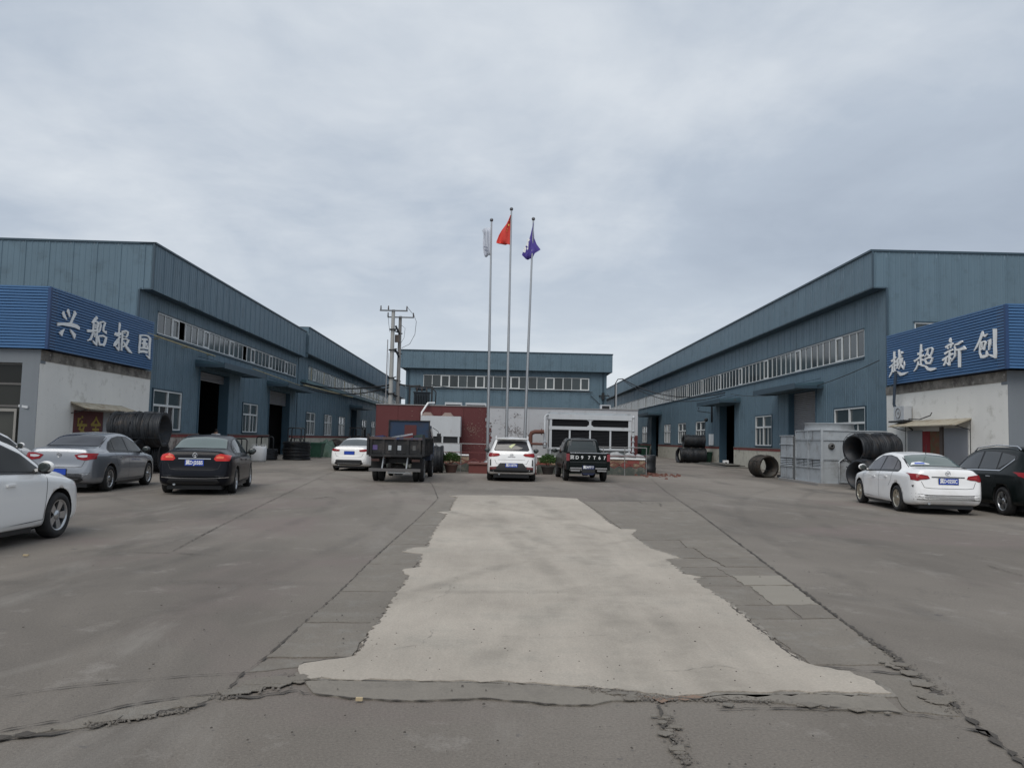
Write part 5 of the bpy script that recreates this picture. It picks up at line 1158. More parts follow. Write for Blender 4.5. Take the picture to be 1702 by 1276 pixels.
# ---- pickup
def pickup():
    L = 4.95; yo = -L / 2
    root = thing('pickup_truck', 'old black pickup with white number lettering across its tailgate', 'pickup', (2.86, 32.75, 0), radians(2.5))
    S = dict(L=L, W=1.7, zt=[(1.80, 1.0), (1.81, 1.2), (1.86, 1.45), (1.93, 1.60), (2.1, 1.655), (3.0, 1.66), (3.3, 1.58), (3.75, 1.22), (3.95, 1.08), (4.5, 1.02), (4.8, .92), (4.93, .75), (L, .5)],
             zs=[(1.80, .90), (1.9, 1.0), (3.7, .98), (4.4, .92), (4.8, .8), (L, .44)], hw=[(1.80, .80), (1.9, .835), (3.8, .835), (4.5, .80), (4.85, .70), (L, .6)],
             ht=[(1.80, .66), (1.9, .60), (3.1, .60), (3.8, .68), (4.5, .66), (L, .5)], zb=[(1.80, .42), (3, .40), (4.5, .38), (L, .4)], axles=(1.05, 3.95), r=.34)
    mb = car_body(S, 1.80); bvh = bvh_of(mb); cut = MB()
    for sx in (-1, 1): cut.lathe((sx * .58, 3.95 + yo, .35), (sx, 0, 0), [(0, 0.0001), (0, .40), (.42, .40), (.42, .0001)], 28, False)
    cab = link('cab', carve(mb, cut, [PB2, BLACKRUB], 'cab'), root)
    rg = [(-.60, 1.10), (.60, 1.10), (.52, 1.56), (-.52, 1.56)]
    a = patch(bvh, 'rear', rg, .004, mat('dull_grey_seal', (.07, .075, .08), .5), cab, 'rear_window_seal', .06); patch(bvh, 'rear', [(x * .94, (z - 1.33) * .9 + 1.33) for x, z in rg], .009, mat('smoky_glass', (.04, .05, .052), .08, 0, .5, 2.2, spec=.6), a, 'rear_window', .06)
    for v in ('left', 'right'):
        patch(bvh, v, [(2.0 + yo, 1.06), (3.55 + yo, 1.04), (3.2 + yo, 1.50), (2.1 + yo, 1.54)], .006, CARGLASS, cab, 'window', .07)
        seam(bvh, v, [(2.75 + yo, .5), (2.75 + yo, 1.05)], cab)
    patch(bvh, 'top', [(-.6, 3.72 + yo), (.6, 3.72 + yo), (.52, 3.25 + yo), (-.52, 3.25 + yo)], .006, CARGLASS, cab, 'windscreen')
    mb = MB()
    for sx in (-1, 1):
        a, b = sorted((sx * .80, sx * .835)); y0 = yo + .06; ya = yo + 1.05
        mb.box(a, b, y0, yo + 1.78, .80, 1.10); mb.box(a, b, y0, ya - .42, .46, .80); mb.box(a, b, ya + .42, yo + 1.78, .46, .80)
        n = 10
        for i in range(n):
            t0, t1 = pi * i / n, pi * (i + 1) / n; r1 = .40
            p = [(ya - r1 * cos(t0), .36 + r1 * sin(t0)), (ya - r1 * cos(t1), .36 + r1 * sin(t1))]
            mb.hexa([(a, p[0][0], p[0][1]), (b, p[0][0], p[0][1]), (b, p[1][0], p[1][1]), (a, p[1][0], p[1][1]), (a, p[0][0], .80), (b, p[0][0], .80), (b, p[1][0], .80), (a, p[1][0], .80)] if abs(p[0][1]) < .8 else [(a, ya, .79), (b, ya, .79), (b, ya, .79), (a, ya, .79)] + [(a, ya, .8), (b, ya, .8), (b, ya, .8), (a, ya, .8)])
        mb.box(*sorted((sx * .80, sx * .60)), yo + .7, yo + 1.4, .5, .76)
    mb.box(-.8, .8, yo + .1, yo + 1.78, .48, .53); mb.box(-.8, .8, yo + 1.74, yo + 1.78, .53, 1.10)
    bed = mb.build('cargo_bed', PB2, root, local=True)
    mb = MB(); mb.box(-.70, .70, yo + .02, yo + .055, .60, 1.09); tg = mb.build('tailgate', PB2, root, local=True)
    mb = MB(); mb.tube([(-.70, yo + .03, 1.10), (.70, yo + .03, 1.10)], .014); mb.build('tailgate_rail', CHROME, tg, local=True)
    mb = MB(); mb.box(-.70, .70, yo + .012, yo + .02, .755, .765); mb.build('tailgate_crease', mat('crease_grey', (.08, .09, .09), .4), tg, local=True)
    xs = [-.64, -.44, -.245, .03, .24, .44, .64]
    for ch, x in zip('冀D97T67', xs):
        me = text_mesh(ch, .175, .002, .003 if ch != '冀' else .0); me.materials.clear(); me.materials.append(WHITE)
        t = link('tailgate_character', me, tg); t.matrix_basis = facing((x * .97, yo + .010, .925), (1, 0, 0), (0, 0, 1))
    for sx in (-1, 1):
        mb = MB(); a, b = sorted((sx * .715, sx * .835)); mb.box(a, b, yo + .03, yo + .09, .80, 1.07); mb.build('tail_lamp', mat('faded_tail_lamp', (.22, .03, .04), .2, coat=.5), root, local=True)
        a, b = sorted((sx * .715, sx * .835)); mb = MB(); mb.box(a, b, yo + .04, yo + .09, .46, .80); mb.build('bed_corner', PB2, root, local=True)
        a, b = sorted((sx * .26, sx * .70)); mb = MB(); mb.box(a, b, yo - .10, yo - .04, .50, .555); mb.box(*sorted((sx * .33, sx * .68)), yo - .09, yo - .03, .41, .47); mb.build('bumper_bar', CHROME, root, local=True)
    mb = MB(); mb.box(-.25, .25, yo - .07, yo + .0, .36, .50); mb.build('step_bumper', PLASTIC, root, local=True)
    plate_on(root, tg, '冀D97T67', yo - .03, .56, m=mat('dirty_plate', (.012, .025, .12), .6))
    mb = MB(); mb.hexa([(-.17, yo - .05, .28), (.17, yo - .05, .28), (.17, yo + .1, .28), (-.17, yo + .1, .28), (-.28, yo - .05, .36), (.28, yo - .05, .36), (.28, yo + .1, .36), (-.28, yo + .1, .36)]); mb.build('tow_guard', mat('blue_guard', (.012, .02, .06), .5), root, local=True)
    mb = MB(); mb.box(-.4, -.32, yo + .2, yo + 4.5, .42, .52); mb.box(.32, .4, yo + .2, yo + 4.5, .42, .52); mb.lathe((-.7, yo + 1.05, .34), (1, 0, 0), [(0, .05), (1.4, .05)], 10); mb.lathe((-.12, yo + 1.05, .34), (1, 0, 0), [(0, .05), (.05, .14), (.24, .14), (.29, .05)], 14); mb.build('chassis', BLACK, root, local=True)
    mb = MB(); mb.tube([(-.83, yo + 1.9, 1.14), (-.62, yo + 2.0, 1.66)], .02); mb.tube([(-.50, yo + 1.84, 1.1), (-.44, yo + 1.86, 1.6), (.44, yo + 1.86, 1.6), (.50, yo + 1.84, 1.1)], .022); mb.build('window_guard', mat('guard_grey', (.12, .125, .13), .4), cab, local=True)
    for sx in (-1, 1): mirror_part(root, sx, yo + 3.5, 1.12, BLACK, .82)
    for a in (1.05, 3.95):
        for sx in (-1, 1): add_wheel(root, sx * .735, a + yo, .34, .21, 6, mat('wheel_steel', (.2, .2, .2), .5, .6))
pickup()

# ---- dump truck
def dump_truck():
    root = thing('dump_truck', 'worn small dump truck with blue headboard and dark ribbed tailgate', 'truck', (-3.93, 29.9, 0), radians(1))
    R0 = -2.9    # rear of the bed in local y
    TD = mat('truck_dark_steel', (.010, .011, .013), .7, 0, .3, 3, grime=((.07, .06, .055), 2.5, .5, .75), streak=.2)
    TB = mat('truck_blue', (.018, .040, .085), .6, .1, .25, 1.6, grime=((.035, .03, .03), 2.0, .5, .72))
    TR = mat('truck_red', (.09, .020, .020), .65, 0, .2, 3)
    mb = MB()
    for sx in (-1, 1): mb.box(*sorted((sx * .36, sx * .44)), R0 + .1, 2.6, .62, .82)
    for y in (-2.2, -1, .3, 1.5): mb.box(-.36, .36, y, y + .1, .64, .8)
    mb.build('chassis', BLACK, root, local=True)
    mb = MB(); mb.box(-.88, .88, R0, 1.0, .90, .96)
    for k in range(8): mb.box(-.86, .86, R0 + .1 + k * .5, R0 + .18 + k * .5, .84, .90)
    bed = mb.build('bed_floor', TD, root, local=True)
    for sx in (-1, 1):
        mb = MB(); a, b = sorted((sx * .86, sx * .90)); mb.box(a, b, R0, 1.0, .96, 1.50)
        for k in range(8): mb.box(*sorted((sx * .90, sx * .95)), R0 + .0 + k * .54, R0 + .07 + k * .54, .92, 1.50)
        mb.box(*sorted((sx * .85, sx * .94)), R0, 1.0, 1.50, 1.55); mb.build('side_board', TD, bed, local=True)
    mb = MB(); mb.box(-.78, .78, 1.0, 1.06, .96, 2.16)
    hb = mb.build('headboard', TB, root, local=True)
    mb = MB(); mb.box(-.18, .28, .985, .998, 1.62, 2.02); mb.build('red_panel', TR, hb, local=True)
    mb = MB(); mb.box(-.80, .80, .96, 1.10, 2.16, 2.20); mb.box(-.80, -.76, .95, 1.0, 1.0, 2.16); mb.box(.76, .80, .95, 1.0, 1.0, 2.16); mb.build('headboard_frame', TD, hb, local=True)
    for (x0, x1, y0, z0, z1, m, nm) in ((-.84, -.45, -2.6, 1.40, 1.60, mat('faded_blue_sheet', (.03, .045, .14), .7, 0, .3, 5), 'folded_sheet'), (-.42, .1, -2.3, 1.38, 1.58, mat('cargo_brown', (.06, .045, .03), .8, 0, .4, 6), 'cargo_bundle'), (.15, .55, -2.5, 1.40, 1.61, mat('cargo_red', (.14, .02, .02), .7, 0, .3, 6), 'red_bundle'), (.5, .84, -2.2, 1.36, 1.66, mat('cargo_green', (.03, .055, .05), .7, 0, .3, 6), 'green_box')):
        mb = MB(); mb.hexa([(x0, y0, z0 - .4), (x1, y0, z0 - .4), (x1, y0 + .7, z0 - .4), (x0, y0 + .7, z0 - .4), (x0 + .03, y0, z1 - .05), (x1 - .05, y0 + .05, z1), (x1 - .04, y0 + .6, z1 - .03), (x0 + .05, y0 + .65, z1 - .06)]); mb.build(nm, m, bed, local=True)
    mb = MB(); mb.bar((-.3, -2.4, 1.5), (.45, -2.0, 1.66), .05); mb.build('loose_pipe', STEEL, bed, local=True)
    # tailgate with ribs
    mb = MB(); mb.box(-.86, .86, R0 - .04, R0, .98, 1.46); tg = mb.build('tailgate', TD, root, local=True)
    for x in (-.84, -.42, .0 - .02, .40, .80):
        mb = MB(); mb.box(x - .035, x + .045, R0 - .085, R0 - .04, .96, 1.46); mb.build('rib', TD, tg, local=True)
    mb = MB(); mb.box(-.90, .90, R0 - .09, R0 - .0, 1.46, 1.54); mb.build('top_rail', mat('worn_rail', (.10, .07, .065), .6, .1, .3, 4, grime=((.03, .05, .13), 2.2, .5, .6)), tg, local=True)
    mb = MB(); mb.box(-.90, .90, R0 - .09, R0 - .0, .88, .965); mb.build('bottom_rail', TD, tg, local=True)
    for x, w0, m in ((-.70, .16, mat('faded_violet', (.10, .07, .20), .6)), (-.20, .10, STEEL), (0.12, .12, STEEL), (.62, .1, mat('worn_grey', (.10, .10, .10), .7))):
        mb = MB(); mb.box(x - w0 / 2, x + w0 / 2, R0 - .048, R0 - .041, 1.10, 1.26)
        for k in range(3): mb.box(x - w0 * .4 + k * w0 * .3, x - w0 * .3 + k * w0 * .3, R0 - .052, R0 - .047, 1.12 + .03 * k, 1.22)
        mb.build('worn_marking', m, tg, local=True)
    for sx in (-1, 1):
        mb = MB(); mb.box(*sorted((sx * .90, sx * .97)), R0 - .12, R0 + .06, .92, 1.64); mb.build('hinge_post', TD, root, local=True)
    # underrun bar, plate, lamps, mudguards
    mb = MB(); mb.box(-.90, .84, R0 + .02, R0 + .10, .38, .48); ub = mb.build('underrun_bar', mat('bar_grey', (.13, .125, .125), .5, .3, .2, 3), root, local=True)
    for x in (-.44, .38): 
        mb = MB(); mb.bar((x - .02, R0 + .06, .46), (x + .02, R0 + .08, .86), .04); mb.build('hanger', STEEL, ub, local=True)
    mb = MB(); mb.box(-.3, .5, R0 + .3, R0 + .36, .30, .35); mb.build('lower_bar', STEEL, root, local=True)
    mb = MB(); mb.lathe((-.8, R0 + 1.1, .42), (1, 0, 0), [(0, .06), (1.6, .06)], 10); mb.lathe((-.25, R0 + 1.1, .42), (1, 0, 0), [(0, .06), (.1, .2), (.36, .2), (.5, .06)], 16); mb.build('rear_axle', mat('axle_dust', (.07, .065, .06), .9), root, local=True)
    for sx in (-1, 1):
        mb = MB(); mb.box(*sorted((sx * .5, sx * .88)), R0 + .35, R0 + .38, .42, .84); mb.build('mud_flap', BLACKRUB, root, local=True)
        mb = MB(); mb.box(*sorted((sx * .55, sx * .82)), R0 - .01, R0 + .02, .72, .80); mb.build('tail_lamp', mat('dusty_lamp', (.06, .025, .02), .4), root, local=True)
    # cab
    mb = MB(); mb.box(-.84, .84, 1.15, 2.75, .66, 1.3); mb.hexa([(-.84, 1.15, 1.3), (.84, 1.15, 1.3), (.84, 2.75, 1.3), (-.84, 2.75, 1.3), (-.74, 1.2, 2.02), (.74, 1.2, 2.02), (.74, 2.45, 2.02), (-.74, 2.45, 2.02)])
    cab = mb.build('cab', TB, root, local=True)
    mb = MB(); mb.hexa([(.846, 1.4, 1.34), (.85, 1.4, 1.34), (.85, 2.55, 1.34), (.846, 2.55, 1.34), (.77, 1.4, 1.92), (.776, 1.4, 1.92), (.776, 2.4, 1.92), (.77, 2.4, 1.92)]); mb.build('window', CARGLASS, cab, local=True)
    mb = MB(); mb.bar((.80, 2.4, 1.95), (1.03, 2.35, 1.80), .02); mb.bar((1.03, 2.35, 1.80), (1.06, 2.35, 1.4), .02); mb.box(.98, 1.14, 2.32, 2.36, 1.42, 1.72); mb.build('mirror', BLACK, root, local=True)
    for sx in (-1, 1):
        for o in (0, .2):
            add_wheel(root, sx * (.80 - o) + .0, R0 + 1.1, .40, .19, 6, mat('wheel_steel', (.2, .2, .2), .5, .6))
        add_wheel(root, sx * .78, 2.0, .40, .19, 6, mat('wheel_steel', (.2, .2, .2), .5, .6))
dump_truck()

# ================================================================= FLAGPOLES AND FLAGS
pod = thing('podium', 'low red-brown podium under the three flagpoles behind the white SUV', 'podium', (.55, 36.6, 0))
mb = MB(); mb.box(-1.85, 1.17, 35.7, 38.0, -.1, .40); mb.build('block', PODRED, pod)
mb = MB(); mb.box(-1.91, 1.23, 35.64, 38.06, .40, .46); mb.build('coping', mat('podium_coping', (.16, .07, .06), .8), pod)
def flagpole(x0, x1, H, lab):
    t = thing('flagpole', lab, 'flagpole', (x0, 37, .46), 0, 'three flagpoles')
    lean = x1 - x0
    mb = MB(); mb.tube([(x0 + lean * k, 37, .46 + (H - .46) * k) for k in (0, .33, .66, 1)], [.075, .065, .052, .038], 12); mb.build('pole', mat('flagpole_steel', (.42, .43, .44), .35, .7, .1, 1), t)
    mb = MB(); mb.lathe((x0, 37, .46), (0, 0, 1), [(0, .16), (.04, .16), (.1, .08), (.18, .078)], 16); mb.build('base', STEEL, t)
    mb = MB(); mb.sphere((x1, 37, H + .08), .085); mb.build('finial', mat('finial_dark', (.12, .12, .13), .3, .6), t)
flagpole(-1.06, -1.15, 11.8, 'leftmost flagpole, flying the grey-white flag')
flagpole(-.20, -.22, 12.35, 'tallest middle flagpole, flying the red flag')
flagpole(.63, .83, 11.9, 'rightmost leaning flagpole, flying the purple flag')
def flag(name, lab, pts, rows, m, depth, extra=None):
    # limp cloth: rows of outline points (pixel sightings at the pole's distance), folded in depth
    t = thing(name, lab, 'flag', D(*pts[0][0], 37))
    mb = MB(); mb.smooth = True; vs = []; nx = 14
    nr = len(pts)
    for i, (a, b) in enumerate(pts):
        for k in range(nx + 1):
            f = k / nx; q = D(a[0] + (b[0] - a[0]) * f, a[1] + (b[1] - a[1]) * f, 37)
            q.y += depth * sin(f * pi * 2.4 + i * .5) * min(1, f * 2.0) + f * depth * .6; vs.append(q)
    W1 = nx + 1
    mb.add(vs, [(i * W1 + k, i * W1 + k + 1, (i + 1) * W1 + k + 1, (i + 1) * W1 + k) for i in range(nr - 1) for k in range(nx)])
    c = mb.build('cloth', m, t); md = c.modifiers.new('s', 'SOLIDIFY'); md.thickness = .006
    if extra:
        for (nm, mm, polys) in extra:
            for pl in polys:
                m2 = MB(); q = [D(x, y, 37 - depth - .05) for x, y in pl]; m2.prism(q, (0, .01, 0)); m2.build(nm, mm, c)
    return t
FR = mat('flag_red', (.62, .055, .04), .75); FP = mat('flag_purple', (.085, .06, .30), .75); FWh = mat('flag_grey_white', (.52, .55, .62), .8, 0, .12, 4)
YEL = mat('flag_yellow', (.72, .50, .08), .7)
def star(cx_, cy_, r, rot=0, sq=.6): return [(cx_ + r * (1 if k % 2 == 0 else .4) * sin(rot + k * pi / 5) * sq, cy_ - r * (1 if k % 2 == 0 else .4) * cos(rot + k * pi / 5)) for k in range(10)]
flag('flag', 'red flag with small yellow stars hanging from the tallest pole', [((849.3, 358), (848.2, 358)), ((849.2, 366), (842, 370)), ((849, 376), (834, 381)), ((848.8, 387), (829, 390)), ((848.6, 396), (825, 401)), ((848.4, 405), (825, 404)), ((848, 407), (835, 405))], 0, FR, .12,
     [('star', YEL, [star(845.5, 374, 2.6), star(843.2, 380, 1.1), star(842.6, 384, 1.1), star(846.2, 367, .9)])])
flag('flag', 'purple flag with white marks hanging from the rightmost pole', [((887.6, 371), (886.2, 371)), ((887.2, 382), (882, 388)), ((888, 396), (879, 399)), ((892, 406), (873.5, 409)), ((898.5, 415), (869, 418)), ((889, 421), (867.5, 424)), ((884.5, 430), (874, 431))], 0, FP, .12,
     [('mark', WHITE, [[(877, 396), (881, 398), (878.6, 402), (876, 401)], [(875.5, 402), (878.5, 403), (878, 411), (874.5, 408)], [(872, 409), (875, 412), (873, 420), (869, 419)], [(876.4, 411), (878.4, 412), (877, 415.5), (875.6, 414)]])])
flag('flag', 'grey-white flag with faint marks hanging from the leftmost pole', [((815.6, 377), (801, 381)), ((815.6, 384), (803.5, 388)), ((815.5, 394), (802.4, 400)), ((815.4, 405), (802.6, 411)), ((815.2, 418), (804.2, 423)), ((815, 424), (806, 427))], 0, FWh, .12,
     [('mark', mat('flag_mark_dark', (.22, .24, .30), .7), [[(804, 409), (811, 411), (811, 413), (804, 411)], [(805, 414), (812, 416), (811, 418.6), (805.5, 417)]])])

# ================================================================= MACHINE ROOM SCREEN, COOLING UNITS, RAILING
MR = thing('machine_room', 'low flat-roofed machine room clad in peeling dull red and grey-white panels, centre of the yard', 'shed', (0, 42, 0))
WM = Wall(-7.15, 42, 1, 0)
tot = 13.85; npn = 12; q = tot / npn
def panel_mesh(w_, h, m):
    mb = MB(); mb.box(.006, w_ - .006, 0, .03, 0, h); mb.box(0, .02, -.012, -.001, 0, h); return mb.mesh('panel', m)
pr_ = panel_mesh(q, 3.22, REDPANEL); pw_ = panel_mesh(q, 3.22, PEEL)
for i in range(npn):
    link('panel', pr_ if i < 5 else pw_, MR, WM.m(i * q, .0, .0))
# torn edge of the red paint over the white panel
mb = MB(); zc = 3.2; xp = .10
while zc > .05:
    zn = zc - .05; xn = (.06 if zc > 2.2 else .30) + .05 * sin(zc * 9) + random.uniform(-.07, .07)
    mb.hexa([WM.p(5 * q, .020, zn), WM.p(5 * q + xn, .020, zn), WM.p(5 * q + xn, .014, zn), WM.p(5 * q, .014, zn), WM.p(5 * q, .020, zc), WM.p(5 * q + xp, .020, zc), WM.p(5 * q + xp, .014, zc), WM.p(5 * q, .014, zc)])
    xp = xn; zc = zn
mb.build('torn_red_paint', mat('red_paint_film', (.105, .024, .025), .75, 0, .12, 1, grime=((.42, .38, .36), 4, .62, .68)), MR)
def flakes(name, m, clusters):
    mb = MB()
    for (px, py, rx_, ry_, n, sm) in clusters:
        for k in range(n):
            s_, z_ = WM.pix(px + random.gauss(0, rx_), py + random.gauss(0, ry_)); r_ = sm * random.uniform(.3, 1.0); m_ = random.randint(5, 7)
            mb.prism([WM.p(s_ + r_ * random.uniform(.5, 1.2) * cos(2 * pi * i / m_) * 1.1, .014, z_ + r_ * random.uniform(.4, 1.1) * sin(2 * pi * i / m_)) for i in range(m_)], WM.n * (.003 + .0005 * (k % 9)))
    return tag(mb.build(name, m, MR), kind='stuff')
flakes('paint_flake', mat('flake_pale', (.24, .15, .125), .8, 0, .3, 9), [(783, 713, 6, 5, 70, .035), (790, 722, 7, 12, 60, .022), (775, 745, 14, 8, 50, .022), (685, 687, 1, 3, 3, .04), (800, 700, 4, 14, 36, .025), (808, 740, 4, 10, 36, .03)])
flakes('paint_scar', mat('flake_dark', (.13, .105, .10), .8, 0, .3, 9), [(845, 712, 3, 6, 40, .035), (857, 716, 6, 5, 60, .03), (868, 722, 6, 4, 40, .03), (858, 688, 3, 1, 9, .04), (856, 705, 1, 12, 14, .03), (830, 704, 6, 8, 26, .025), (815, 716, 2, 6, 14, .06), (900, 712, 8, 8, 10, .02)])
mb = MB(); mb.wbox(WM, tot - 1.0, tot - .01, .015, .02, .05, 1.9); mb.build('red_lower_panel', REDPANEL, MR)
mb = MB(); mb.wbox(WM, 0, tot, -4, -.035, 3.0, 3.2); mb.wbox(WM, 0, .05, -4, -.04, 0, 3.0); mb.wbox(WM, tot - .05, tot, -4, -.04, 0, 3.0); mb.wbox(WM, 0.05, tot - .05, -4, -3.9, 0, 3.0); mb.build('rear_walls', PEEL, MR)
mb = MB(); mb.wbox(WM, -.02, tot + .02, -.1, .04, 3.22, 3.27); mb.build('top_flashing', mat('flashing', (.25, .24, .24), .6, .2), MR)
for (a, b, z0, z1) in ((2.6, 4.3, 2.60, 2.66), (4.4, 6.0, 2.60, 2.66)):
    pass
wb = thing('cooling_box', 'pale grey box unit on legs against the dull red panels', 'machine', (-3.6, 41.5, 0))
mb = MB(); mb.wbox(WM, 2.5, 4.55, .15, 1.1, 1.62, 2.66); bx_ = mb.build('casing', STEELPALE, wb)
mb = MB(); mb.wbox(WM, 2.6, 4.45, .25, 1.0, 1.28, 1.61); mb.build('opening', BLACK, wb)
mb = MB(); mb.wbox(WM, 2.5, 4.55, .15, 1.1, .75, 1.27); mb.build('lower_casing', STEELPALE, wb)
for s in (2.53, 4.43, 2.95, 3.6): mb = MB(); mb.wbox(WM, s, s + .08, 1.04, 1.11, .2, 1.61); mb.build('leg', STEELPALE, wb)
for s in (2.75, 4.0 - .2):
    mb = MB(); mb.hexa([WM.p(s - .25, 1.0, 2.665), WM.p(s + .35, 1.0, 2.665), WM.p(s + .35, .3, 2.665), WM.p(s - .25, .3, 2.665), WM.p(s - .1, .8, 2.85), WM.p(s + .2, .8, 2.85), WM.p(s + .2, .4, 2.85), WM.p(s - .1, .4, 2.85)]); mb.build('vent_cowl', mat('vent_rust', (.20, .15, .13), .7, 0, .2, 4), wb)
# white pipe elbow over the roof
mb = MB(); mb.tube([WM.p(2.45, .3, 2.3), WM.p(2.45, .3, 2.85), WM.p(2.75, .2, 3.35), WM.p(3.0, -.6, 3.40)], .05, 10); tag(mb.build('white_pipe', WHITE), 'bent white pipe rising over the top of the dull red panels', 'pipe')
for (x, w_, lab) in ((-3.1, .9, 'flat white rooftop unit, left of the pair above the red panels'), (-1.9, 1.1, 'flat white rooftop unit, right of the pair above the red panels')):
    t = thing('rooftop_unit', lab, 'rooftop unit', (x, 42.6, 3.2), 0, 'rooftop units on the machine room')
    mb = MB(); mb.box(x - w_ / 2, x + w_ / 2, 42.3, 42.9, 3.26, 3.44); b_ = mb.build('casing', STEELPALE, t); mb = MB(); mb.box(x - w_ / 2 + .05, x + w_ / 2 - .05, 42.29, 42.298, 3.28, 3.33); mb.build('vent', LOUV, b_)
    mb = MB(); mb.box(x - .4, x + .4, 42.3, 42.9, 3.2, 3.26); mb.build('feet', BLACK, t)
t = thing('air_conditioner', 'small pale air conditioner standing on the machine room roof at its right end', 'air conditioner', (4.0, 42.6, 3.2))
p0 = D(998, 683, 42.4); p1 = D(1015, 674, 42.4)
mb = MB(); mb.box(p0.x, p1.x, 42.4, 42.8, 3.21, 3.5); b_ = mb.build('casing', STEELPALE, t); mb = MB(); mb.box(p0.x + .08, p1.x - .06, 42.39, 42.398, 3.25, 3.45); mb.build('grille', LOUV, b_)

# cooling tower, louvred
ct = thing('cooling_tower', 'large pale steel cooling unit with black louvre openings behind the pickup', 'cooling tower', (3.8, 38.6, .4))
X0, X1, Yf, Yb = 1.86, 5.80, 38.5, 40.6
mb = MB(); mb.box(X0 + .05, X1 - .05, Yf + .05, Yb, 1.15, 2.78); core = mb.build('core', LOUV, ct)
def cbar(x0, x1, z0, z1, y0=Yf - .03, y1=Yf + .06, nm='frame_bar', m=STEELPALE, par=None):
    mb = MB(); mb.box(x0, x1, y0, y1, z0, z1); return mb.build(nm, m, par or ct)
cbar(X0 - .05, X1 + .05, 2.58, 2.82, Yf - .06, Yb, 'top_housing'); cbar(X0 - .0, X1 + .0, 2.82, 2.92, Yf + .1, Yb, 'top_cover', STEEL)
cbar(X0 - .02, X1 + .02, 2.08, 2.24, Yf - .05, Yf + .1, 'middle_rail'); cbar(X0 - .02, X1 + .02, 1.12, 1.22, Yf - .05, Yf + .1, 'bottom_rail')
for x in (X0, X1 - .12): cbar(x, x + .12, 1.22, 2.08); cbar(x, x + .12, 2.24, 2.58)
xm = (X0 + X1) / 2
cbar(xm - .05, xm + .05, 2.24, 2.58)
for k in (1, 2, 3): x = X0 + (X1 - X0) * k / 4; cbar(x - .04, x + .04, 1.22, 2.08)
for (a, b) in ((X0 + .12, xm - .05), (xm + .05, X1 - .12)):
    for (xx, sx) in ((a, 1), (b, -1)):
        if xx not in (xm - .05, xm + .05): continue
        for (zz_, sz) in ((2.24, 1), (2.58, -1)):
            mb = MB(); mb.prism([(xx, Yf - .01, zz_), (xx + sx * .12, Yf - .01, zz_), (xx, Yf - .01, zz_ + sz * .10)], (0, .05, 0)); mb.build('corner_gusset', STEELPALE, ct)
mb = MB()
for (a, b, z0, z1) in ((X0 + .13, xm - .05, 2.26, 2.56), (xm + .05, X1 - .13, 2.26, 2.56), (X0 + .13, X1 - .13, 1.24, 2.06)):
    z = z0
    while z < z1: mb.hexa([(a, Yf + .0, z), (b, Yf, z), (b, Yf + .05, z + .03), (a, Yf + .05, z + .03), (a, Yf, z + .006), (b, Yf, z + .006), (b, Yf + .05, z + .036), (a, Yf + .05, z + .036)]); z += .07
tag(mb.build('louvre', LOUV, ct), kind='stuff')
cbar(X0, X1, .55, 1.12, Yf + .1, Yb, 'basin', mat('basin_panel', (.35, .37, .36), .6, .1, .15, 2, grime=((.15, .13, .12), 3, .5, .7)))
for x in (X0 + .02, xm, X1 - .1): cbar(x, x + .08, .3, 1.12, Yf - .02, Yf + .06, 'leg')
mb = MB(); mb.tube([(X0 - .22, Yf, 1.3), (X0 - .22, Yf, 2.72), (X0 - .1, Yf, 2.78), (X0, Yf + .1, 2.78)], .06, 10); mb.build('riser_pipe', STEELPALE, ct)
mb = MB(); mb.tube([(X1 + .12, Yf, .8), (X1 + .12, Yf, 2.7)], .05, 10); mb.sphere((X1 + .12, Yf, 2.74), .08); mb.build('riser_pipe', STEELPALE, ct)
for z in (.8, 1.05, 1.3, 1.55, 1.8, 2.05): mb = MB(); mb.lathe((X1 + .12, Yf, z), (0, 0, 1), [(0, .05), (0, .09), (.05, .09), (.05, .05)], 12); mb.build('flange', STEEL, ct)
mb = MB(); mb.tube([(.95, 38.3, .55), (.95, 38.3, 1.75), (1.0, 38.3, 1.88), (1.15, 38.3, 1.94), (1.6, 38.3, 1.95)], .10, 12); mb.tube([(.78, 38.2, 1.36), (1.75, 38.2, 1.36)], .06, 10); mb.lathe((1.45, 38.3, 1.95), (1, 0, 0), [(0, .10), (0, .15), (.04, .15), (.04, .1)], 14)
tag(mb.build('rusty_pipe', RUST), 'thick rust-brown pipe elbow left of the louvred cooling unit', 'pipe')
mb = MB(); mb.lathe((1.64, 38.2, 1.15), (0, 0, 1), [(0, .05), (.05, .1), (.2, .1), (.25, .05), (.4, .05)], 12); mb.lathe((1.64, 38.08, 1.42), (0, 1, 0), [(0, .1), (.02, .12), (.04, .1)], 14); tag(mb.build('valve', STEEL), 'grey pipe valve beside the louvred cooling unit', 'valve')

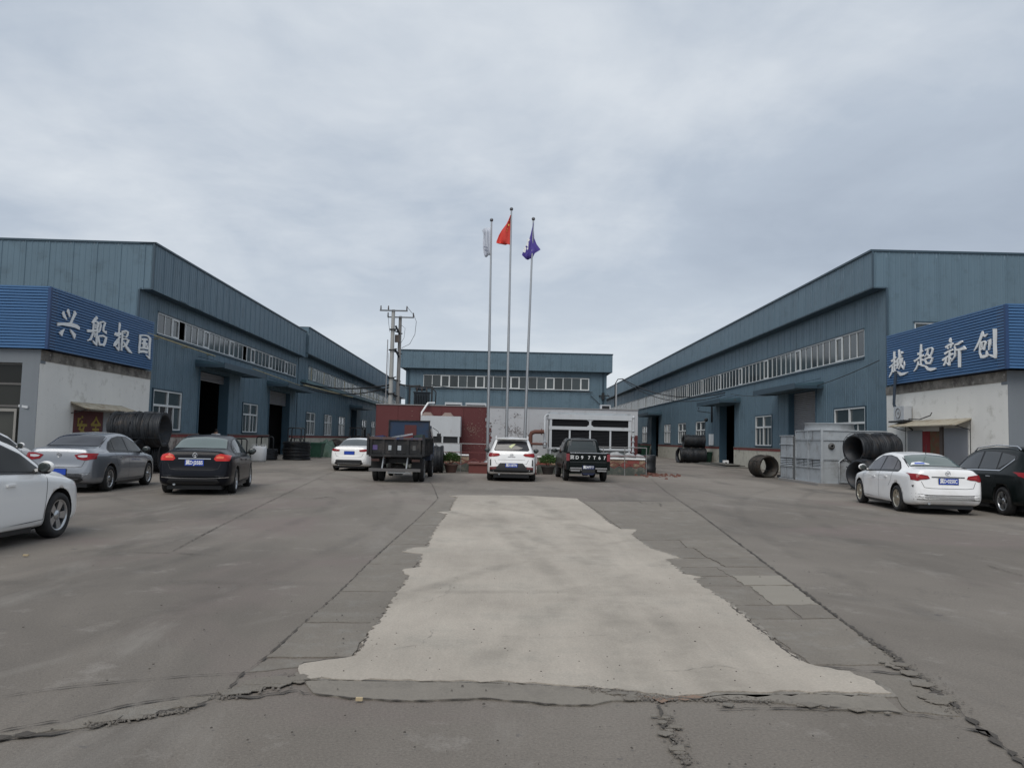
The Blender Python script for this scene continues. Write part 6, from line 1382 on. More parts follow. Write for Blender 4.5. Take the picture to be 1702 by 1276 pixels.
# raised basin wall and railing in front
lw_ = thing('low_wall', 'low mottled stone wall with a white pipe capping and dull green foot around the cooling units', 'wall', (1.5, 37.6, 0))
segs_ = [(-7.1, -1.95), (1.27, 6.35)]
for (a, b) in segs_:
    n = int((b - a) / .55); w_ = (b - a) / n
    for r in range(2):
        for i in range(n):
            x = a + i * w_ + (.5 * w_ if r else 0); x2 = min(b, x + w_)
            mb = MB(); d = random.uniform(0, .025); mb.box(x + .008, x2 - .008, 37.5 - d, 37.62, .40 + r * .15, .54 + r * .15); mb.build('stone', BRICK if random.random() < .75 else mat('red_stone', (.24, .07, .06), .9, 0, .2, 4), lw_)
    mb = MB(); mb.box(a, b, 37.54, 37.8, .0, .72); mb.build('core', mat('mortar', (.30, .27, .23), .9), lw_)
    mb = MB(); mb.box(a, b, 37.40, 37.53, 0, .38); mb.build('green_foot', GREENTILE, lw_)
    mb = MB(); mb.tube([(a, 37.5, .755), (b, 37.5, .755)], .045, 10); mb.build('white_capping', WHITE, lw_)
rl = thing('railing', 'thin dark red zigzag railing around the machine platform', 'railing', (0, 36.9, 0))
RM = mat('railing_red_brown', (.17, .05, .045), .6, .2, .3, 5); RG = mat('railing_grey', (.26, .26, .26), .5, .4, .2, 5)
mbm = MB(); mbm.tube([(0, 0, 0), (0, 0, 1.32)], .022, 8); pm_ = mbm.mesh('post', RG)
xs_ = [-7.0 + 1.18 * k for k in range(6)] + [2.3 + 1.0 * k for k in range(5)]
for x in xs_: link('post', pm_, rl, Matrix.Translation((x, 36.9, 0)))
mb = MB(); mb.tube([(-7.0, 36.9, 1.30), (-1.1, 36.9, 1.30)], .018, 8); mb.build('top_rail', RG, rl); mb = MB(); mb.tube([(2.3, 36.9, 1.30), (6.3, 36.9, 1.30)], .018, 8); mb.build('top_rail', RG, rl)
mb = MB(); mb.tube([(-7.0, 36.9, .9), (-1.1, 36.9, .9)], .014, 8); mb.build('middle_rail', RM, rl); mb = MB(); mb.tube([(2.3, 36.9, .9), (6.3, 36.9, .9)], .014, 8); mb.build('middle_rail', RM, rl)
for x, xb in [(xs_[k], xs_[k + 1]) for k in range(len(xs_) - 1) if k != 5]:
    h = (xb - x) / 2
    mb = MB(); mb.bar((x, 36.9, .62), (x + h, 36.9, .34), .04); mb.bar((x + h, 36.9, .34), (xb, 36.9, .62), .04); mb.bar((x, 36.9, .34), (x + h, 36.9, .62), .04); mb.bar((x + h, 36.9, .62), (xb, 36.9, .34), .04); mb.build('zigzag', RM, rl)
# sacks and rubble by the cooling tower
for k, (x, z, s, lab) in enumerate(((4.55, .86, .30, 'crumpled silver sack, left one on the low wall under the cooling unit'), (5.05, .90, .34, 'crumpled silver sack, middle one on the low wall under the cooling unit'), (5.65, .88, .30, 'crumpled silver sack, right one on the low wall under the cooling unit'), (6.15, .84, .24, 'smallest crumpled silver sack at the right end of the low wall'))):
    mb = MB(); mb.sphere((0, 0, 0), s, 16, 10, (1, .5, .55)); me = mb.mesh('sack', FOIL)
    for v in me.vertices:
        n_ = Vector(v.co); from_ = sin(n_.x * 17 + k) * .12 + sin(n_.z * 23 + n_.x * 9) * .1; v.co = n_ * (1 + from_)
    o = link('sack', me); o.location = (x, 37.9, z); tag(o, lab, 'sack', 'silver sacks on the low wall')
mb = MB()
for k in range(120):
    x = random.gauss(6.9, .55); y = random.gauss(38.2, 1.0); s = random.uniform(.03, .10)
    mb.hexa([(x + s * a * random.uniform(.5, 1.1), y + s * b * random.uniform(.5, 1.1), s * c) for a, b, c in ((-1, -1, 0), (1, -1, 0), (1, 1, 0), (-1, 1, 0), (-.6, -.6, .8), (.6, -.6, .8), (.6, .6, .8), (-.6, .6, .8))])
tag(mb.build('rubble', RUST), 'brown rubble and scrap scattered right of the machine room', 'rubble', kind='stuff')
mb = MB(); mb.lathe((7.0, 40.5, 0), (0, 0, 1), [(0, .38), (.02, .40), (.3, .40), (.32, .38), (.62, .40), (.9, .40), (.92, .36), (.92, 0)], 24); tag(mb.build('drum', BLACK), 'black steel drum at the right end of the machine room', 'drum')

# planters
def planter(x, y, lab, col=POTM, s=1.0):
    t = thing('planter', lab, 'planter', (x, y, 0), 0, 'potted shrubs in front of the low wall')
    mb = MB(); mb.lathe((0, 0, 0), (0, 0, 1), [(0, .22 * s), (.30 * s, .30 * s), (.34 * s, .33 * s), (.38 * s, .33 * s), (.38 * s, .29 * s), (.33 * s, .27 * s), (.33 * s, 0)], 20); mb.build('pot', col, t, local=True)
    mb = MB()
    for k in range(2200):
        a = random.random() * 2 * pi; b = math.acos(random.uniform(-.35, 1)); rr = random.uniform(.55, 1.08)
        p = Vector((sin(b) * cos(a) * .40 * rr, sin(b) * sin(a) * .40 * rr, .60 + cos(b) * .30 * rr)) * s
        d = Vector((random.gauss(0, 1), random.gauss(0, 1), random.gauss(.5, 1))).normalized() * .055 * s; e_ = d.cross(Vector((random.random(), random.random(), random.random()))).normalized() * .018 * s
        mb.add([p, p + d * .5 + e_, p + d, p + d * .5 - e_], [(0, 1, 2, 3)])
    o = mb.build('foliage', LEAF, t, local=True); tag(o, kind='stuff')
    mb = MB()
    for k in range(7): mb.tube([(0, 0, .3), (.12 * cos(k), .12 * sin(k * 1.3), .5), (.25 * cos(k), .25 * sin(k * 1.3), .62)], .01, 5)
    mb.build('stem', RUST, t, local=True)
planter(-2.66, 36.0, 'round green shrub in a brown pot just right of the dump truck'); planter(1.73, 36.5, 'round green shrub in a dark pot between the white SUV and the pickup', mat('planter_dark', (.04, .035, .033), .75, 0, .2, 5))
# ================================================================= WIRE ROD COILS
def coil_mesh(R, L, seed, thick=.11, turns=26, m=COIL):
    rnd = random.Random(seed); mb = MB(); mb.smooth = True; prof = []
    dx = L / turns
    for i in range(turns):
        o = rnd.uniform(-.024, .018) + .02 * sin(i * .7 + seed)
        for j in range(4):
            t = j / 4; prof.append((i * dx + t * dx, R + o - .5 * dx * (1 - sin(pi * t)) * .8))
    prof.append((L, R - .01)); fr = []
    for k in range(5): fr.append((L + .008 * (k % 2), R - .02 - thick * k / 5)); 
    inner = [(L, R - thick), (0, R - thick)] ; back = [(-.006, R - thick * .5), (0, prof[0][1])]
    seg = 40; allp = prof + fr + inner + back
    vs = []; fs = []
    for (t, r) in allp:
        for k in range(seg):
            th = 2 * pi * k / seg; w_ = 1 + .006 * sin(3 * th + seed + t * 5) + .004 * sin(7 * th + t * 13)
            rr = r * w_; dt = .012 * sin(2 * th + seed) + .01 * sin(5 * th + t * 9)
            vs.append((t + dt, rr * cos(th), rr * sin(th)))
    for i in range(len(allp) - 1):
        for k in range(seg):
            k2 = (k + 1) % seg; fs.append((i * seg + k, i * seg + k2, (i + 1) * seg + k2, (i + 1) * seg + k))
    mb.add(vs, fs); return mb.mesh('coil', m)
_cid = [0]
def coil(label, c, axis, R, L, m=COIL, group=None, thick=.11, ties=True, turns=26, loose=0):
    _cid[0] += 1; sd = _cid[0]
    t = thing('wire_coil', label, 'wire coil', c, 0, group)
    ax = Vector(axis).normalized(); rf = Vector((0, 0, 1)) if abs(ax.z) < .9 else Vector((0, 1, 0)); a = ax.cross(rf).normalized(); b = ax.cross(a)
    Mx = Matrix((ax, a, b)).transposed().to_4x4()
    o = link('windings', coil_mesh(R, L, sd, thick, turns, m), t); o.matrix_basis = Mx @ Matrix.Translation((-L / 2, 0, 0))
    rnd = random.Random(sd * 7)
    for k in range(9 if not loose else 18):    # single strands standing proud of the bundle
        mb = MB(); x = rnd.uniform(.03, L - .03); rr = R + rnd.uniform(-.005, .03); tl = rnd.uniform(-.14, .14); rd = .009
        pts = [(x + tl * sin(th) - L / 2, rr * cos(th), rr * sin(th)) for th in [2 * pi * i / 36 for i in range(37)]]
        mb.tube(pts, rd, 5, False); s_ = mb.build('strand', m, t, local=True); s_.matrix_basis = Mx
    if ties:
        for k in range(4):
            th = pi / 2 * k + .5; mb = MB(); c_, s_ = cos(th), sin(th)
            mb.tube([(-L / 2 - .015, (R + .012) * c_, (R + .012) * s_), (L / 2 + .015, (R + .012) * c_, (R + .012) * s_), (L / 2 + .02, (R - thick) * c_, (R - thick) * s_), (-L / 2 - .02, (R - thick) * c_, (R - thick) * s_), (-L / 2 - .015, (R + .012) * c_, (R + .012) * s_)], .012, 5, False)
            q_ = mb.build('tie', m, t, local=True); q_.matrix_basis = Mx
    return t
CG1 = 'black wire coils stacked beside the left gatehouse'
coil('black wire coil lying on top of the stack beside the left gatehouse', (-13.62, 29.2, 1.60), (1, .03, .02), .64, 1.85, group=CG1, loose=1)
coil('lower front black wire coil of the stack beside the left gatehouse', (-14.0, 28.5, .62), (1, 0, 0), .60, 1.5, group=CG1)
coil('lower rear black wire coil of the stack beside the left gatehouse', (-13.8, 29.9, .62), (1, .05, 0), .60, 1.6, group=CG1)
CG2 = 'black wire coils stacked beside the grey steel machine'
coil('black wire coil lying on top of the stack beside the grey steel machine', (13.62, 29.95, 1.52), (.93, .36, .03), .57, 1.85, group=CG2, loose=1)
coil('lower front black wire coil of the stack beside the grey steel machine', (13.42, 29.35, .56), (.93, .36, 0), .56, 1.7, group=CG2)
coil('lower rear black wire coil of the stack beside the grey steel machine', (14.0, 30.5, .56), (.96, .28, 0), .56, 1.5, group=CG2)
coil('single brown-black wire coil lying alone on the right side of the yard', (12.30, 38.75, .53), (-.207, .978, 0), .53, 1.05, COILBROWN, thick=.09)
coil('large dark wire coil standing just right of the dump truck', (-3.55, 35.4, .60), (1, .05, 0), .60, 1.15)
CG3 = 'wire coils stacked far along the right warehouse'
coil('lower wire coil of the far pair against the right warehouse', (14.6, 63.6, .61), (1, 0, 0), .60, 1.9, group=CG3)
coil('upper wire coil of the far pair against the right warehouse', (14.7, 63.9, 1.72), (1, 0, 0), .52, 1.7, group=CG3)
coil('narrow wire coil standing at the left end of the far pair', (13.45, 63.2, .61), (1, .2, 0), .61, .25, group=CG3, turns=6)
coil('black coil beyond the second green bin, far along the right warehouse', (14.6, 92, .7), (1, .2, 0), .7, .6)
# coils lying flat before the second left door
CG4 = 'flat wire coils stacked before the second left door'
for k in range(5):
    coil(['lowest', 'second from the bottom', 'middle', 'second from the top', 'topmost'][k] + ' flat black coil of the taller stack before the second left door', (-12.95 + .03 * sin(k * 3), 48.3 + .05 * cos(k * 2), .12 + k * .215), (0, 0, 1), .80 - .01 * (k % 2), .21, group=CG4, thick=.25, ties=False, turns=5)
for k in range(3):
    coil(['lowest', 'middle', 'topmost'][k] + ' flat black coil of the shorter stack left of the taller one', (-14.6, 47.2 + .05 * k, .11 + k * .2), (0, 0, 1), .78, .2, group=CG4, thick=.25, ties=False, turns=5)
coil('loose brown coil heap lying beyond the green tarpaulin', (-13.4, 60.5, .55), (.3, 1, .2), .62, .9, COILBROWN, thick=.3, loose=1)

# steel U-shaped racks
def rack(x, y, h, w_, lab):
    t = thing('steel_rack', lab, 'rack', (x, y, 0), 0, 'black bent-pipe racks near the left doors')
    for dy in (0, .9):
        mb = MB(); r = .12; mb.tube([(-w_ / 2, dy, 0), (-w_ / 2, dy, h - r), (-w_ / 2 + r * .3, dy, h - r * .3), (-w_ / 2 + r, dy, h), (w_ / 2 - r, dy, h), (w_ / 2 - r * .3, dy, h - r * .3), (w_ / 2, dy, h - r), (w_ / 2, dy, 0)], .035, 8); mb.build('hoop', BLACK, t, local=True)
    for sx in (-1, 1):
        mb = MB(); mb.bar((sx * w_ / 2, 0, .25), (sx * w_ / 2, .9, .25), .06); mb.build('side_bar', BLACK, t, local=True)
    mb = MB(); mb.box(-w_ / 2, w_ / 2, 0, .9, .06, .12); mb.build('deck', BLACK, t, local=True)
rack(-15.6, 45.2, 1.22, .7, 'black hoop rack standing right behind the black sedan'); rack(-15.05, 48.4, 1.35, .75, 'black hoop rack behind the shorter coil stack'); rack(-13.9, 51.2, 1.95, .85, 'tallest black hoop rack behind the taller coil stack'); rack(-13.5, 49.9, 1.3, .6, 'low black hoop rack between the two coil stacks')
# bag
bg = thing('bulk_bag', 'white woven bulk bag with a few loops on its rim, near the shorter coil stack', 'bag', (-13.85, 43.9, 0))
mb = MB(); n = 24
prof = [(.0, .0), (0, .40), (.1, .46), (.45, .50), (.75, .47), (.83, .40), (.80, .28), (.84, 0)]
mb.smooth = True; vs = []; fs = []
for (z, r) in prof:
    for k in range(n):
        th = 2 * pi * k / n; sq = 1 / max(abs(cos(th)), abs(sin(th))); rr = r * (.55 + .45 * min(sq, 1.3)) * .82 * (1 + .04 * sin(5 * th + z * 6)); vs.append((rr * cos(th), rr * sin(th), z + .03 * sin(3 * th) * (z > .5)))
for i in range(len(prof) - 1):
    for k in range(n): k2 = (k + 1) % n; fs.append((i * n + k, i * n + k2, (i + 1) * n + k2, (i + 1) * n + k))
mb.add(vs, fs); mb.build('sack', BAG, bg, local=True)
for k in range(4):
    a = pi / 4 + k * pi / 2; mb = MB(); c_ = Vector((.34 * cos(a), .34 * sin(a), .82)); mb.tube([c_ + Vector((-.08, 0, 0)), c_ + Vector((-.05, 0, .12)), c_ + Vector((.05, 0, .12)), c_ + Vector((.08, 0, 0))], .015, 6); mb.build('loop', BAG, bg, local=True)
# bins
def bin_(x, y, s, lab, m=BINGREEN):
    t = thing('waste_bin', lab, 'bin', (x, y, 0), 0)
    w_ = .48 * s; h = .72 * s
    mb = MB(); a = [(-w_ * .8, -w_ * .6, .05), (w_ * .8, -w_ * .6, .05), (w_ * .8, w_ * .6, .05), (-w_ * .8, w_ * .6, .05)]; b = [(-w_, -w_ * .8, h), (w_, -w_ * .8, h), (w_, w_ * .8, h), (-w_, w_ * .8, h)]
    mb.hexa(a + b); mb.build('body', m, t, local=True)
    mb = MB(); mb.box(-w_ * 1.08, w_ * 1.08, -w_ * .88, w_ * .88, h, h + .07 * s); mb.build('rim', m, t, local=True)
    for k in range(-2, 3): mb = MB(); mb.hexa([(k * w_ * .3 - .02, -w_ * .62, .1), (k * w_ * .3 + .02, -w_ * .62, .1), (k * w_ * .3 + .02, -w_ * .58, .1), (k * w_ * .3 - .02, -w_ * .58, .1), (k * w_ * .4 - .02, -w_ * .83, h - .02), (k * w_ * .4 + .02, -w_ * .83, h - .02), (k * w_ * .4 + .02, -w_ * .78, h - .02), (k * w_ * .4 - .02, -w_ * .78, h - .02)]); mb.build('rib', m, t, local=True)
    for sx in (-1, 1): mb = MB(); mb.lathe((sx * w_ * .7, -.0, .08), (sx, 0, 0), [(0, .08), (.05, .08), (.05, 0)], 12); mb.build('wheel', BLACK, t, local=True)
bin_(15.7, 64.6, 1.15, 'green waste bin against the right warehouse beside the wire coils'); bin_(15.3, 92, 1.5, 'farther green waste bin, close to the right end of the machine room')
bin_(-13.2, 53.6, 1.3, 'dark green waste bin right of the tallest flat coil stack')
# tarpaulin heap
def heap(lab, c, sx, sy, h, m, cat, name, seed=1):
    mb = MB(); mb.smooth = True; n = 28; vs = []
    for i in range(n + 1):
        for j in range(n + 1):
            u = i / n * 2 - 1; v = j / n * 2 - 1; f = max(0, 1 - (u * u) ** 1.3) * max(0, 1 - (v * v) ** 1.3)
            z = h * f ** .55 * (.8 + .2 * sin(u * 5 + seed)) + .07 * f * sin(u * 14 + v * 9 + seed) + .05 * f * sin(v * 21 + seed * 2)
            vs.append((u * sx + .08 * sin(v * 6), v * sy + .08 * sin(u * 7), max(0, z) + .004))
    mb.add(vs, [(i * (n + 1) + j, (i + 1) * (n + 1) + j, (i + 1) * (n + 1) + j + 1, i * (n + 1) + j + 1) for i in range(n) for j in range(n)])
    o = mb.build(name, m, None); o.location = c; return tag(o, lab, cat)
heap('crumpled green tarpaulin thrown over a heap by the left wall', (-13.3, 57.2, 0), 1.05, 1.7, 1.15, TARP, 'tarpaulin', 'tarpaulin')
heap('brown scrap heap behind the white sedan, left of the forklift', (-13.2, 63.5, 0), 1.2, 1.6, 1.1, mat('scrap_brown', (.06, .045, .035), .8, 0, .4, 4), 'scrap heap', 'scrap_heap', 4)
# forklift
fk = thing('forklift', 'dark forklift with an overhead guard seen above the white sedan', 'forklift', (-12.7, 66, 0))
mb = MB(); mb.box(-.6, .6, -1.0, 1.0, .3, 1.05); mb.box(-.55, .55, -1.0, -.4, 1.05, 1.25); mb.build('body', mat('forklift_dark', (.03, .035, .04), .5), fk, local=True)
for x in (-.55, .55):
    for y in (-.7, .75): mb = MB(); mb.bar((x, y, 1.0), (x * .92, y * .9, 2.15), .07); mb.build('guard_post', BLACK, fk, local=True)
mb = MB(); mb.box(-.56, .56, -.75, .8, 2.15, 2.22); mb.build('overhead_guard', BLACK, fk, local=True)
for x in (-.35, .35): mb = MB(); mb.box(x - .05, x + .05, 1.05, 1.2, .1, 2.1); mb.build('mast', BLACK, fk, local=True); mb = MB(); mb.box(x - .06, x + .06, 1.2, 2.2, .08, .13); mb.build('fork', STEEL, fk, local=True)
mb = MB(); mb.box(-.25, .25, -.3, .2, 1.05, 1.15); mb.box(-.25, .25, -.38, -.3, 1.1, 1.55); mb.build('seat', BLACK, fk, local=True)
for x in (-.5, .5):
    for y in (-.65, .7): mb = MB(); mb.lathe((x, y, .3), (1 if x > 0 else -1, 0, 0), [(-.1, 0), (-.1, .3), (.1, .3), (.1, 0)], 20); mb.build('wheel', TYRE, fk, local=True)
# flat mat pile by the right door
ml = thing('sheet_pile', 'low pile of dull flat sheets on the ground by the right dark doorway', 'sheet pile', (15.0, 57, 0))
for k, (dx, dy, w_, l_, a) in enumerate(((0, 0, 1.5, 9, .0), (.2, .6, 1.3, 7, .03), (.1, -.8, 1.0, 5, -.04))):
    mb = MB(); mb.box(-w_ / 2, w_ / 2, -l_ / 2, l_ / 2, 0, .06); o = mb.build('sheet', mat('dull_sheet', (.13, .125, .11), .8, 0, .2, 2, rnd=.15), ml, local=True); o.location = (dx, dy, .002 + k * .07); o.rotation_euler = (0, 0, a)
bx = thing('carton_box', 'small white square box standing by the right dark doorway', 'box', (15.75, 58.3, 0)); 
mb = MB(); mb.box(-.18, .18, -.15, .15, 0, .38); o = mb.build('carton', WHITE, bx, local=True); mb = MB(); mb.box(-.08, .08, -.16, -.151, .1, .25); mb.build('label_panel', BLACK, bx, local=True)

# ================================================================= GREY STEEL MACHINE (evaporative condenser)
mc = thing('steel_machine', 'large galvanised steel condenser with louvres and a round fan ring, right side of the yard', 'machine', (12.4, 31.8, 0))
MX, MY0, MY1 = 12.42, 31.75, 34.6
def mbox(x0, x1, y0, y1, z0, z1, nm='panel', m=STEEL, par=None):
    mb = MB(); mb.box(x0, x1, y0, y1, z0, z1); return mb.build(nm, m, par or mc)
mbox(MX + .02, MX + 2.6, MY0 + .02, MY1 - .02, .12, 2.2, 'casing', mat('joint_shadow_steel', (.09, .095, .10), .7))
# front half: panels on the yard side (x = MX) and end (y = MY0)
yy = [MY0, MY0 + 1.42, MY1]
for i in range(2):
    a, b = yy[i] + .03, yy[i + 1] - .03
    mbox(MX - .012, MX + .01, a, b, 1.08, 1.80); mbox(MX - .012, MX + .01, a, b, .14, .66)
y3 = [MY0 + (MY1 - MY0) * k / 3 for k in range(4)]
for i in range(3):
    a, b = y3[i] + .04, y3[i + 1] - .04
    mbox(MX - .012, MX + .01, a, b, 1.86, 2.18)
    mbox(MX - .004, MX + .004, a, b, .70, 1.02, 'louvre_back', LOUV)
    for k in range(5): 
        mb = MB(); z = .72 + k * .06; mb.hexa([(MX - .03, a, z), (MX, a, z + .03), (MX, b, z + .03), (MX - .03, b, z), (MX - .03, a, z + .008), (MX, a, z + .038), (MX, b, z + .038), (MX - .03, b, z + .008)]); mb.build('louvre', STEEL, mc)
for z in (.10, .67, 1.03, 1.81, 2.19): mbox(MX - .05, MX + .02, MY0 - .02, MY1, z, z + .045, 'rail')
for y in yy: mbox(MX - .045, MX + .0, y - .025, y + .025, .10, 2.22, 'post')
mbox(MX - .06, MX + .03, MY0 - .06, MY0 + .03, .08, 2.26, 'corner_post')
for k in range(3): mbox(MX + .7 + k * .65, MX + .72 + k * .65, MY0 - .03, MY0 + .0, .12, 2.18, 'stiffener')
# end face
mbox(MX + .05, MX + 2.6, MY0 - .012, MY0 + .015, 1.08, 1.80); mbox(MX + .05, MX + 2.6, MY0 - .012, MY0 + .015, 1.86, 2.18); mbox(MX + .05, MX + 1.3, MY0 - .012, MY0 + .015, .14, 1.02)
for z in (.10, 1.03, 1.81, 2.19): mbox(MX, MX + 2.62, MY0 - .05, MY0 + .02, z, z + .045, 'rail')
mb = MB(); mb.tube([(MX + .95, MY0 - .08, 1.98), (MX + 1.15, MY0 - .08, 1.98), (MX + 1.15, MY0 - .08, 1.35), (MX + .65, MY0 - .08, .98), (MX + .65, MY0 - .08, .15), (MX + 1.2, MY0 - .08, .15)], .03, 8); mb.build('drain_pipe', STEEL, mc)
mb = MB(); mb.lathe((MX + .36, MY0 - .02, 1.58), (0, -1, 0), [(0, .13), (.03, .13), (.03, .075), (.12, .075), (.12, .055), (.02, .055)], 20); mb.build('pipe_stub', mat('stub_dark', (.10, .10, .10), .7), mc)
mb = MB(); mb.lathe((MX + .36, MY0 - .05, 1.58), (0, -1, 0), [(0, .0), (0, .054)], 16); mb.build('pipe_mouth', BLACK, mc)
# fan ring and roof
mb = MB(); mb.lathe((MX + 1.05, MY0 + 1.9, 2.22), (0, 0, 1), [(0, 1.0), (.26, .96), (.29, 1.0), (.31, 1.0), (.31, .93), (.05, .93)], 40); mb.build('fan_ring', STEEL, mc)
for k in range(4): mb = MB(); a = k * pi / 2 + .3; mb.bar((MX + 1.05, MY0 + 1.9, 2.46), (MX + 1.05 + cos(a) * .9, MY0 + 1.9 + sin(a) * .9, 2.42), .22, .02); mb.build('fan_blade', STEEL, mc)
# lower rear section
mbox(MX - .12, MX + 1.9, MY1 + .04, 36.3, .12, 2.0, 'rear_casing', mat('joint_shadow_steel', (.09, .095, .10), .7))
for (z0, z1) in ((.16, .62), (1.08, 1.58), (1.64, 1.96)): 
    for (a, b) in ((MY1 + .1, 35.4), (35.46, 36.2)): mbox(MX - .135, MX - .12, a, b, z0, z1)
for (a, b) in ((MY1 + .1, 35.4), (35.46, 36.2)):
    for k in range(4): mb = MB(); z = .70 + k * .08; mb.hexa([(MX - .16, a, z), (MX - .122, a, z + .04), (MX - .122, b, z + .04), (MX - .16, b, z), (MX - .16, a, z + .01), (MX - .122, a, z + .05), (MX - .122, b, z + .05), (MX - .16, b, z + .01)]); mb.build('louvre', STEEL, mc)
for z in (.10, .64, 1.04, 1.60, 1.98): mbox(MX - .17, MX - .1, MY1 + .04, 36.3, z, z + .04, 'rail')
mbox(MX - .2, MX + 2.7, MY0 - .08, 36.35, .0, .1, 'skid', CONCD)
mb = MB(); mb.bar((12.5, 36.9, .15), (13.3, 37.6, .12), .35, .12); tag(mb.build('steel_offcut', COIL), 'dark steel offcuts lying behind the single wire coil', 'offcut')

# ================================================================= POWER POLES, TRANSFORMER, CABLES
def pole(x, y, h, r0, r1, m, lab, lean=0):
    t = thing('utility_pole', lab, 'utility pole', (x, y, 0), 0, 'paired concrete power poles')
    mb = MB(); mb.tube([(x, y, 0), (x + lean * .5, y, h / 2), (x + lean, y, h)], [r0, (r0 + r1) / 2, r1], 14); mb.build('shaft', m, t); return t
pa = pole(-7.33, 48, 9.25, .165, .105, CONC, 'taller pale concrete power pole, left of the pair')
pb = pole(-6.98, 48.6, 8.95, .14, .095, CONCD, 'shorter darker concrete power pole, right of the pair')
mb = MB(); mb.box(-8.14, -6.45, 47.86, 47.94, 9.14, 9.22); ca = mb.build('crossarm', mat('galv_dark', (.16, .17, .18), .5, .4), pa)
mb = MB(); mb.box(-7.75, -6.12, 48.42, 48.50, 8.83, 8.90); cb_ = mb.build('crossarm', mat('galv_dark', (.16, .17, .18), .5, .4), pb)
def insul(x, y, z, par):
    mb = MB(); mb.lathe((x, y, z), (0, 0, 1), [(0, .02), (.05, .055), (.08, .03), (.13, .05), (.16, .03), (.22, .04), (.27, .01)], 10); mb.build('insulator', mat('insulator_brown', (.06, .045, .04), .3), par)
for x in (-8.08, -7.62, -6.5): insul(x, 47.9, 9.22, ca)
for x in (-7.72, -6.16): insul(x, 48.46, 8.90, cb_)
for z in (8.0, 6.75, 5.05, 4.1):
    mb = MB(); mb.lathe((-7.33, 48, z), (0, 0, 1), [(0, .17), (0, .20), (.07, .20), (.07, .17)], 14); mb.bar((-7.5, 47.82, z + .03), (-6.85, 48.7, z - .12), .06); mb.bar((-7.3, 47.8, z), (-7.0, 47.8, z + .1), .05); mb.build('clamp', BLACK, pa)
mb = MB(); mb.box(-7.22, -6.95, 48.2, 48.42, 7.3, 7.75); mb.build('fuse_box', mat('fuse_brown', (.10, .08, .07), .6), pb)
for k, z in enumerate((6.9, 8.3)):
    mb = MB(); mb.bar((-7.2, 48.2, z), (-6.95, 48.4, z - .5), .09); mb.build('cutout', BLACK, pb)
mb = MB(); mb.tube([(-7.6, 47.9, 3.2), (-7.6, 47.9, 7.4)], .03, 6); mb.tube([(-7.52, 47.9, 5.2), (-7.52, 47.9, 6.6)], .012, 5); mb.build('conduit', mat('conduit_grey', (.3, .3, .31), .5), pa)
def cable(pts, r, lab, cat='cable', group='overhead cables'):
    mb = MB(); mb.tube(pts, r, 6); return tag(mb.build('cable', CABLE), lab, cat)
def sag(a, b, s, n=14): a = Vector(a); b = Vector(b); return [a.lerp(b, i / n) - Vector((0, 0, s * 4 * (i / n) * (1 - i / n))) for i in range(n + 1)]
cable([(-6.16, 48.4, 9.1), (-5.95, 48.3, 8.6), (-6.0, 48.2, 7.8), (-6.3, 48.2, 7.2), (-6.8, 48.3, 6.95)], .014, 'thin looping wire from the right end of the lower crossarm back to the dark pole')
cable([(-7.72, 48.4, 9.1), (-7.62, 48.2, 8.4), (-7.52, 48.1, 7.9)], .012, 'thin wire from the left end of the lower crossarm down the pale pole')
cable([(-6.5, 47.9, 9.45), (-6.3, 48.2, 9.2), (-6.16, 48.4, 9.05)], .012, 'short wire linking the two crossarms at their right ends')
cable([(-6.9, 48.6, 8.4), (-6.65, 48.5, 8.2), (-6.7, 48.5, 7.6), (-6.95, 48.6, 7.2)], .010, 'small wire loop right of the dark pole under its crossarm')
pL = WL.p(L1end - 1, .5, 5.6)
cable(sag(pL, (-7.4, 47.9, 4.65), .35), .05, 'upper thick black cable sagging from the left warehouse to the power poles')
cable(sag(pL + Vector((0, 0, -.25)), (-7.4, 47.9, 4.5), .55), .04, 'lower thick black cable sagging from the left warehouse to the power poles')
cable(sag((-6.9, 48.5, 4.75), (-5.6, 48.6, 4.7), .06, 6), .05, 'short thick cable between the dark pole and the transformer')
cable(sag((-4.9, 48.6, 4.75), (-2.0, 77.8, 6.4), .15), .03, 'black cable from the transformer to the far warehouse wall')
cable([(-4.9, 48.5, 4.6), (-4.62, 48.4, 4.3), (-4.65, 48.4, 3.6), (-4.9, 48.4, 3.3)], .035, 'black cable looping down right of the transformer')
# transformer on a rack
tr = thing('transformer', 'dark finned transformer on a rack above the dull red panels', 'transformer', (-5.5, 48.6, 0))
TM = mat('transformer_dark', (.025, .035, .045), .5, .2, .2, 3)
mb = MB(); mb.box(-5.95, -5.05, 48.2, 49.0, 3.3, 4.25); tk = mb.build('tank', TM, tr)
for k in range(9): mb = MB(); x = -5.9 + k * .1; mb.box(x, x + .03, 48.02, 48.2, 3.4, 4.15); mb.build('fin', TM, tk)
mb = MB(); mb.box(-6.0, -5.0, 48.1, 49.1, 4.25, 4.31); mb.build('lid', TM, tk)
for x in (-5.8, -5.5, -5.2): insul(x, 48.5, 4.31, tk)
mb = MB(); mb.lathe((-5.9, 48.75, 4.5), (1, 0, 0), [(0, 0), (0, .1), (.6, .1), (.6, 0)], 14); mb.build('conservator', TM, tk)
mb = MB()
mb.box(-6.3, -4.8, 48.1, 48.2, 3.15, 3.28); mb.box(-6.3, -4.8, 49.0, 49.1, 3.15, 3.28); mb.build('rack_beam', BLACK, tr)
for x in (-6.25, -4.9):
    for y in (48.15, 49.05): mb = MB(); mb.box(x, x + .1, y - .05, y + .05, 0, 4.6 if y < 49 else 3.15); mb.build('rack_post', BLACK, tr)
mb = MB(); mb.box(-6.25, -4.8, 48.11, 48.19, 4.55, 4.63); mb.build('rack_top', BLACK, tr)
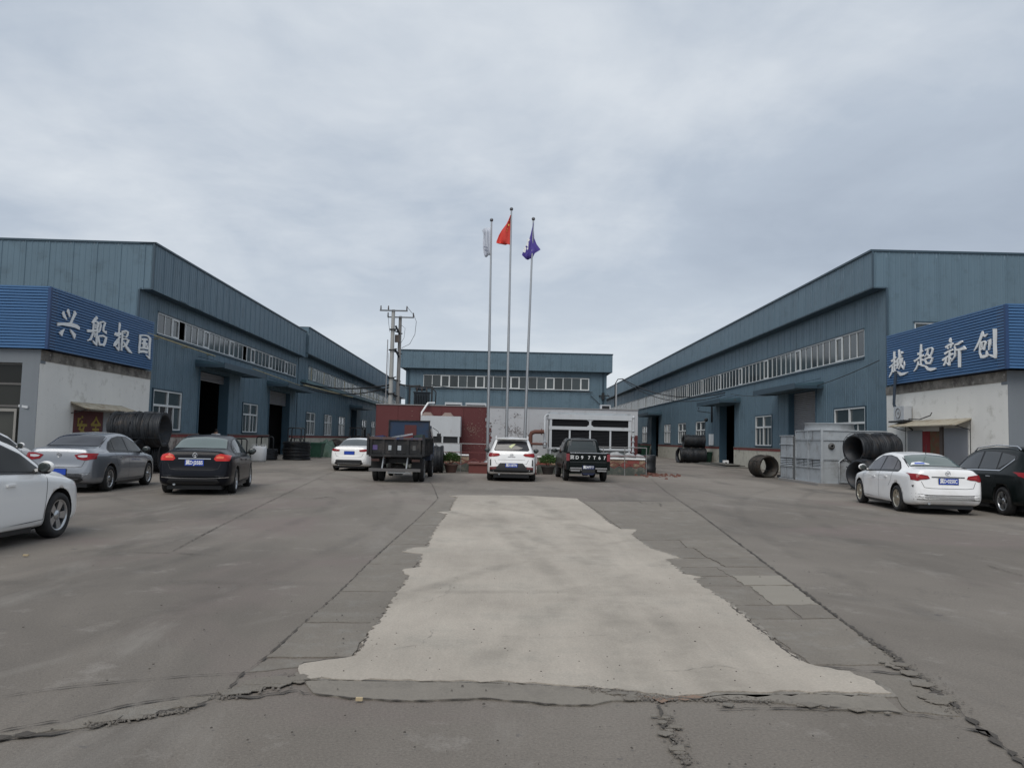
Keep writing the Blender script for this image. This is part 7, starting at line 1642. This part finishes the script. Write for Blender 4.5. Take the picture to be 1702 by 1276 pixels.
# right: bracket pole and cables
bp = thing('cable_post', 'thin grey cable post with a gooseneck top beside the far warehouse', 'cable post', (10.2, 76, 0))
q1 = D(1024, 690, 76); q2 = D(1024, 638, 76)
mb = MB(); mb.tube([(q1.x, 76, 0), (q2.x, 76, q2.z)], .09, 8); mb.build('post', STEELPALE, bp)
mb = MB(); mb.tube([(q2.x - .1, 75.9, q2.z - 2.2), (q2.x - .1, 75.9, q2.z), (q2.x + .15, 75.9, q2.z + .45), (q2.x + .6, 75.9, q2.z + .5)], .05, 6); mb.build('gooseneck', BLACK, bp)
e1 = Vector((q2.x + .6, 75.9, q2.z + .5)); e2 = WR.p(RS(59.5), .4, 5.4)
cable(sag(e1, e2, .9), .045, 'thick black cable sagging from the gooseneck post to the right warehouse canopy'); cable(sag(e1 + Vector((0, 0, -.1)), e2 + Vector((0, 0, -.15)), 1.15), .03, 'thinner black cable just under the thick one on the right')
cable(sag(Vector((q2.x - .1, 75.9, q2.z - 1)), (9.4, 77.8, 6.2), .5, 8), .03, 'short cable drooping between the gooseneck post and the far warehouse')
cable(sag(WR.p(RS(57.5), .5, 5.2), WR.p(RS(34.8), .25, 5.4), .7, 18), .018, 'thin grey wire drooping along the right warehouse wall above the near canopy')

# ================================================================= PERSON
def person(x, y, lab, face=pi):
    J = {'pel': (0, 0, .95), 'sp': (0, .02, 1.18), 'ch': (0, .0, 1.38), 'nk': (0, .01, 1.50), 'hd': (0, -.01, 1.60), 'ht': (0, -.01, 1.71),
         'sl': (-.19, 0, 1.43), 'el': (-.24, .0, 1.14), 'wl': (-.22, -.10, .90), 'hl': (-.22, -.13, .80), 'sr': (.19, 0, 1.43), 'er': (.24, 0, 1.14), 'wr': (.22, -.1, .90), 'hr': (.22, -.13, .80),
         'pl': (-.10, 0, .90), 'kl': (-.11, -.02, .50), 'al': (-.11, .02, .09), 'tl': (-.12, -.14, .04), 'pr': (.10, 0, .90), 'kr': (.11, -.02, .50), 'ar': (.11, .02, .09), 'tr': (.12, -.14, .04)}
    R = dict(pel=(.15, .11), sp=(.14, .10), ch=(.17, .11), nk=(.06, .06), hd=(.085, .10), ht=(.05, .06), sl=(.06, .06), el=(.045, .045), wl=(.03, .03), hl=(.035, .02), sr=(.06, .06), er=(.045, .045), wr=(.03, .03), hr=(.035, .02), pl=(.09, .09), kl=(.06, .06), al=(.04, .045), tl=(.04, .03), pr=(.09, .09), kr=(.06, .06), ar=(.04, .045), tr=(.04, .03))
    E = [('pel', 'sp'), ('sp', 'ch'), ('ch', 'nk'), ('nk', 'hd'), ('hd', 'ht'), ('ch', 'sl'), ('sl', 'el'), ('el', 'wl'), ('wl', 'hl'), ('ch', 'sr'), ('sr', 'er'), ('er', 'wr'), ('wr', 'hr'), ('pel', 'pl'), ('pl', 'kl'), ('kl', 'al'), ('al', 'tl'), ('pel', 'pr'), ('pr', 'kr'), ('kr', 'ar'), ('ar', 'tr')]
    ks = list(J); me = bpy.data.meshes.new('person'); me.from_pydata([J[k] for k in ks], [(ks.index(a), ks.index(b)) for a, b in E], [])
    o = bpy.data.objects.new('person', me); COL.objects.link(o)
    o.modifiers.new('skin', 'SKIN'); sl = me.skin_vertices[0].data
    for i, k in enumerate(ks): sl[i].radius = R[k]; sl[i].use_root = (k == 'pel')
    md = o.modifiers.new('sub', 'SUBSURF'); md.levels = 2; md.render_levels = 2
    bpy.context.view_layer.update(); res = bpy.data.meshes.new_from_object(o.evaluated_get(bpy.context.evaluated_depsgraph_get())); bpy.data.objects.remove(o)
    for m in (SHIRT, TROUS, SKIN): res.materials.append(m)
    for p in res.polygons:
        c = p.center; p.use_smooth = True
        p.material_index = 1 if c.z < .96 and abs(c.x) < .2 and not (c.y < -.06 and c.z > .7) else (2 if c.z > 1.48 or (c.z < 1.2 and abs(c.x) > .17) else 0)
    t = link('person', res); t.location = (x, y, 0); t.rotation_euler = (0, 0, face); tag(t, lab, 'person')
    mb = MB(); mb.sphere((0, .012, 1.645), .105, 16, 10, (.92, 1.0, .95)); mb.build('hair', HAIR, t, local=True)
    for sx in (-1, 1):
        mb = MB(); mb.sphere((sx * .09, 0, 1.60), .022, 8, 6, (.5, 1, 1.4)); mb.build('ear', SKIN, t, local=True)
person(-16.0, 43.2, 'black-haired person in a white shirt at the first open door behind the black sedan', radians(200))
# roadside litter
for k, (px, py, s) in enumerate(((597, 1167, .02), (43, 925, .03))):
    g = G(px, py); mb = MB(); mb.box(g.x - s, g.x + s, g.y - s * .5, g.y + s * .5, .012, .03); tag(mb.build('litter', mat('litter_tan', (.45, .36, .22), .8)), ['tiny tan scrap of litter lying on the crack below the pale concrete patch', 'tiny pale scrap of litter on the ground near the closest white sedan'][k], 'litter')
